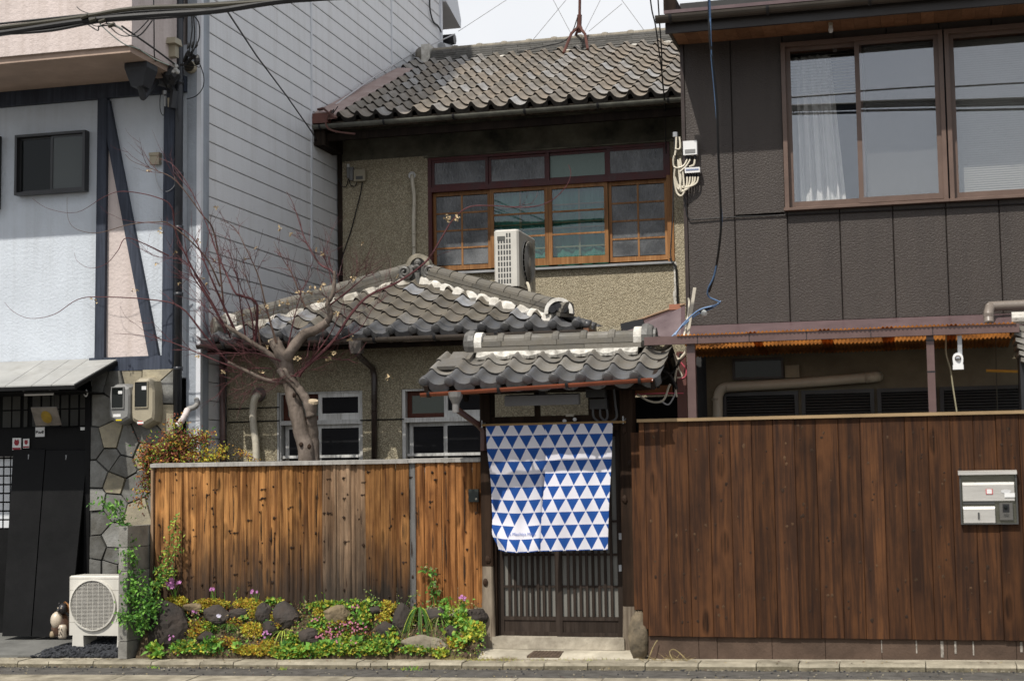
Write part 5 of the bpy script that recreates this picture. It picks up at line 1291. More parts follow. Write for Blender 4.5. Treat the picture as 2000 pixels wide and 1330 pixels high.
b = MB(); b.loft([[(x, Yp-.006, V_(.44)), (x, Yp-.010, V_(.74)), (x, Yp-.004, V_(.79)), (x, Yp+.011, V_(.79)), (x, Yp+.011, V_(.44))] for x in (U(.05), U(.95))]); b.build('flap', STEEL, t)
b = MB(); b.box(U(.05), Yp+.002, V_(.375), U(.60), Yp+.0115, V_(.435)); b.build('slot', STEELD, t)
b = MB(); b.loft([[(x, Yp-.014, V_(.03)), (x, Yp-.016, V_(.29)), (x, Yp-.008, V_(.335)), (x, Yp+.011, V_(.335)), (x, Yp+.011, V_(.03))] for x in (U(.05), U(.60))]); b.build('pick_up_door', STEEL, t)
b = MB(); b.box(U(.30), Yp-.022, V_(.10), U(.33), Yp-.0155, V_(.225)); b.build('door_grip', STEELD, t)
b = MB(); b.box(U(.68), Yp-.014, V_(.08), U(.91), Yp+.0115, V_(.40)); b.build('intercom', plain('grey_intercom', (.13, .125, .115), .45, .4, .3, var=.06), t)
b = MB(); b.box(U(.735), Yp-.0165, V_(.225), U(.85), Yp-.0145, V_(.38)); b.build('lens_plate', BLACKP, t); b = MB(); b.lathe((U(.79), Yp-.0165, V_(.315)), (0, -1, 0), [(0, .016), (.006, .014), (.007, .0)], 10); b.build('lens', PANE_DK, t)
b = MB()
for k in range(3): b.box(U(.75), Yp-.0155, V_(.14+.02*k), U(.84), Yp-.0145, V_(.146+.02*k))
b.build('speaker_slot', BLACKP, t)
b = MB(); b.box(U(.455), Yp-.0125, V_(.565), U(.575), Yp-.0095, V_(.665)); b.build('red_edged_sticker', REDS, t); b = MB(); b.box(U(.47), Yp-.0135, V_(.575), U(.56), Yp-.0127, V_(.66)); b.build('sticker', WHITEP, t)
b = MB(); rg = [(U(.805)+.09*w_*math.cos(k*.3142), Yp-.0098, V_(.615)+.035*h_*math.sin(k*.3142)) for k in range(20)]; b.loft([rg, [(x, y-.002, z) for x, y, z in rg]]); b.build('oval_sticker', plain('silver_sticker', (.6, .6, .6), .3, .5), t); b = MB(); b.box(U(.775), Yp-.0135, V_(.505), U(.955), Yp-.0122, V_(.585)); b.build('name_sticker', WHITEP, t)
# ================================================================== RIGHT HOUSE
RH = thing('brown_house', (2.5, 1.1, 0), 'dark brown panel-clad house with wide bronze windows over a beige ground floor', 'house')
BY = 1.1
bx0 = at(1334, 350, BY).x; bz0, bz1 = 2.885, 5.62
wx0, wx1 = at(1531, 300, BY).x, 5.2; wz0_, wz1_ = at(1533, 408, BY).z, at(1525, 93, BY).z
seams = [at(p, 500, BY).x for p in (1344, 1437, 1540, 1642.5, 1746.5, 1850.5, 1955)]; stp = seams[-1]-seams[-2]
seams[0] = bx0+.03
while seams[-1] < 5.0: seams.append(seams[-1]+stp)
def panel(x0, x1, z0, z1):
    b = MB(); g = .0025; c = .006
    b.extz([(x0+g, BY+c), (x0+g+c, BY), (x1-g-c, BY), (x1-g, BY+c), (x1-g, BY+.03), (x0+g, BY+.03)], z0, z1); b.build('wall_panel', BROWNP, RH)
for a, c in zip(seams[:-1], seams[1:]):
    if c <= wx0: panel(a, c, bz0, bz1)
    else:
        if a < wx0: panel(a, wx0, wz0_-.05, wz1_+.03)
        panel(a, c, bz0, wz0_-.03); panel(a, c, wz1_+.03, bz1)
b = MB(); b.box(bx0, BY-.012, bz0, bx0+.032, BY+.03, bz1); b.build('corner_trim', plain('dark_brown_trim', (.045, .032, .028), .4, .4), RH)
b = MB(); b.box(bx0+.005, BY+.031, bz0, wx0, BY+4, 5.9); b.box(wx0, BY+.031, bz0, 6, BY+4, wz0_-.03); b.box(bx0+.005, BY+.4, 0, 6, BY+4, bz0-.03); b.box(wx0, BY+.031, wz1_+.03, 6, BY+4, 5.9); b.box(wx0, BY+1.2, wz0_-.03, 6, BY+4, wz1_+.03); b.build('core', plain('dark_room', (.05, .05, .05), .8), RH)
# windows
u1 = at(1851, 300, BY).x
RGL = windowglass('reflective_window_glass', .12)
def big_window(x0, x1, split, kind):
    w = grp('window', RH, (x0, BY, wz0_)); z0, z1 = wz0_-.028, wz1_+.028; f = .038
    b = MB(); yf = BY-.045
    b.box(x0, yf, z0, x0+f, BY+.08, z1); b.box(x1-f, yf, z0, x1, BY+.08, z1); b.box(x0+f, yf, z1-f, x1-f, BY+.08, z1); b.loft([[(x, yf-.03, z0), (x, yf-.03, z0+.02), (x, BY-.0, z0+f), (x, BY+.08, z0+f), (x, BY+.08, z0)] for x in (x0-.01, x1+.005)]); b.build('frame', BRONZE, w)
    xs = [x0+f, split, x1-f]
    for i in range(2):
        a, c = xs[i], xs[i+1]; y = BY+(.02 if i == 0 else -.018); s = .042; c2 = c+(.03 if i == 0 else 0); a2 = a-(.03 if i else 0)
        b = MB(); b.box(a2, y, z0+f, a2+s, y+.026, z1-f); b.box(c2-s, y, z0+f, c2, y+.026, z1-f); b.box(a2+s, y+.001, z1-f-s*.7, c2-s, y+.025, z1-f); b.box(a2+s, y+.001, z0+f, c2-s, y+.025, z0+f+s*1.2); b.build('sash', BRONZE, w)
        b = MB(); b.box(a2+s, y+.010, z0+f+s*1.2, c2-s, y+.015, z1-f-s*.7); b.build('pane', RGL, w)
    zt_, zb_ = z1-f-.03, z0+f+.05
    BL = plain('pale_blind', (.20, .20, .18), .6, .3, var=.05, bump=0)
    def slats(a, c, z_lo, y, tilt, step=.028, mat=BL, nm='blind_slat'):
        z = zt_
        while z > z_lo:
            b = MB(); b.obox(((a+c)/2, y, z), ((c-a)/2, 0, 0), (0, .0105*math.cos(tilt), .0105*math.sin(tilt)), (0, 0, .0008)); b.build(nm, mat, w); z -= step
        b = MB(); b.box(a, y-.012, z-.01, c, y+.012, z+.008); b.build('blind_rail', mat, w)
    if kind == 0:
        slats(x0+f, split+.01, zt_-.38, BY+.14, .5)
        cl = plain('white_lace_curtain', (.60, .60, .58), .9, .1, var=.05, bump=0); b = MB(); xa, xb_ = x0+f+.02, at(1648, 300, BY+.25).x; N = 60; rows = 10
        for j in range(rows+1):
            t = j/rows; z = zt_-(zt_-zb_)*t; wdt = .80+.22*t
            for i in range(N+1):
                s = i/N; b.v.append(Vector((xa+(xb_-xa)*s*wdt, BY+.25+.03*math.sin(s*34)+.015*math.sin(s*61+t*2), z)))
        for j in range(rows):
            for i in range(N): k = j*(N+1)+i; b.f.append((k, k+N+1, k+N+2, k+1)); b.mi.append(0)
        b.build('curtain', cl, w, True)
        b = MB(); b.box(split+.05, BY+.05, zb_-.04, x1-f-.04, BY+.053, zt_); b.build('insect_screen', glass('fine_screen', (.10, .10, .095, 1), .6, .5, .2), w)
    slats((split+.03) if kind == 0 else x0+f, x1-f, zb_, BY+.16, 1.22, .0205)
    b = MB(); b.box(x0, BY+.6, z0, x1, BY+.62, z1); b.build('room_backdrop', plain('dim_blue_room', (.045, .06, .09), .8, .2), w)
big_window(wx0, u1-.008, at(1682, 300, BY).x, 0); big_window(u1+.006, wx1, at(2060, 300, BY).x, 1)
# eave, gutter
EG = .42; eg = at(1281, 38, EG); ez = 5.53
ex0 = at(1303, 60, .6).x
b = MB(); b.box(ex0, EG+.07, ez-.09, 6, EG+.10, ez+.08); b.build('fascia', plain('black_brown_fascia', (.03, .025, .023), .45, .4), RH)
SOF = wood('tan_soffit_board', (.23, .115, .06, 1), (.28, .15, .08, 1), (.15, .07, .035, 1), .6, .2, .2)
xs = ex0+.02
while xs < 5.9:
    b = MB(); b.box(xs, EG+.10, ez-.03, xs+.113, BY, ez-.018); b.build('soffit_board', SOF, RH); xs += .115
b = MB(); b.box(ex0-.0, EG+.10, ez-.04, ex0+.025, BY+3, ez+.06); b.build('barge', plain('black_brown_barge', (.028, .024, .022), .5, .3), RH)
gutter(RH, eg.x, 6, EG, ez+.045, .058, plain('dark_bronze_gutter', (.065, .055, .045), .35, .5, .2, var=.15), [at(p, 30, EG).x for p in (1310, 1500, 1700, 1900)])
b = MB(); b.loft([[(x, EG+.0, ez+.10), (x, BY+3, ez+.95), (x, BY+3, ez+.9), (x, EG+.0, ez+.07)] for x in (eg.x+.07, 6)]); b.build('metal_roof', PURPM, RH)
b = MB(); q = at(1312, 12, EG+.2); b.box(q.x-.06, EG+.10, ez+.12, q.x+.05, EG+.5, ez+.24); b.build('roof_batten', DARKW, RH)
# ground floor wall and openings
LY2 = 1.35
b = MB(); b.box(at(1380, 750, LY2).x, LY2, 0, 6, LY2+.1, bz0-.02); b.build('ground_wall', BEIGEW, RH)
b = MB(); b.box(bx0, BY+.02, 0, at(1380, 750, LY2).x-.1, BY+.2, bz0); b.build('side_post', plain('chipped_white_post', (.38, .36, .31), .8, .2, var=.5, ns=16, col2=(.06, .05, .04, 1)), RH)
zw1 = at(1500, 765, LY2).z
gx = [(1412, 1560), (1566, 1708), (1714, 1830), (1836, 2015)]
DBL = plain('dark_blind', (.045, .045, .043), .55, .3, var=.08, bump=0)
for a, c in gx:
    xa, xb_ = at(a, 790, LY2).x, at(c, 790, LY2).x; w = grp('ground_window', RH, (xa, LY2, 1.2))
    b = MB(); s = .035; b.box(xa, LY2-.03, 1.0, xa+s, LY2-.001, zw1); b.box(xb_-s, LY2-.03, 1.0, xb_, LY2-.001, zw1); b.box(xa+s, LY2-.03, zw1-s, xb_-s, LY2-.001, zw1); b.build('frame', plain('dark_bronze', (.022, .018, .016), .4, .4), w)
    z = zw1-s-.015
    while z > 1.75:
        b = MB(); b.obox(((xa+xb_)/2, LY2-.012, z), ((xb_-xa)/2-s, 0, 0), (0, .007, .007), (0, 0, .0008)); b.build('blind_slat', DBL, w); z -= .026
    b = MB(); b.box(xa+s, LY2-.003, 1.0, xb_-s, LY2-.001, zw1-s); b.build('backing', OFFWD, w)
a = at(1432, 742, LY2); c = at(1530, 698, LY2); w = grp('vent_window', RH, (a.x, LY2, a.z))
b = MB(); b.box(a.x, LY2-.03, a.z, a.x+.02, LY2-.001, c.z); b.box(c.x-.02, LY2-.03, a.z, c.x, LY2-.001, c.z); b.box(a.x+.02, LY2-.03, c.z-.02, c.x-.02, LY2-.001, c.z); b.box(a.x+.02, LY2-.035, a.z, c.x-.02, LY2-.001, a.z+.02); b.build('frame', plain('dark_bronze2', (.03, .022, .018), .4, .4), w)
b = MB(); b.box(a.x+.02, LY2-.012, a.z+.02, c.x-.02, LY2-.004, c.z-.02); b.build('pane', PANE_DK, w)
t = thing('wall_socket_box', at(1547, 725, LY2), 'square beige box beside the dark vent window under the canopy', 'wall box'); a = at(1534, 738, LY2-.03); c = at(1561, 713, LY2-.03); b = MB(); b.box(a.x, LY2-.05, a.z, c.x, LY2-.001, c.z); b.box(a.x+.015, LY2-.056, a.z+.015, c.x-.015, LY2-.05, c.z-.015); tag(b.build('casing', plain('tan_box', (.27, .235, .165), .6), t))
t = thing('duct_pipe', at(1500, 750, LY2-.08), 'beige boxed pipe cover bending down beneath the canopy', 'pipe')
b = MB(); b.tube(spline([at(1402, 830, LY2-.09), at(1402, 790, LY2-.09), at(1403, 772, LY2-.09), at(1413, 758, LY2-.09), at(1440, 755, LY2-.09), at(1560, 748, LY2-.09), at(1700, 737, LY2-.09)], 4), .046, 10); b.build('pipe_cover', BEIGEP, t, True)
b = MB(); b.tube([at(1690, 738, LY2-.09), at(1708, 736, LY2-.09), at(1716, 735, LY2+.02)], .05, 10); b.build('end_elbow', BEIGEP, t, True)
b = MB(); b.tube([at(1400, 778, LY2-.09), at(1400, 782, LY2-.09)], .048, 10); b.tube([at(1418, 757, LY2-.09), at(1421, 757, LY2-.09)], .048, 10); b.build('joint', plain('beige_joint', (.3, .27, .21), .4), t)
# lower sheet roof skirt and flashing
zr = bz0-.005
b = MB(); b.loft([[(x, BY-.005, zr+.0), (x, BY-.12, zr-.045), (x, BY-.30, zr-.115), (x, BY-.30, zr-.13), (x, BY+.02, zr-.03)] for x in (bx0-.02, 6)]); b.build('skirt_roof', PURPM, RH)
b = MB(); A = at(1338, 594, BY-.02); B = at(1216, 637, 1.6); C_ = at(1216, 645, 1.0); D_ = at(1338, 665, BY-.3)
b.loft([[A, B, C_, D_], [p+Vector((0, .02, -.015)) for p in (A, B, C_, D_)]]); b.build('gable_flashing', PURPM, RH)
b = MB(); b.tube([at(1217, 637, 1.58), at(1282, 613, 1.3), at(1338, 594, BY-.03)], .012, 5); b.build('flashing_edge', plain('tan_edge', (.33, .22, .14), .6), RH)
b = MB(); q = at(1330, 600, BY); b.box(q.x-.11, BY+.0, q.z-.02, q.x+.03, BY+.03, q.z+.03); b.build('copper_patch', plain('copper_brown', (.36, .15, .09), .6), RH)
b = MB(); b.bar(at(1214, 642, 1.05), at(1258, 632, 1.05), .05, .09); b.build('flashing_block', BLACKP, RH)
# canopy of corrugated sheet on steel posts
CN = thing('corrugated_canopy', (2.3, .2, 2.0), 'amber corrugated plastic canopy on brown steel posts over the yard', 'canopy')
CY = .18; cz = 2.675; cxa, cxb = at(1258, 665, CY).x, at(1991, 640, CY).x
b = MB(); b.box(cxa, CY, cz-.035, cxb, CY+.05, cz+.035); b.build('front_beam', POSTM, CN)
for px in (1362, 1463, 1575, 1701, 1822): b = MB(); x = at(px, 655, CY).x; b.box(x-.003, CY-.002, cz-.036, x+.003, CY+.05, cz+.037); b.build('beam_joint', BLACKP, CN)
def amber():
    k = NT('amber_corrugated_plastic'); k.set((.62, .20, .03, 1), .35, .4); n = k.noise(k.coord('Object'), 5, 5, .6)
    c = k.mix(k.rng(n, .4, .7), (.48, .19, .045, 1), (.16, .065, .025, 1)); k.l(c, k.b.inputs['Base Color'])
    t = k.n('BsdfTranslucent'); k.l(c, t.inputs[0]); m = k.n('MixShader'); m.inputs[0].default_value = .65; k.l(k.b.outputs[0], m.inputs[1]); k.l(t.outputs[0], m.inputs[2]); k.l(m.outputs[0], k.out.inputs[0]); return k.m
AMB = amber()
def sheet(x0, x1, zo):
    b = MB(); n = int((x1-x0)/.008); r0 = []; r1 = []
    for i in range(n+1):
        x = x0+(x1-x0)*i/n; z = .008*math.sin(2*math.pi*x/.034)
        r0.append((x, CY-.02, cz+.042+z+zo)); r1.append((x, LY2-.01, cz-.065+z+zo))
    b.loft([r0, r1], 0, False, False); b.build('corrugated_sheet', AMB, CN, True)
xs = [at(p, 650, CY).x for p in (1322, 1462, 1478, 1596, 1614, 1710, 1725, 1850, 1866, 1985)]
k = 0
for a, c in ((1322, 1478), (1458, 1620), (1597, 1745), (1720, 1870), (1850, 1985)):
    sheet(at(a, 650, CY).x, at(c, 650, CY).x, .004*(k % 2)); k += 1
for px0, px1, nm in ((1342, 1358, 0), (1811, 1826, 0)):
    q0, q1 = at(px0, 720, CY+.05), at(px1, 720, CY+.05)
    P = grp('post', CN, (q0.x, CY+.05, 0)); b = MB(); b.box(q0.x, CY+.051, 0, q1.x, CY+.051+(q1.x-q0.x), cz+.0); b.build('shaft', POSTM, P)
    for py in (665, 726) if px0 > 1500 else (): z = at(px0, py, CY+.05).z; b = MB(); b.box(q0.x-.002, CY+.049, z-.006, q1.x+.002, CY+.053+(q1.x-q0.x), z+.006); b.build('joint_band', BLACKP, P)
b = MB(); b.box(at(1334, 780, .5).x-.05, .5, 1.2, at(1348, 780, .5).x-.03, .55, 2.6); b.build('rear_post', plain('red_brown_post', (.13, .055, .045), .5), CN)
# sensor lamp
t = thing('sensor_lamp', at(1871, 705, .3), 'white motion sensor lamp on a strap hanging below the canopy', 'lamp')
q = at(1871, 705, .22); b = MB(); b.bar(at(1874, 655, .24), at(1875, 692, .24), .035, .008, 0, (0, 1, 0)); b.build('strap', GALV, t)
r = .042; pts = [(q.x-r, q.z-.07), (q.x+r, q.z-.07), (q.x+r, q.z-.035), (q.x+r*.9, q.z-.03), (q.x+r, q.z+.02)]+[(q.x+r*math.cos(a), q.z+.025+r*math.sin(a)) for a in [math.pi*k/8 for k in range(1, 8)]]+[(q.x-r, q.z+.02), (q.x-r*.9, q.z-.03), (q.x-r, q.z-.035)]
b = MB(); b.prism(pts, .20, .25); b.build('housing', WHITEP, t); b = MB(); b.lathe((q.x, .20, q.z+.02), (0, -1, 0), [(0, .026), (.006, .026), (.018, .016), (.022, .0)], 12); b.build('lens', plain('mirror_dome', (.5, .5, .5), .12, .5, .9, var=.02, bump=0), t)
t = thing('cord', at(1855, 740, .4), 'cream cord hanging beside the white sensor lamp', 'cord'); b = MB(); b.tube(spline([at(1848, 655, .4), at(1848, 690, .4), at(1856, 720, .4), at(1862, 760, .4), at(1870, 812, .4)]), .007, 5); tag(b.build('cord', plain('dirty_cord', (.33, .30, .2), .6), t))
t = thing('bamboo_pole', at(1960, 725, .9), 'yellow pole lying level near the right edge under the canopy', 'pole'); b = MB(); b.tube([at(1926, 724, .8), at(2040, 727, .8)], .012, 8); b.build('shaft', plain('yellow_pole', (.50, .28, .05), .5), t); b = MB(); b.tube([at(1944, 640, .8), at(1946, 725, .8), at(1948, 810, .8)], .004, 4); b.build('cord', CABLEO, t)
# rain pipe at the right and small tiled gable roof corner
t = thing('roof_drain_pipe', at(1940, 610, .95), 'grey-brown elbow drain pipe on the brown house above the canopy', 'pipe')
b = MB(); b.tube(spline([at(1932, 632, .85), at(1931, 612, .9), at(1935, 601, .95), at(1945, 598, .97), at(2060, 593, 1.0)]), .043, 10); b.build('pipe', plain('taupe_pvc', (.20, .17, .145), .35, .5, var=.08), t, True)
b = MB(); b.tube([at(1931, 620, .88), at(1931, 612, .88)], .047, 10); b.build('joint', plain('taupe_joint', (.17, .145, .125), .35), t)
NB = thing('side_roof', at(1995, 680, .25), 'corner of a small grey tiled roof with white ridge at the right edge', 'roof')
b = MB(); b.tube([at(1976, 622, .3), at(2080, 618, .3)], .052, 10); b.build('ridge_plaster', SHIKKUI, NB)
for k in range(6):
    P = at(1977+k*3.5, 640+k*13, .25-.02*k); b = MB(); b.loft([[(P.x, P.y, P.z), (P.x+.08, P.y-.01, P.z-.035), (P.x+.2, P.y-.01, P.z-.02), (P.x+.3, P.y, P.z+.01), (P.x+.3, P.y, P.z+.035), (P.x+.1, P.y, P.z+.01), (P.x, P.y, P.z+.03)], [(P.x, P.y+.5, P.z+.0), (P.x+.08, P.y+.5, P.z-.035), (P.x+.2, P.y+.5, P.z-.02), (P.x+.3, P.y+.5, P.z+.01), (P.x+.3, P.y+.5, P.z+.035), (P.x+.1, P.y+.5, P.z+.01), (P.x, P.y+.5, P.z+.03)]]); b.build('roof_tile', TILE_G, NB)
b = MB(); q = at(1992, 720, .3); b.box(q.x, .28, 2.0, q.x+.06, .6, 2.45); b.build('bracket', BLACKP, NB)
# bulb under the eave
t = thing('eave_bulb', at(1622, 42, .8), 'small bare white bulb under the eave of the brown house', 'bulb'); q = at(1622, 40, .8); b = MB(); b.lathe((q.x, .8, ez-.03), (0, 0, -1), [(0, .018), (.03, .02)], 10); b.build('socket', BEIGEP, t); b = MB(); b.lathe((q.x, .8, ez-.06), (0, 0, -1), [(0, .014), (.03, .022), (.055, .018), (.065, .0)], 10); b.build('glass', WHITEP, t)
# long wire below the window
t = thing('wall_wire', at(1500, 428, BY), 'dark wire running along the brown panels below the big window', 'wire'); b = MB(); b.tube([at(1337, 385, BY-.02), at(1341, 420, BY-.02), at(1347, 430, BY-.02), at(1440, 424, BY-.015), at(1530, 421, BY-.012), at(1700, 413, BY-.012), at(2010, 398, BY-.012)], .006, 5); tag(b.build('wire', CABLE, t))
# telecom boxes and cream leads
t = thing('telecom_box', at(1348, 290, BY-.05), 'white telecom box with grey window, upper of the two on the brown corner', 'telecom box', 'white telecom boxes'); a = at(1335, 304, BY-.06); c = at(1361, 275, BY-.06)
b = MB(); b.box(a.x, BY-.075, a.z, c.x, BY-.001, c.z); b.build('casing', WHITEP, t); b = MB(); b.box(a.x+.015, BY-.079, a.z+.015, c.x-.015, BY-.0755, a.z+.05); b.build('window', GREYP, t)
b = MB()
for px in (1342, 1348, 1357): b.tube([at(px, 303, BY-.04), at(px, 311, BY-.04)], .012, 6)
b.build('gland', BLACKP, t)
t2 = thing('telecom_box', at(1353, 336, BY-.05), 'white telecom junction with five lead glands, lower of the two on the brown corner', 'telecom box', 'white telecom boxes'); a = at(1338, 339, BY-.06); c = at(1367, 327, BY-.06)
b = MB(); b.box(a.x, BY-.075, a.z, c.x, BY-.001, c.z); b.build('casing', WHITEP, t2); b = MB(); b.box(a.x+.01, BY-.078, a.z+.02, c.x-.01, BY-.0755, a.z+.035); b.build('band', plain('blue_grey_band', (.2, .24, .36), .5), t2)
gl = [1342, 1347.5, 1353, 1358, 1364]
b = MB()
for px in gl: b.tube([at(px, 339, BY-.04), at(px, 347, BY-.04)], .011, 6)
b.build('gland', BLACKP, t2)
t = thing('lead_bundle', at(1330, 350, BY-.04), 'bundle of cream leads looping below the white telecom boxes', 'cables')
P = lambda *q: spline([at(x, y, Y) for x, y, Y in [(a_, b_, BY-.05-.01*(i % 3)) for i, (a_, b_) in enumerate(q)]])
for q in (((1342, 346), (1341, 362), (1332, 382), (1322, 376), (1317, 350), (1318, 330)), ((1348, 346), (1345, 362), (1334, 374), (1323, 366), (1318, 345)), ((1353, 346), (1351, 360), (1338, 372), (1325, 368), (1318, 352)), ((1358, 346), (1355, 358), (1342, 366), (1326, 364), (1319, 348)), ((1364, 346), (1360, 358), (1345, 365), (1328, 364)),
          ((1342, 312), (1336, 323), (1326, 328), (1317, 326), (1315, 314), (1317, 304)), ((1348, 312), (1340, 325), (1328, 336)), ((1357, 312), (1355, 322), (1346, 326)), ((1324, 312), (1327, 345), (1330, 372)), ((1328, 310), (1334, 340), (1336, 365)), ((1326, 314), (1330, 350), (1326, 370)),
          ((1321, 268), (1320, 290), (1318, 304)), ((1327, 268), (1328, 290), (1318, 291))):
    b = MB(); b.tube(P(*q), .0085, 6); b.build('lead', CABLEW, t)
q = at(1319, 261, BY-.03); b = MB(); b.tube([at(1319, 268, BY-.03), at(1319, 259, BY-.03)], .024, 8); b.build('conduit_cap', GALV, t)
b = MB(); b.tube(spline([at(1318, 268, BY-.04), at(1317, 290, BY-.04), at(1322, 310, BY-.03), at(1316, 330, BY-.03), at(1314, 420, BY-.03), at(1310, 500, BY-.03), at(1320, 522, BY-.02)]), .006, 5); b.build('black_lead', CABLE, t)
t = thing('wall_cable', at(1323, 580, 1.8), 'black cable stapled down the pebbledash beside the brown house', 'cable'); b = MB(); b.tube([at(1308, 505, WY-.04), at(1320, 520, WY-.03), at(1322, 560, WY-.03), at(1325, 640, WY-.03)], .010, 5); b.build('cable', CABLE, t)
b = MB()
for k in range(12): py = 520+k*7.2; q = at(1319+R.uniform(-2, 2), py, WY-.006); b.blob(q, .02, .008, .05, k, .4, 6, 4)
stuff(b.build('lime_drip', SHIKKUI, t))
# blue service cable and the plumbing muddle by the gate
t = thing('service_cable', at(1400, 300, .5), 'blue service cable hanging down before the brown house', 'cable')
b = MB(); b.tube(spline([at(1384, -30, -1.1), at(1385, 20, -1.05), at(1387, 80, -1.0), at(1399, 190, -.8), at(1403, 300, -.6), at(1408, 420, -.3), at(1406, 470, -.15), at(1397, 530, .1), at(1385, 570, .25)]), .010, 6); b.build('black_strand', CABLE, t)
b = MB(); b.tube(spline([at(1385, -30, -1.11), at(1387, 40, -1.04), at(1389, 100, -.97), at(1397, 190, -.79), at(1402, 260, -.66), at(1404, 330, -.52), at(1406, 380, -.4), at(1409, 440, -.22), at(1397, 530, .09), at(1383, 565, .24), at(1385, 580, .3), at(1405, 590, .34), at(1395, 597, .36), at(1365, 606, .36), at(1335, 632, .35), at(1318, 655, .3)]), .0075, 6); b.build('blue_strand', CABLEB, t)
b = MB(); b.tube(spline([at(1408, 588, .6), at(1390, 602, .58), at(1360, 615, .5), at(1330, 640, .35), at(1312, 658, .3)]), .0075, 6); b.build('blue_strand', CABLEB, t)
b = MB(); b.tube([at(1366, 608, .52), at(1392, 597, .57)], .018, 6); b.build('splice', BLACKP, t)
b = MB(); b.blob(at(1375, 612, .52), .03, .02, .03, 4, .15, 8, 5); b.build('splice_cap', plain('cloudy_plastic', (.5, .52, .5), .4), t)
t = thing('support_pipe', at(1352, 620, .4), 'cream flat pipe strap rising behind the canopy end', 'pipe'); b = MB(); b.bar(at(1357, 562, .5), at(1343, 655, .4), .028, .012, 0, (0, 1, 0)); b.build('strap', plain('cream_strap', (.42, .38, .31), .6), t)
b = MB(); b.tube(spline([at(1344, 582, .5), at(1346, 592, .5), at(1343, 620, .45), at(1335, 660, .35)]), .009, 6); b.build('lead', CABLEW, t)
t = thing('cable_muddle', at(1320, 740, .45), 'muddle of white and pink wires behind the gate roof end', 'cables')
for q, m, rr in ((((1345, 672), (1338, 690), (1325, 702), (1320, 696)), CABLEW, .014), (((1318, 690), (1326, 720), (1332, 735), (1322, 738)), CABLEW, .008), (((1330, 708), (1340, 722), (1338, 736), (1326, 740)), CABLEP, .007), (((1316, 690), (1322, 715), (1318, 745), (1322, 775)), CABLEW, .009), (((1245, 770), (1270, 784), (1295, 782), (1306, 756), (1310, 750)), CABLEW, .010), (((1290, 782), (1305, 790), (1316, 775), (1320, 760)), GUYW, .007), (((1240, 770), (1290, 768), (1335, 768)), CABLEP, .006), (((1250, 752), (1290, 742), (1320, 720), (1330, 690)), CABLE, .012), (((1260, 705), (1290, 720), (1310, 735), (1322, 760)), CABLE, .016)):
    b = MB(); b.tube(spline([at(x, y, .5) for x, y in q]), rr, 6); b.build('wire', m, t)
b = MB(); b.box(at(1240, 770, .62).x, .60, at(1240, 772, .6).z, at(1312, 770, .62).x, .66, at(1240, 754, .6).z); b.build('orange_board', plain('orange_timber', (.30, .12, .05), .7), t)
b = MB(); b.box(at(1240, 790, .64).x, .64, 1.6, at(1332, 790, .64).x, .70, at(1240, 776, .64).z); b.build('dark_infill', OFFWD, t)
# ================================================================== BLOCK WALL, AIR CONDITIONER, STATUE
BW = thing('block_wall', (-4.03, .2, 0), 'short grey concrete block wall end beside the lower air conditioner', 'wall')
bxa, bxb = -4.075, -3.985
lv = [-.06] + [at(239, p, -.08).z for p in (1252, 1207, 1161, 1115, 1069, 1027)]
for i in range(len(lv)-1):
    off = .2*(i % 2)
    for a, c in ((-.09, .11+off), (.11+off, .51+off), (.51+off, .98)):
        if c-a < .02: continue
        b = MB(); c_ = .004; z0, z1 = lv[i]+.003, lv[i+1]-.003; a2, c2 = a+.003, min(c, .98)-.003
        b.loft([[(bxa+c_, a2, z), (bxb-c_, a2, z), (bxb, a2+c_, z), (bxb, c2, z), (bxa, c2, z), (bxa, a2+c_, z)] for z in (z0, z1)]); b.build('block', BLOCKM, BW)
b = MB(); b.box(bxa+.012, -.07, -.06, bxb-.012, .97, lv[-1]-.01); b.build('mortar_core', MORTAR, BW)
t = thing('air_conditioner', (-4.45, .3, 0), 'cream outdoor air conditioner on white feet, standing on gravel beside the block wall', 'air conditioner')
x0, x1, z0, z1 = at(134, 1200, .3).x, -4.10, at(140, 1240, .3).z, at(136, 1124, .3).z; y0, y1 = .3, .57
b = MB(); r = .012; pf = [(x0+r, y0), (x1-r, y0), (x1, y0+r), (x1, y1), (x0, y1), (x0, y0+r)]
b.loft([[(x, y, z0) for x, y in pf], [(x, y, z1-.012) for x, y in pf], [(x+(.01 if x < -4.4 else -.01), y+(.01 if y < .4 else -.01), z1) for x, y in pf]]); b.build('casing', OFFWH, t)
b = MB(); 
for zz in (z1-.03, z0+.12, z1-.135): b.box(x0+.004, y0-.0012, zz, x1-.004, y0+.001, zz+.004)
b.build('panel_line', plain('enamel_line_grey', (.40, .38, .34), .5), t)
fc = at(181, 1181, y0-.01); fr = (at(224, 1181, y0).x-at(139, 1181, y0).x)/2
fr2 = fr*1.0
b = MB(); N = 28
rings = [[fc+Vector((math.cos(a)*fr2*k, dy, math.sin(a)*fr2*k)) for a in [2*math.pi*i/N for i in range(N)]] for k, dy in ((1.06, .012), (1.06, -.012), (1.0, -.014), (1.0, .012))]; b.loft(rings, 0, True, False); b.build('fan_rim', OFFWH, t)
b = MB(); b.lathe((fc.x, y0-.002, fc.z), (0, -1, 0), [(0, fr2), (.002, fr2)], 28); b.build('fan_recess', plain('fan_dark', (.05, .045, .045), .7), t)
b = MB()
for k in range(-17, 18):
    zz = k*fr2/18; hw = math.sqrt(max(0, fr2**2-zz**2)); b.box(fc.x-hw, y0-.014, fc.z+zz-.0022, fc.x+hw, y0-.010, fc.z+zz+.0022)
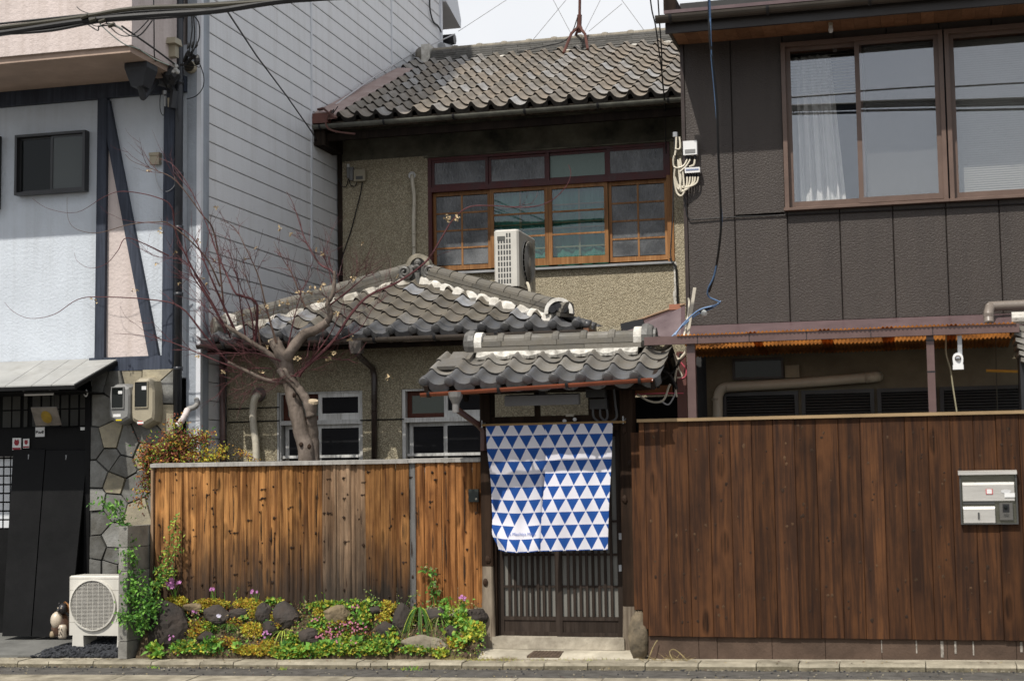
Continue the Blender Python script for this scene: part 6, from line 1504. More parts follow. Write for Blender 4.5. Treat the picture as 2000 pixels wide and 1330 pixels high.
for k in range(-3, 4):
    xx = k*fr2/4; hh = math.sqrt(fr2**2-xx**2); b.box(fc.x+xx-.0025, y0-.0095, fc.z-hh, fc.x+xx+.0025, y0-.006, fc.z+hh)
stuff(b.build('fan_grille', OFFWH, t))
b = MB()
for a in range(3):
    an = a*2.094; rg = [fc+Vector((math.cos(an+da)*fr2*rr, .006, math.sin(an+da)*fr2*rr)) for rr, da in ((.15, 0), (.9, .1), (.9, .9), (.5, .9))]; b.loft([rg, [p+Vector((0, .001, 0)) for p in rg]])
b.build('fan_blade', plain('fan_blade_grey', (.13, .12, .12), .5), t)
for xf in (x0+.10, x1-.14):
    b = MB(); zg = gz(-4.6)-.02; b.loft([[(xf-.055*k, y0+.0, z), (xf+.055*k, y0, z), (xf+.055*k, y1-.02, z), (xf-.055*k, y1-.02, z)] for k, z in ((1.2, zg), (1, z0))]); b.build('foot', OFFWH, t)
# ceramic raccoon dog
t = thing('ceramic_statue', (-4.93, .35, .0), 'small ceramic raccoon dog statue with straw hat and white flask by the black boards', 'statue')
D = lambda px, py, Y=.40: at(px, py, Y)
WC = plain('cream_glaze', (.55, .47, .37), .3, .5, var=.15, ns=20); BC = plain('brown_glaze', (.10, .055, .035), .3, .5, var=.4, ns=18); DG = plain('dark_glaze', (.03, .028, .03), .35, .4, var=.2)
q = D(118, 1212); zb_ = D(118, 1243).z
b = MB(); b.lathe((q.x, .42, zb_), (0, 0, 1), [(0, .05), (.02, .085), (.08, .098), (.14, .09), (.19, .06), (.22, .03)], 14); b.build('body', BC, t, True)
b = MB(); b.blob(D(111, 1211, .36), .058, .06, .082, 2, .04, 12, 9); b.build('belly', WC, t, True)
b = MB(); h = D(123, 1188, .38); b.blob(h, .048, .05, .05, 3, .06, 12, 9); b.blob(h+Vector((-.02, -.045, -.012)), .02, .025, .016, 4, .05, 8, 6); b.lathe(h+Vector((-.035, 0, .035)), (-.3, 0, 1), [(0, .016), (.025, .004)], 8); b.lathe(h+Vector((.03, 0, .035)), (.3, 0, 1), [(0, .016), (.025, .004)], 8); b.build('head', DG, t, True)
b = MB(); b.blob(h+Vector((-.028, -.042, .008)), .008, .006, .008, 5, 0, 6, 4); b.blob(h+Vector((.008, -.046, .008)), .008, .006, .008, 6, 0, 6, 4); b.build('eyes', WC, t)
b = MB(); b.lathe(h+Vector((.035, .03, .0)), (.5, .55, .35), [(-.004, .075), (.004, .072), (.035, .012)], 14); b.build('straw_hat', plain('straw_orange', (.36, .17, .06), .6), t)
f = D(121, 1232, .30); b = MB(); b.lathe((f.x, .31, zb_-.005), (0, 0, 1), [(0, .035), (.02, .04), (.07, .036), (.10, .042), (.125, .030), (.128, .02)], 12); b.build('flask', WC, t, True)
b = MB()
for k, (u, v) in enumerate(((-.015, .085), (.012, .08), (0, .05), (-.012, .03), (.015, .035))): b.tube([(f.x+u-.006, .268, zb_+v), (f.x+u+.007, .267, zb_+v+.006)], .0025, 4); b.tube([(f.x+u, .267, zb_+v-.008), (f.x+u+.002, .267, zb_+v+.012)], .0025, 4)
b.build('brush_marks', DG, t)
b = MB(); g = D(103, 1238, .36); b.lathe((g.x, .36, zb_-.0), (0, 0, 1), [(0, .026), (.02, .03), (.045, .026), (.055, .02)], 10); b.build('side_jar', plain('tan_glaze', (.33, .26, .17), .4), t, True)
b = MB(); b.tube(spline([h+Vector((-.02, 0, -.06)), D(112, 1200, .36), D(116, 1222, .34)]), [.02, .018, .014]+[.014]*10, 7); b.build('arm', BC, t, True)

# ================================================================== ROCK BED
b = MB(); N = 26
rows = []
for i in range(N+1):
    x = -3.93+(3.22)*i/N
    rows.append([(x, -.035, gz(x)-.02), (x, -.01+R.uniform(-.01, .01), gz(x)+.03), (x, .06, gz(x)+.13+R.uniform(-.02, .02)), (x, .15, gz(x)+.24+R.uniform(-.02, .02)), (x, .24, gz(x)+.325+R.uniform(-.015, .015)), (x, .34, gz(x)+.34), (x, .6, gz(x)+.3)])
b.loft(rows, 0, False, False); bed = tag(b.build('garden_bed', SOIL, None, True), kind='structure')
BP = Vector((-2.3, -.02, 0)); BN = Vector((0, -.34, .24)).normalized()
def bedp(px, py, off=0.): 
    p = atP(px, py, (BP.x, BP.y, gz(-2.3)-.0), BN); p.y = max(-.05, p.y); return p+BN*off
SANDY = plain('sandy_concrete', (.25, .22, .17), .95, .1, var=.3, ns=8, bump=.9, bs=30, col2=(.14, .12, .09, 1))
rocks = [
 (332,1226,36,50,ROCK,'largest dark boulder at the left end of the rock bed'),(379,1188,22,9,ROCKT,'flat grey-tan stone topping the bed beside the largest boulder'),(425,1207,25,21,ROCK,'rounded dark rock below the fence with white flower in front'),
 (470,1199,23,13,ROCK,'long low dark rock between two rounded rocks, under yellow sedum'),(519,1206,18,25,ROCK,'upright brownish rock left of the round dark one'),(558,1205,26,25,ROCK,'round dark rock at the top middle of the bed'),
 (528,1233,17,17,ROCK,'small dark rock beneath the upright brownish one'),(603,1246,24,18,ROCK,'pale-topped grey rock low in the bed, left of purple flowers'),(405,1247,20,12,ROCK,'low dark stone half hidden in sedum near the kerb'),
 (660,1204,23,19,ROCKT,'tan rounded rock above the purple flowers'),(786,1216,18,40,ROCK,'tall upright reddish-brown rock beside the strap-leaved plant'),(752,1234,18,16,ROCK,'small dark rock left of the tall upright one'),
 (733,1194,17,9,ROCK,'low flat dark stone just under the fence, right of the tan rock'),(854,1203,20,14,ROCK,'dark rock behind the drooping strap leaves'),(931,1206,20,18,ROCK,'smooth dark rock leaning against the gate post'),
 (881,1238,13,13,ROCK,'little dark rock below the pink geranium leaves'),(828,1259,40,15,SANDY,'pale sandy concrete lump at the foot of the bed')]
for i, (px, py, rx, ry, m, lab) in enumerate(rocks):
    p = bedp(px, py, .015); k = (p-CAM).dot(FW)/FPX
    b = MB(); b.rock(p, rx*k*1.12, max(.05, min(rx, ry)*k*1.0), ry*k*1.12, 100+i)
    for v in b.v: v.z = max(v.z, gz(v.x)-.04)
    tag(b.build('garden_rock', m, None, False), lab, 'rock', 'rocks in the bed')
p = at(1246, 1243, .02); k = (p-CAM).dot(FW)/FPX
b = MB(); b.rock((p.x, .06, p.z-.005), 21*k, .10, 50*k, 301); tag(b.build('standing_stone', plain('mottled_brown_stone', (.17, .135, .09), .9, .2, var=.5, ns=9, bump=1., bs=18, col2=(.07, .06, .045, 1)), None, True), 'upright mottled brown stone at the foot of the right gate post', 'rock')
# apron of the gate
b = MB(); xa, xb_ = at(968, 1262, .2).x, at(1228, 1270, .2).x
b.loft([[(x, -.010, gz(x)+.008), (x, .10, .035), (x, .32, .058), (x, .32, -.05), (x, -.010, -.06)] for x in (xa-.32, xa, xb_-.1, xb_+.12)]); tag(b.build('gate_apron', CONC), kind='structure')
t = thing('drain_cover', at(1064, 1278, .05), 'rusty square drain plate set in the concrete before the gate', 'drain cover')
q = [at(1043, 1271, .13), at(1101, 1272, .13), at(1092, 1285, .01), at(1029, 1284, .01)]
for p in q: p.z = (.0375 if p.y > .1 else .008)+.003
b = MB(); b.loft([[p+Vector((0, 0, .006)) for p in q], [p-Vector((0, 0, .03)) for p in q]]); b.build('plate', DRAIN, t)
b = MB()
for k in range(1, 9): A = q[0].lerp(q[1], k/9); B = q[3].lerp(q[2], k/9); b.bar(A+Vector((0, -.004, .008)), B+Vector((0, .004, .008)), .004, .004)
b.build('tread', DRAIN, t)
tag(strip('right_footing', -.010, .2, .006, .008, CONC, x0=xb_+.12, x1=7), kind='structure')

# ================================================================== PLANTS
def leafq(b, c, d, n, L, Wd, m=0, fold=.25):
    """one leaf of two folded halves: base c, direction d, facing n"""
    d = d.normalized(); s = d.cross(n); 
    if s.length < 1e-4: s = d.cross(Vector((1, 0, 0)))
    s.normalize(); n2 = s.cross(d)
    a = c; t = c+d*L; ml = c+d*(L*.45)+s*(Wd*.5)+n2*(fold*Wd); mr = c+d*(L*.45)-s*(Wd*.5)+n2*(fold*Wd)
    i = len(b.v); b.v += [a, mr, t, ml]; b.f.append((i, i+1, i+2)); b.f.append((i, i+2, i+3)); b.mi += [m, m]
def rv(s=1.): return Vector((R.gauss(0, s), R.gauss(0, s), R.gauss(0, s)))
def on_rock(x, y, f=.78):
    for q in rocks[:16]:
        if ((x-q[0])/q[2])**2+((y-q[1])/q[3])**2 < f*f: return True
    return False
def patch(b, px, py, rx, ry, n, L, mats, lift=.03, up=.5, W_=.8):
    n = int(n*1.7)
    for k in range(n):
        a = R.uniform(0, 6.283); q = math.sqrt(R.random())
        X_, Z_ = px+rx*q*math.cos(a), py+ry*q*math.sin(a)
        if on_rock(X_, Z_) and R.random() < .85: continue
        p = bedp(X_, Z_, R.uniform(-.01, lift)*(1-q*.5)+.02)
        if p.y > .31: p.y = R.uniform(.24, .31)
        d = rv(.7)+Vector((0, -.5, .15)); nn = Vector((0, -.6, .8))*up+rv(.5)
        leafq(b, p, d, nn, L*R.uniform(.6, 1.3), L*W_*R.uniform(.6, 1.2), R.choice(mats))
LM = [LF_Y, LF_O, LF_YG, LF_G, LF_D, LF_P, LF_V, DRYG]
Y_, O_, YG, G_, D_, P_, V2, DR = range(8)
b = MB()
for px, py, rx, ry, n in ((348,1177,21,9,260),(417,1182,34,9,380),(487,1184,30,12,360),(499,1199,11,12,110),(532,1208,11,11,110),(391,1226,24,12,220),(381,1238,17,10,140),(496,1233,22,15,260),(451,1256,20,9,170),(503,1273,46,9,420),(528,1263,20,10,190),(631,1198,16,13,180),(753,1209,16,9,130),(761,1188,18,10,150),(894,1257,20,12,190),(462,1220,16,8,70),(545,1222,9,9,50)):
    warm = [Y_, Y_, Y_, YG, O_] if py < 1190 or px > 480 else [Y_, O_, O_, YG, P_]
    patch(b, px, py, rx, ry, n, .024, warm, .05)
stuff(tag(b.build('sedum_mat', LM), 'low yellow and orange sedum mats spilling over the rocks'))
b = MB()
for px, py, rx, ry, n in ((411,1226,14,10,50),(413,1258,16,15,70),(577,1255,18,16,120),(566,1277,36,12,260),(634,1270,22,11,150),(692,1270,60,12,420),(746,1272,16,8,90),(714,1207,13,22,140),(770,1245,9,17,80),(815,1272,32,6,90),(359,1266,24,11,160),(388,1271,34,6,130),(927,1235,22,19,220),(863,1279,14,9,70),(640,1187,40,7,160),(700,1185,60,8,170),(540,1180,20,6,60),(655,1230,50,30,120),(600,1275,40,10,160),(680,1255,40,18,140),(745,1255,24,14,80),(905,1212,16,10,60),(620,1225,16,18,60)):
    patch(b, px, py, rx, ry, n, .034, [G_, G_, YG, D_, YG, Y_] if px < 850 else [YG, YG, G_, Y_], .07, .7, .9)
for px, py, n, L in ((700,1260,12,.055),(640,1266,12,.05),(745,1262,10,.05),(590,1276,12,.05),(672,1274,12,.05),(770,1266,9,.045),(562,1268,9,.045),(905,1262,9,.05),(720,1276,10,.045),(612,1272,9,.05),(468,1268,8,.045),(380,1262,8,.04),(660,1264,8,.05),(760,1278,8,.04),(530,1225,6,.04),(700,1205,7,.04),(715,1222,8,.045),(480,1215,6,.04)):
    c = bedp(px, py, .05)
    for k in range(n):
        a_ = 6.283*k/n+R.uniform(-.3, .3); h_ = Vector((math.cos(a_), -.35+.5*math.sin(a_), .35+.5*math.sin(a_)+R.uniform(-.1, .25)))
        b.tube([c-Vector((0, -.02, .02)), c+h_*(L*.45)], [.002, .0015], 3, D_)
        leafq(b, c+h_*(L*.4), h_, Vector((0, -.7, .7))+rv(.25), L*R.uniform(.8, 1.25), L*R.uniform(.75, 1.0), R.choice((G_, G_, YG, D_)), .12)
stuff(tag(b.build('ground_cover', LM), 'bright green creeping leaves along the foot of the rock bed'))
b = MB()
for k in range(5200):                                 # thin mixed growth and litter all over the bed
    px = R.uniform(312, 948); py = R.uniform(1180, 1282)
    if on_rock(px, py, .9): continue
    q = bedp(px, py, R.uniform(.0, .05)); q.y = min(q.y, .31)
    m = R.choice((G_, YG, D_, D_, O_, DR, P_, G_) if R.random() < .8 else (DR, P_, DR)); l = R.uniform(.010, .034)
    leafq(b, q, rv(.8)+Vector((0, -.4, .2)), Vector((0, -.6, .8))+rv(.6), l, l*R.uniform(.3, .9), m)
for k in range(260):
    px = R.uniform(320, 940); q = bedp(px, R.uniform(1185, 1280), .02); b.tube([q, q+rv(.02)+Vector((0, -.02, R.uniform(.02, .08)))], [.0018, .0008], 3, DR if k % 3 else D_)
stuff(tag(b.build('mixed_growth', LM), 'thin mixed weeds and dry litter between the rocks'))
b = MB(); patch(b, 683, 1242, 44, 27, 700, .024, [P_, P_, D_, P_, O_], .06); patch(b, 625, 1225, 14, 20, 90, .022, [P_, D_], .04)
stuff(tag(b.build('purple_mat', LM), 'purple-brown flowering mat in the middle of the rock bed'))
def flowers(b, c, n, spread, r, m=0):
    for k in range(n):
        p = c+rv(spread)*Vector((1, .7, .8)) if False else c+Vector((R.gauss(0, spread), R.gauss(0, spread*.6), R.gauss(0, spread*.7)))
        nn = Vector((R.gauss(0, .4), -1, R.uniform(0, .9))).normalized(); a = nn.orthogonal().normalized(); e = nn.cross(a)
        for j in range(5):
            d = a*math.cos(j*1.257)+e*math.sin(j*1.257); leafq(b, p, d+nn*.3, nn, r, r*.8, m, .1)
b = MB()
for k in range(46):
    a = R.uniform(0, 6.28); q = math.sqrt(R.random()); flowers(b, bedp(683+46*q*math.cos(a), 1243+26*q*math.sin(a), .085), 1, .0, .011, 0)
for px, py, n in ((631, 1252, 8), (624, 1218, 5), (646, 1240, 5), (700, 1195, 4)): flowers(b, bedp(px, py, .09), n, .022, .012)
stuff(tag(b.build('magenta_flower_scatter', FL_M), 'tiny magenta flowers dotted over the purple mat'))
def flower_plant(px, py, n, spread, r, mat, lab, name='flower_clump', off=.10, stems=4, base=None):
    c = bedp(px, py, off); t = thing(name, c-Vector((0, 0, .12)), lab, 'flowers', 'flower clumps in the bed'); b = MB(); flowers(b, c, n, spread, r); b.build('blossoms', mat, t)
    b = MB()
    for k in range(stems): b.tube([c+Vector((R.gauss(0, spread), .02, -.02)), c+Vector((R.gauss(0, .01), .05, -.14))], .003, 4)
    b.build('stem', LF_G, t)
flower_plant(350, 1157, 26, .034, .022, FL_P, 'largest pink flower cluster standing above the leftmost boulder', off=.16, stems=6)
flower_plant(425, 1164, 6, .016, .018, FL_P, 'small pale pink flower by the fence left of the pair', off=.14)
flower_plant(506, 1170, 5, .020, .017, FL_P, 'pair of pink flowers at the fence above yellow sedum', off=.14)
flower_plant(436, 1215, 3, .008, .018, FL_W, 'single white flower before the rounded dark rock', off=.12, stems=1)
flower_plant(341, 1254, 6, .020, .013, FL_P, 'small pink flowers low at the foot of the largest boulder', off=.10)
flower_plant(524, 1247, 6, .022, .014, FL_P, 'little pink flowers amid yellow sedum beside the small dark rock', off=.08)
flower_plant(911, 1188, 8, .018, .016, FL_P, 'pink geranium flowers beside the gate post', off=.17)
flower_plant(386, 1200, 3, .010, .014, FL_P, 'single pink flower under the flat topping stone', off=.07, stems=1)
# leafy plants
def bush(name, lab, cat, pts, leafs, L, mats, stemmat=LF_D, Y=None, spread=.03, W_=.55, group=None, droop=-.1, stem_r=.004):
    """stems given as pixel polylines; leaves along them"""
    A = pts[0][0]; base = at(A[0], A[1], A[2])
    t = thing(name, base, lab, cat, group); bs = MB(); bl = MB()
    for pl in pts:
        P = spline([at(*p) for p in pl], 5); bs.tube(P, [stem_r*(1-.6*i/len(P)) for i in range(len(P))], 4)
        for i, p in enumerate(P):
            if i < len(P)*.1: continue
            for k in range(leafs):
                d = rv(.6)+Vector((0, -.25, droop)); c = p+rv(spread)
                leafq(bl, c, d, Vector((0, -.7, .7))+rv(.4), L*R.uniform(.6, 1.3), L*W_*R.uniform(.7, 1.2), R.randrange(len(mats)))
    bs.build('stem', stemmat, t); bl.build('foliage', mats, t); return t
bush('climbing_plant', 'young climber with pale leaves against the plank fence near the doorbell', 'plant', [[(846, 1185, .25), (842, 1150, .28), (838, 1115, .28), (826, 1108, .27)], [(850, 1185, .25), (846, 1150, .28), (842, 1140, .26), (850, 1110, .26)], [(850, 1175, .24), (856, 1150, .24), (846, 1140, .26)]], 2, .05, [LF_G, LF_V, LF_D], spread=.022)
bush('geranium', 'green geranium with lobed leaves at the right end of the rock bed', 'plant', [[(885, 1215, .2), (878, 1185, .2), (872, 1172, .2)], [(890, 1215, .2), (900, 1190, .18), (912, 1180, .18)], [(890, 1225, .14), (905, 1215, .12), (918, 1222, .1)], [(885, 1220, .14), (872, 1205, .14), (866, 1195, .15)], [(895, 1215, .15), (890, 1240, .07), (895, 1250, .05)]], 4, .042, [LF_G, LF_YG, LF_G], spread=.035, W_=.95, droop=.1)
bush('leafy_weed', 'broad-leaved green plant low at the kerb, left of the largest boulder', 'plant', [[(305, 1285, -.05), (300, 1272, -.05), (292, 1265, -.06)], [(306, 1285, -.05), (312, 1272, -.08), (318, 1268, -.08)], [(306, 1285, -.05), (308, 1270, -.05), (303, 1262, -.05)]], 2, .08, [LF_G, LF_YG], spread=.012, W_=.6, droop=.1)
bush('leafy_weed', 'round-leaved green plant between sedum and low dark stone', 'plant', [[(415, 1275, .0), (410, 1262, .02), (403, 1252, .02)], [(415, 1275, .0), (420, 1262, .0), (430, 1258, .0)], [(414, 1268, .03), (412, 1250, .08), (408, 1232, .1)]], 2, .06, [LF_G, LF_D], spread=.015, W_=.75, droop=.1)
def straps(name, lab, px, py, n, L, mats, sag=1., wd=.012, Yo=.02, base_up=.05):
    c = bedp(px, py, Yo); t = thing(name, c, lab, 'plant'); b = MB()
    for k in range(n):
        a = R.uniform(0, 6.283); h = Vector((math.cos(a), math.sin(a)*.6-.45, 0)); l = L*R.uniform(.6, 1.15); w = wd*R.uniform(.7, 1.2); pts = []
        for j in range(7):
            u = j/6; pts.append(c+h*(l*(u*.75))+Vector((0, 0, base_up+l*(.42*u-1.05*sag*u*u))))
        s = Vector((-h.y, h.x, 0)).normalized(); m = R.randrange(len(mats))
        for j in range(6):
            w0 = w*(1-(j/6)**2)*.5; w1 = w*(1-((j+1)/6)**2)*.5+.0003
            i = len(b.v); b.v += [pts[j]-s*w0, pts[j]+s*w0, pts[j+1]+s*w1, pts[j+1]-s*w1]; b.f.append((i, i+1, i+2, i+3)); b.mi.append(m)
    b.build('leaves', mats, t); return t
straps('strap_leaf_plant', 'large tuft of drooping strap leaves beside the tall upright rock', 822, 1192, 90, .26, [LF_GR, LF_D, LF_GR, LF_YG, LF_D], 1.55, .013, .04, .0)
straps('strap_leaf_plant', 'yellow-green arching strap leaves left of the pale-topped grey rock', 556, 1246, 34, .22, [LF_YG, LF_GR], .9, .010)
straps('grass_tuft', 'fine dark green grass tuft below the long low rock', 448, 1232, 40, .17, [LF_D, LF_GR], .9, .006)
straps('grass_tuft', 'trailing thin grass at the right of the strap-leaved plant', 860, 1220, 26, .24, [LF_GR, DRYG], 1.3, .005)
bush('sprawling_weed', 'straggly pale-leaved weed along the fence foot, right half', 'plant', [[(760, 1190, .26), (735, 1170, .28), (715, 1152, .28)], [(790, 1190, .26), (800, 1168, .27), (818, 1158, .27)], [(735, 1190, .26), (728, 1172, .28), (714, 1168, .28)], [(700, 1190, .26), (702, 1170, .28)], [(680, 1188, .26), (678, 1168, .28)], [(772, 1188, .26), (778, 1170, .28)]], 2, .024, [LF_V, LF_YG, LF_V], spread=.016)
bush('sprawling_weed', 'few thin shoots with small leaves at the fence foot, left half', 'plant', [[(413, 1180, .26), (412, 1160, .28)], [(440, 1178, .26), (438, 1156, .28)], [(465, 1178, .26), (460, 1160, .28), (467, 1148, .28)], [(600, 1185, .26), (592, 1165, .28)], [(622, 1186, .26), (618, 1160, .28)], [(634, 1186, .26), (634, 1158, .28)]], 1, .026, [LF_D, LF_YG], spread=.014)
# ivy on the block wall, nandina over the fence end
ivy = [[(262, 1235, -.02), (255, 1180, -.02), (252, 1120, -.03), (248, 1060, -.02), (240, 1015, -.03), (215, 985, -.05), (196, 982, -.05)], [(275, 1235, -.02), (270, 1180, -.02), (262, 1130, -.0), (256, 1080, -.0)], [(285, 1230, -.0), (290, 1190, -.0), (288, 1150, .05), (275, 1130, .05)], [(250, 1215, -.1), (242, 1200, -.12), (236, 1210, -.12)], [(295, 1200, .02), (300, 1180, .0), (306, 1195, .0)], [(240, 1030, -.04), (225, 1000, -.05), (232, 985, -.05)], [(265, 1190, -.08), (275, 1165, -.08), (262, 1150, -.08)], [(280, 1225, -.1), (270, 1205, -.1), (285, 1180, -.1)], [(258, 1225, -.1), (248, 1170, -.09), (256, 1140, -.08)], [(270, 1240, -.06), (285, 1215, -.06), (296, 1190, -.04)], [(262, 1150, -.06), (247, 1100, -.08), (256, 1075, -.06)]]
bush('climbing_shrub', 'bright green climbing shrub covering the side of the block wall', 'shrub', ivy, 9, .044, [LF_D, LF_G, LF_G, LF_D], LF_D, spread=.042, W_=.55)
sp = [[(300, 1215, .1), (305, 1150, .15), (318, 1100, .2), (332, 1060, .22), (345, 1010, .25)], [(305, 1160, .12), (315, 1125, .18), (345, 1070, .22)], [(300, 1180, .1), (312, 1135, .16), (330, 1120, .2)], [(310, 1130, .16), (325, 1105, .2), (352, 1050, .24)], [(303, 1150, .12), (322, 1130, .18), (334, 1115, .2)]]
bush('climbing_shrub', 'leafy green sprig leaning over the left edge of the plank fence', 'shrub', sp, 6, .038, [LF_G, LF_D, LF_YG], LF_D, spread=.03, W_=.55)
nd = []
for k in range(40):
    x0 = R.uniform(295, 345); x1 = R.uniform(278, 412); y1 = R.uniform(845, 905)
    nd.append([(x0, 960, .62), ((x0+x1)/2, (905+y1)/2, .55), (x1, y1+abs(x1-345)*.12, .5)])
for x1, y1 in ((268, 990), (275, 975), (285, 960), (282, 940), (290, 920), (286, 900), (280, 870), (345, 828), (355, 832), (390, 850), (412, 850)): nd.append([(310, 950, .55), ((310+x1)/2, (900+y1)/2, .52), (x1, y1, .48)])
bush('nandina_shrub', 'red-bronze nandina shrub behind the left end of the plank fence', 'shrub', nd, 15, .034, [LF_R, LF_R, LF_O, LF_R, LF_D, LF_YG], TWIG, spread=.045, W_=.5, stem_r=.005)
nd = [[(R.uniform(370, 400), 940, .62), (R.uniform(370, 420), 905, .56), (R.uniform(352, 440), R.uniform(870, 898), .5)] for k in range(14)]
bush('nandina_shrub', 'yellow-green feathery shrub right of the red-bronze one, above the fence', 'shrub', nd, 8, .03, [LF_Y, LF_YG, LF_Y, LF_O], TWIG, spread=.035, W_=.5)
nd = [[(R.uniform(470, 500), 930, .62), (R.uniform(470, 505), 895, .6), (R.uniform(458, 512), R.uniform(872, 892), .58)] for k in range(5)]
bush('nandina_shrub', 'few ochre shoots above the fence before the cream duct', 'shrub', nd, 3, .024, [LF_O, LF_Y], TWIG, spread=.02, W_=.45)
# kerbside weeds
b = MB()
for px, py, w, n in ((345, 1290, 14, 60), (400, 1290, 16, 30), (300, 1297, 12, 26), (575, 1292, 26, 60), (1280, 1313, 20, 40), (1350, 1312, 16, 50), (1523, 1312, 10, 30), (1605, 1312, 16, 26), (1680, 1312, 30, 36), (1790, 1312, 16, 34), (1860, 1310, 14, 50), (760, 1303, 14, 60), (800, 1307, 24, 50), (1980, 1310, 10, 40), (540, 1308, 6, 16), (945, 1305, 40, 40)):
    for k in range(n):
        p = atZ(px+R.gauss(0, w*.5), py+R.uniform(-3, 2), gz(-1)-.055); p.y = max(p.y, -.34); p.z = gz(p.x)-.062
        leafq(b, p, Vector((R.gauss(0, .6), R.gauss(-.2, .4), 1)), Vector((0, -1, .3)), R.uniform(.02, .055), .008, R.choice((0, 1, 2)))
stuff(tag(b.build('kerb_weeds', [LF_G, LF_YG, LF_G]), 'small green weeds sprouting along the kerb joint'))
b = MB()
for k in range(520):
    px = R.uniform(870, 1010) if k < 420 else R.uniform(1010, 1240); p = at(px, 1290, -.03); p.z = gz(p.x)+R.uniform(-.012, .0); p.y += R.uniform(-.06, .05)
    leafq(b, p, Vector((R.gauss(0, .9), -.4, R.uniform(.2, 1))), Vector((0, -1, .3)), R.uniform(.03, .085 if px < 900 else .055), .004, 0 if R.random() < .75 else 1)
for k in range(60):
    p = at(R.uniform(1262, 1345), 1290, -.03); p.z = gz(p.x); leafq(b, p, Vector((R.gauss(0, 1.2), -.4, R.uniform(.05, .8))), Vector((0, -1, .3)), R.uniform(.05, .12), .004, 0)
stuff(tag(b.build('dry_grass', [DRYG, LF_YG]), 'dry straw-coloured grass fringe along the kerb by the gate'))
t = thing('dry_stalk', at(1280, 1285, -.03), 'looping dry stalk lying before the brown fence base', 'plant')
b = MB(); b.tube(spline([at(1262, 1300, -.05), at(1275, 1265, -.03), at(1284, 1250, -.0)]), .005, 4); b.tube(spline([at(1325, 1306, -.1), at(1312, 1285, -.08), at(1308, 1272, -.06), at(1318, 1268, -.06), at(1338, 1285, -.08), at(1345, 1300, -.1)]), .004, 4); b.build('stalk', DRYG, t)

# ================================================================== MAPLE
MT = thing('maple_tree', (-2.45, .8, 0), 'bare maple with grey-brown forked trunk and long red shoots behind the plank fence', 'tree')
TY = .80
def limb(pl, r0, r1, mat=BARK, name='limb', n=10, k=5):
    P = spline([at(*p) for p in pl], k); N = len(P)
    b = MB(); b.tube(P, [r0+(r1-r0)*i/(N-1)+(.003*math.sin(i*1.9)*(r0 > .03)) for i in range(N)], n); return b.build(name, mat, MT, True), P
limb([(600, 1120, TY), (599, 900, TY), (590, 850, TY), (578, 800, TY), (567, 750, TY), (557, 710, TY-.02), (541, 676, TY-.03), (534, 664, TY-.03)], .084, .056, name='trunk', n=16)
b = MB(); q = at(534, 664, TY-.03); b.lathe(q, (-.25, -.1, .9), [(-.01, .058), (.012, .052)], 10); b.build('cut_end', CUTW, MT); b = MB(); q2 = at(612, 784, TY-.06); b.lathe(q2, (.2, -.3, .9), [(-.015, .05), (.012, .046)], 10); b.build('cut_end', CUTW, MT)
limb([(616, 1120, TY+.06), (614, 900, TY+.06), (612, 850, TY+.04), (609, 815, TY-.02), (611, 786, TY-.06)], .054, .046, name='trunk', n=12)
limb([(608, 815, TY-.05), (600, 786, TY-.05), (588, 765, TY-.06), (574, 748, TY-.06), (556, 735, TY-.07), (545, 722, TY-.06)], .045, .032)
limb([(560, 712, TY), (566, 690, TY-.04), (592, 655, TY-.05), (616, 645, TY-.05), (640, 630, TY-.05)], .058, .040)
_, U1 = limb([(618, 645, TY-.05), (643, 622, TY-.05), (644, 606, TY-.06), (640, 592, TY-.06), (650, 575, TY-.06), (653, 550, TY-.06), (653, 530, TY-.06)], .034, .014)
_, L1 = limb([(550, 720, TY), (526, 692, TY-.06), (497, 673, TY-.12), (471, 655, TY-.16), (438, 634, TY-.2)], .034, .016)
_, L2 = limb([(556, 748, TY), (532, 745, TY-.08), (511, 739, TY-.12), (482, 725, TY-.16), (462, 716, TY-.18), (445, 707, TY-.2)], .024, .013)
limb([(548, 735, TY-.03), (556, 722, TY-.08), (563, 735, TY-.1), (575, 745, TY-.1), (582, 757, TY-.08)], .02, .016)
for px, py in ((575, 772), (588, 868), (604, 872)):
    q = at(px, py, TY-.085); b = MB(); b.blob(q, .020, .016, .024, px, .2, 8, 5); b.build('knot', KNOT, MT)
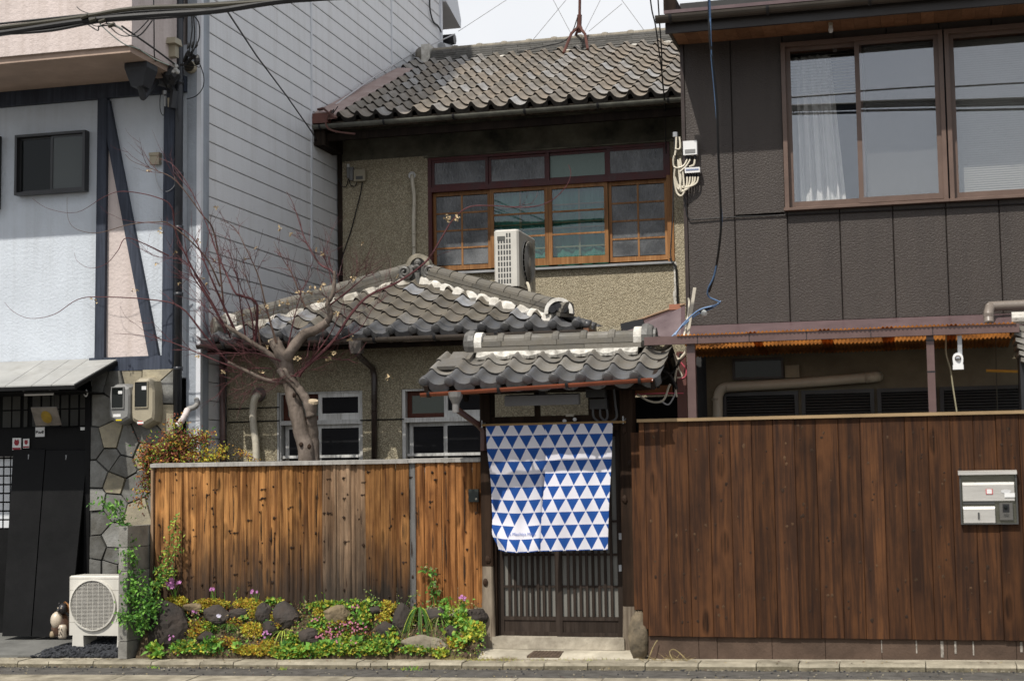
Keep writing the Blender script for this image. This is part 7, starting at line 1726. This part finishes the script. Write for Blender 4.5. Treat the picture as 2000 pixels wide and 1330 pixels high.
shoots = [
 ([(438,636),(406,582),(375,536),(364,494),(360,451)],.5,.009),([(459,645),(438,600),(417,554),(399,511),(382,472),(350,445),(300,436),(268,434)],.45,.009),
 ([(497,673),(502,596),(473,578),(459,571),(440,530),(424,494),(412,460),(403,437),(385,395),(360,350),(335,320),(310,310)],.4,.010),([(438,610),(420,462),(392,416),(343,353),(301,332),(260,316),(245,302)],.35,.007),
 ([(445,707),(400,655),(353,600),(293,585),(198,580),(152,585),(106,614),(60,622),(28,610),(9,591)],.4,.007),([(470,722),(424,705),(339,670),(283,656),(222,651)],.45,.007),
 ([(400,570),(346,462),(336,406),(304,385),(241,374),(203,385),(150,415),(95,408),(63,388)],.35,.006),([(430,560),(400,500),(336,441),(304,434),(252,439),(192,455),(150,448),(133,427),(131,385)],.35,.006),
 ([(410,575),(360,510),(300,500),(250,468)],.4,.005),([(330,500),(290,480),(247,465),(230,490),(208,515),(177,524),(152,511),(145,494)],.38,.005),
 ([(652,560),(650,532),(626,517),(611,496),(596,468),(580,420),(571,395),(560,375)],.75,.010),([(596,600),(588,580),(570,535),(550,502),(535,472)],.7,.008),
 ([(585,735),(593,721),(648,669),(685,614),(721,577),(777,551),(832,511),(861,467),(884,430),(915,405),(960,402),(1030,405),(1075,393),(1105,365),(1115,340),(1110,322)],.7,.012),
 ([(575,735),(585,725),(626,699),(670,703),(695,695),(716,668)],.7,.008),([(480,660),(470,600),(462,540),(440,470)],.45,.007),([(510,680),(500,620),(492,575),(475,530),(466,505)],.5,.007),
 ([(497,675),(490,610),(470,560),(452,505),(448,470),(410,450)],.42,.006),([(440,650),(420,600),(385,545),(370,520),(330,510)],.42,.006),([(450,660),(440,640),(400,600),(352,560)],.45,.006),
 ([(540,670),(520,600),(505,540),(480,485),(458,445),(430,430)],.55,.008),([(462,716),(430,690),(405,640),(395,600)],.45,.006),([(560,690),(575,620),(590,570),(612,530)],.72,.006),([(640,600),(690,560),(720,535),(745,520)],.7,.006),
 ([(650,575),(680,555),(705,520),(718,500)],.72,.005),([(593,721),(640,660),(660,620),(672,590)],.66,.006),([(648,669),(700,645),(730,600),(760,575)],.68,.005),([(650,560),(640,520),(633,500),(640,470)],.72,.004),
 ([(545,740),(500,745),(470,760),(450,755)],.6,.006),([(530,720),(490,720),(455,740),(425,770)],.55,.005),([(585,735),(555,735),(535,755),(520,770)],.62,.004),([(548,705),(500,690),(450,690),(405,690)],.5,.006)]
SH = []
for i, (pl, yy, r) in enumerate(shoots):
    P = spline([at(x, y, TY-.05+(yy-TY+.05)*min(1, (k+.5)/3)) for k, (x, y) in enumerate(pl)], 5)
    b = MB(); b.tube(P, [r*(.25+1.25*(1-j/len(P))**1.6) for j in range(len(P))], 5); b.build('shoot', TWIG if i % 4 != 3 else TWIGB, MT); SH.append((P, r))
b = MB(); bl = MB()
def twig(p, d, L, r, depth):
    P = [p]; q = p.copy(); d = d.normalized()
    for j in range(5): d = (d+rv(.13)+Vector((0, 0, .05))).normalized(); q = q+d*(L/5); P.append(q.copy())
    b.tube(P, [r*(1-.7*j/5) for j in range(6)], 3, 0, False)
    if depth:
        for k in range(R.randint(1, 3)): twig(P[R.randint(1, 4)], d+rv(.5), L*R.uniform(.4, .7), r*.6, depth-1)
    if R.random() < .022:
        c = P[-1]
        for k in range(4): leafq(bl, c, rv(1)+Vector((0, 0, -.5)), rv(1), R.uniform(.02, .045), .022, 0)
for i, (P, r) in enumerate(SH):
    dens = 1 if len(P) > 40 and P[-1].x < -4.5 else 3
    for k in range(4+dens*2):
        j = R.randint(2, max(3, int(len(P)*.75))); j = min(j, len(P)-2); d = (P[j+1]-P[j]).normalized()
        if P[j].x < -4.05: continue
        twig(P[j], d*.8+rv(.5)+Vector((-.15, -.1, .25)), R.uniform(.10, .42), min(r*.5, .0038), 1 if R.random() < .6 else 2)
for P in (U1, L1, L2):
    for k in range(9): j = R.randint(3, len(P)-2); twig(P[j], rv(.6)+Vector((-.2, -.1, .35)), R.uniform(.15, .4), .0036, 2)
stuff(b.build('twigs', TWIG, MT)); 
for px, py in ((629, 498), (585, 570), (606, 573), (630, 558), (658, 610), (690, 545), (548, 590), (520, 598), (315, 452), (385, 472), (640, 700), (650, 690), (604, 560), (580, 700), (685, 660), (870, 430), (878, 426), (893, 425), (760, 735), (627, 590), (560, 588), (263, 568), (184, 585), (305, 512)):
    c = at(px, py, .5 if px < 500 else .62)
    for k in range(7): leafq(bl, c+rv(.012), rv(1)+Vector((0, 0, -.3)), rv(1)+Vector((0, -1, 0)), R.uniform(.02, .045), .022, 0)
stuff(bl.build('dry_leaves', DRYLEAF, MT))

# ================================================================== OVERHEAD LINES, ANTENNA
CYL = -1.2
t = thing('cable_bundle', at(300, 50, CYL), 'thick bundle of black overhead cables crossing the top left corner', 'cables')
def cab(pl, r, mat=CABLE, name='cable', par=None, yy=CYL, n=7): 
    b = MB(); b.tube(spline([at(x, y, yy+(dy[0] if dy else 0)) for x, y, *dy in pl], 5), r, n); return b.build(name, mat, par or t)
def far(x, y): p = at(x, y, CYL); return p
cab([(-60, 60), (0, 55), (150, 36), (260, 18), (400, 12), (520, 4), (640, -6), (900, -24), (1500, -60), (2600, -120), (3600, -170)], .022, CABLEO)
cab([(-60, 71), (0, 66), (170, 41), (300, 30), (420, 22), (540, 4), (640, -4), (900, -18), (1500, -52), (2600, -105), (3600, -150)], .026)
cab([(-60, 52), (0, 47), (160, 30), (260, 20), (380, 10), (480, 2), (600, -10), (900, -30), (2000, -130), (3600, -240)], .010)
cab([(0, 67), (100, 60), (200, 42), (330, 34), (430, 22), (560, 2), (700, -6), (1500, -40), (3600, -130)], .014)
cab([(150, 37), (215, 30), (260, 24), (330, 20), (400, 18), (470, 8), (640, -6)], .012)
for k in range(9):
    x0 = 40+k*70; cab([(x0, 58-x0*.1+R.uniform(-3, 3)), (x0+40, 50-x0*.09+R.uniform(-6, 8)), (x0+110, 42-x0*.09+R.uniform(-3, 6))], .006)
cab([(150, 14), (160, 22), (185, 30), (210, 34)], .004); cab([(160, 40), (190, 60), (195, 52), (225, 52), (255, 70), (275, 68), (298, 40)], .006); cab([(205, 42), (232, 68), (260, 68), (290, 40)], .005)
cab([(175, 46), (190, 52), (215, 46), (240, 58)], .004, plain('green_wire', (.05, .09, .08), .5, var=.1, bump=0)); cab([(195, 48), (222, 72), (245, 88), (270, 96), (300, 115), (330, 128)], .005, plain('teal_wire', (.03, .06, .055), .5, var=.1, bump=0), yy=-.6)
b = MB()
for px, py in ((165, 34), (182, 40), (200, 42), (218, 50)): b.tube([at(px-6, py+2, CYL-.03), at(px+6, py-2, CYL-.03)], .018, 6)
b.build('cable_tie', CABLEO, t)
t = thing('drop_wires', at(375, 80, .5), 'thin drop wires from the bundle to the clamps by the downpipe', 'wires')
for pl, r in (([(300, -10, 0), (301, 60, 0), (302, 112, .3), (310, 125, .8)], .006), ([(238, 52, -.9), (300, 95, -.2), (340, 125, .7)], .009), ([(374, 26, -1), (375, 60, -.3), (371, 90, .3), (368, 108, .7)], .006), ([(377, 28, -1), (380, 60, -.3), (378, 88, .3), (372, 108, .7)], .006), ([(374, 27, -1), (388, 45, -.5), (389, 75, .2), (380, 95, .4), (373, 110, .7)], .006), ([(391, 127, .85), (398, 150, .85), (396, 172, .85), (383, 188, .85), (365, 194, .9)], .005), ([(368, 130, .8), (378, 128, .8), (390, 132, .8), (388, 118, .8), (378, 112, .8)], .004), ([(318, 175, .8), (313, 190, .85), (313, 215, .85), (319, 226, .85), (322, 210, .85)], .004), ([(340, 200, .85), (350, 240, .85)], .004), ([(310, 125, .7), (322, 160, .8), (330, 180, .8), (340, 150, .8)], .006)):
    b = MB(); b.tube(spline([at(*p) for p in pl], 6), r, 5); b.build('wire', CABLE, t)
for px, py in ((368, 90), (376, 88), (384, 88)):
    b = MB(); b.tube([at(px+1, py-6, .3), at(px, py+1, .3), at(px-2, py+7, .3)], [.006, .013, .005], 6); b.build('wire_splice', CABLE, t)
t = thing('cable_clamp', at(342, 128, .7), 'cluster of white cable clamps and black bracket beside the downpipe', 'clamp')
b = MB()
for px, py in ((340, 126), (344, 130), (343, 137), (347, 141), (339, 141)): b.blob(at(px, py, .72), .024, .02, .022, px, .15, 8, 5)
b.build('insulator', plain('pale_insulator', (.5, .5, .48), .4), t)
b = MB(); b.bar(at(366, 104, .75), at(378, 112, .75), .05, .05); b.bar(at(366, 106, .75), at(360, 122, .78), .03, .03); b.bar(at(376, 112, .75), at(362, 126, .78), .025, .025); b.bar(at(352, 128, .78), at(362, 126, .78), .02, .02); b.blob(at(385, 118, .75), .035, .03, .05, 8, .2, 8, 5); b.build('bracket', CABLE, t)
b = MB(); b.blob(at(334, 150, .78), .08, .06, .10, 12, .25, 10, 6); b.tube([at(338, 146, .75), at(345, 154, .75)], .05, 8); b.build('dark_box', BLACKP, t)
t = thing('pole_clip', at(325, 185, .8), 'small metal cable clip and lead on the dark corner post', 'clip'); b = MB(); b.tube([at(322, 185, .86), at(322, 178, .86)], .022, 8); b.tube([at(323, 188, .86), at(322, 208, .86)], .014, 6); b.build('clip', GALV, t); b = MB(); b.bar(at(330, 192, .86), at(331, 210, .86), .03, .02); b.build('tag', BEIGEM, t)
t = thing('stay_wire', at(500, 120, 0), 'thin black wire slanting across the grey siding', 'wire'); b = MB(); b.tube([at(437, 12, CYL), at(500, 108, .8), at(560, 188, 2.4), at(607, 255, 3.6), at(635, 300, 4.6)], .008, 5); tag(b.build('wire', CABLE, t))
t = thing('roof_edge_wire', at(700, 180, 5), 'white wire stretched along the left edge of the upper roof', 'wire'); b = MB(); b.tube([at(655, 205, 4.4), at(735, 148, 6.0), at(800, 108, 7.6), at(888, 67, 9.0)], .010, 5); tag(b.build('wire', GUYW, t))
t = thing('eave_bracket', at(635, 232, 3.9), 'rusty twisted bracket hooked over the verge flashing end', 'bracket'); b = MB(); b.bar(at(622, 215, 3.93), at(633, 212, 3.9), .05, .02); b.bar(at(633, 213, 3.9), at(655, 232, 3.88), .04, .02); b.bar(at(648, 216, 3.9), at(637, 230, 3.88), .03, .02); b.tube(spline([at(640, 226, 3.86), at(636, 240, 3.86), at(642, 252, 3.86), at(660, 258, 3.88), at(694, 262, 3.92)]), .012, 5); b.build('strap', plain('rust_strap', (.12, .055, .045), .6, var=.3), t); b = MB(); b.tube(spline([at(646, 222, 3.85), at(652, 214, 3.85), at(650, 222, 3.85), at(660, 208, 3.86)]), .006, 4); b.build('tie_wire', CABLE, t)
AN = thing('antenna_mast', at(1131, 100, 7.6), 'rusty antenna mast on tripod legs standing on the upper roof', 'antenna')
top_ = at(1133, -40, 7.6); J = at(1131, 54, 7.6)
b = MB(); b.tube([top_, at(1132, 34, 7.6), J], [.020, .020, .024], 8); b.tube([at(1132, 30, 7.6), J], .034, 8); b.build('mast', RUSTP, AN)
for pl in (((1131, 52, 7.6), (1116, 66, 7.45), (1101, 104, 7.2)), ((1131, 52, 7.6), (1143, 68, 7.45), (1148, 97, 7.2)), ((1131, 54, 7.6), (1126, 66, 7.75), (1121, 78, 8.1))):
    b = MB(); b.tube([at(*p) for p in pl], .020, 6); b.build('leg', RUSTP, AN)
b = MB(); b.lathe(at(1131, 56, 7.6), (0, 0, 1), [(-.06, .03), (0, .05), (.05, .03)], 8); b.build('collar', RUSTP, AN)
GW = [((1131, -30), (1038, 82)), ((1075, -10), (1116, 68)), ((1178, -10), (1142, 62)), ((1208, -8), (1258, 60)), ((1215, 8), (1150, 62)), ((990, 0), (895, 62))]
for p0, p1 in GW: b = MB(); b.tube([at(p0[0], p0[1], 7.6), at(p1[0], p1[1], 7.8)], .0045, 4); b.build('guy_wire', GUYW, AN)
b = MB(); b.tube(spline([at(1128, 34, 7.58), at(1118, 62, 7.5), at(1100, 82, 7.4), at(1060, 92, 7.55), at(1010, 103, 7.6)]), .008, 5); b.build('feeder', CABLE, AN)
t = thing('roof_lead', at(1288, 80, 2.5), 'pair of black wires hanging before the upper roof near the brown house', 'wires')
for pl in ([(1268, -20, 1.5), (1273, 20, 1.8), (1280, 50, 2.2), (1287, 100, 2.8), (1295, 165, 3.6), (1299, 230, 4.2), (1301, 300, 4.6)], [(1284, -20, 1.5), (1287, 30, 1.8), (1292, 100, 2.6), (1293, 150, 3.3), (1296, 180, 3.8), (1301, 230, 4.2)]): b = MB(); b.tube(spline([at(*p) for p in pl], 5), .0075, 5); b.build('wire', CABLE, t)
t = thing('flank_wire', at(842, 40, 8.8), 'black wire drooping down the far corner of the grey siding', 'wire'); b = MB(); b.tube(spline([atX(839, -10, -3.78), atX(840, 20, -3.78), atX(846, 42, -3.78), atX(856, 52, -3.78), atX(862, 64, -3.76)]), .012, 5); tag(b.build('wire', CABLE, t))

t = thing('lagged_pipe', at(370, 800, .8), 'grey pipe bend with torn white lagging above the red-bronze shrub', 'pipe')
b = MB(); b.tube(spline([at(384, 780, .98), at(385, 788, .9), at(380, 795, .84), at(366, 799, .8)]), .026, 8); b.build('pipe_bend', plain('grey_pvc', (.33, .32, .30), .45), t, True)
b = MB(); b.tube(spline([at(367, 799, .8), at(361, 812, .76), at(352, 826, .74), at(346, 832, .73)]), [.028, .034, .03, .034, .028, .034, .03, .028, .034, .03, .034, .028, .03, .032, .03, .028, .034, .03, .02], 8); b.build('lagging', plain('pinkish_lagging', (.62, .55, .53), .7, var=.15), t, True)

b = MB()                                              # grit, seeds and dead leaves swept against the kerb
for k in range(700):
    x = R.uniform(-6.2, 4.3); near = R.random() < .7; y = -.256-abs(R.gauss(0, .03)) if near else R.uniform(-.75, -.26)
    z = gz(x)-.048; r = R.uniform(.003, .009); b.blob((x, y-.004, z+r*.3), r*1.3, r, r*.7, k, .2, 5, 3, k % 2)
for k in range(260):
    x = R.uniform(-6.2, 4.3); y = R.choice((-.27, -.30, -.20, -.12, -.8))+R.gauss(0, .02); z = gz(x)+(.006 if y > -.24 else -.044 if y > -.7 else -.040)
    leafq(b, Vector((x, y, z)), Vector((R.gauss(0, 1), R.gauss(0, 1), .12)), Vector((0, 0, 1))+rv(.25), R.uniform(.012, .035), .014, R.choice((2, 3)))
stuff(tag(b.build('street_litter', [GRAVEL, KERBM, DRYG, LF_P])))
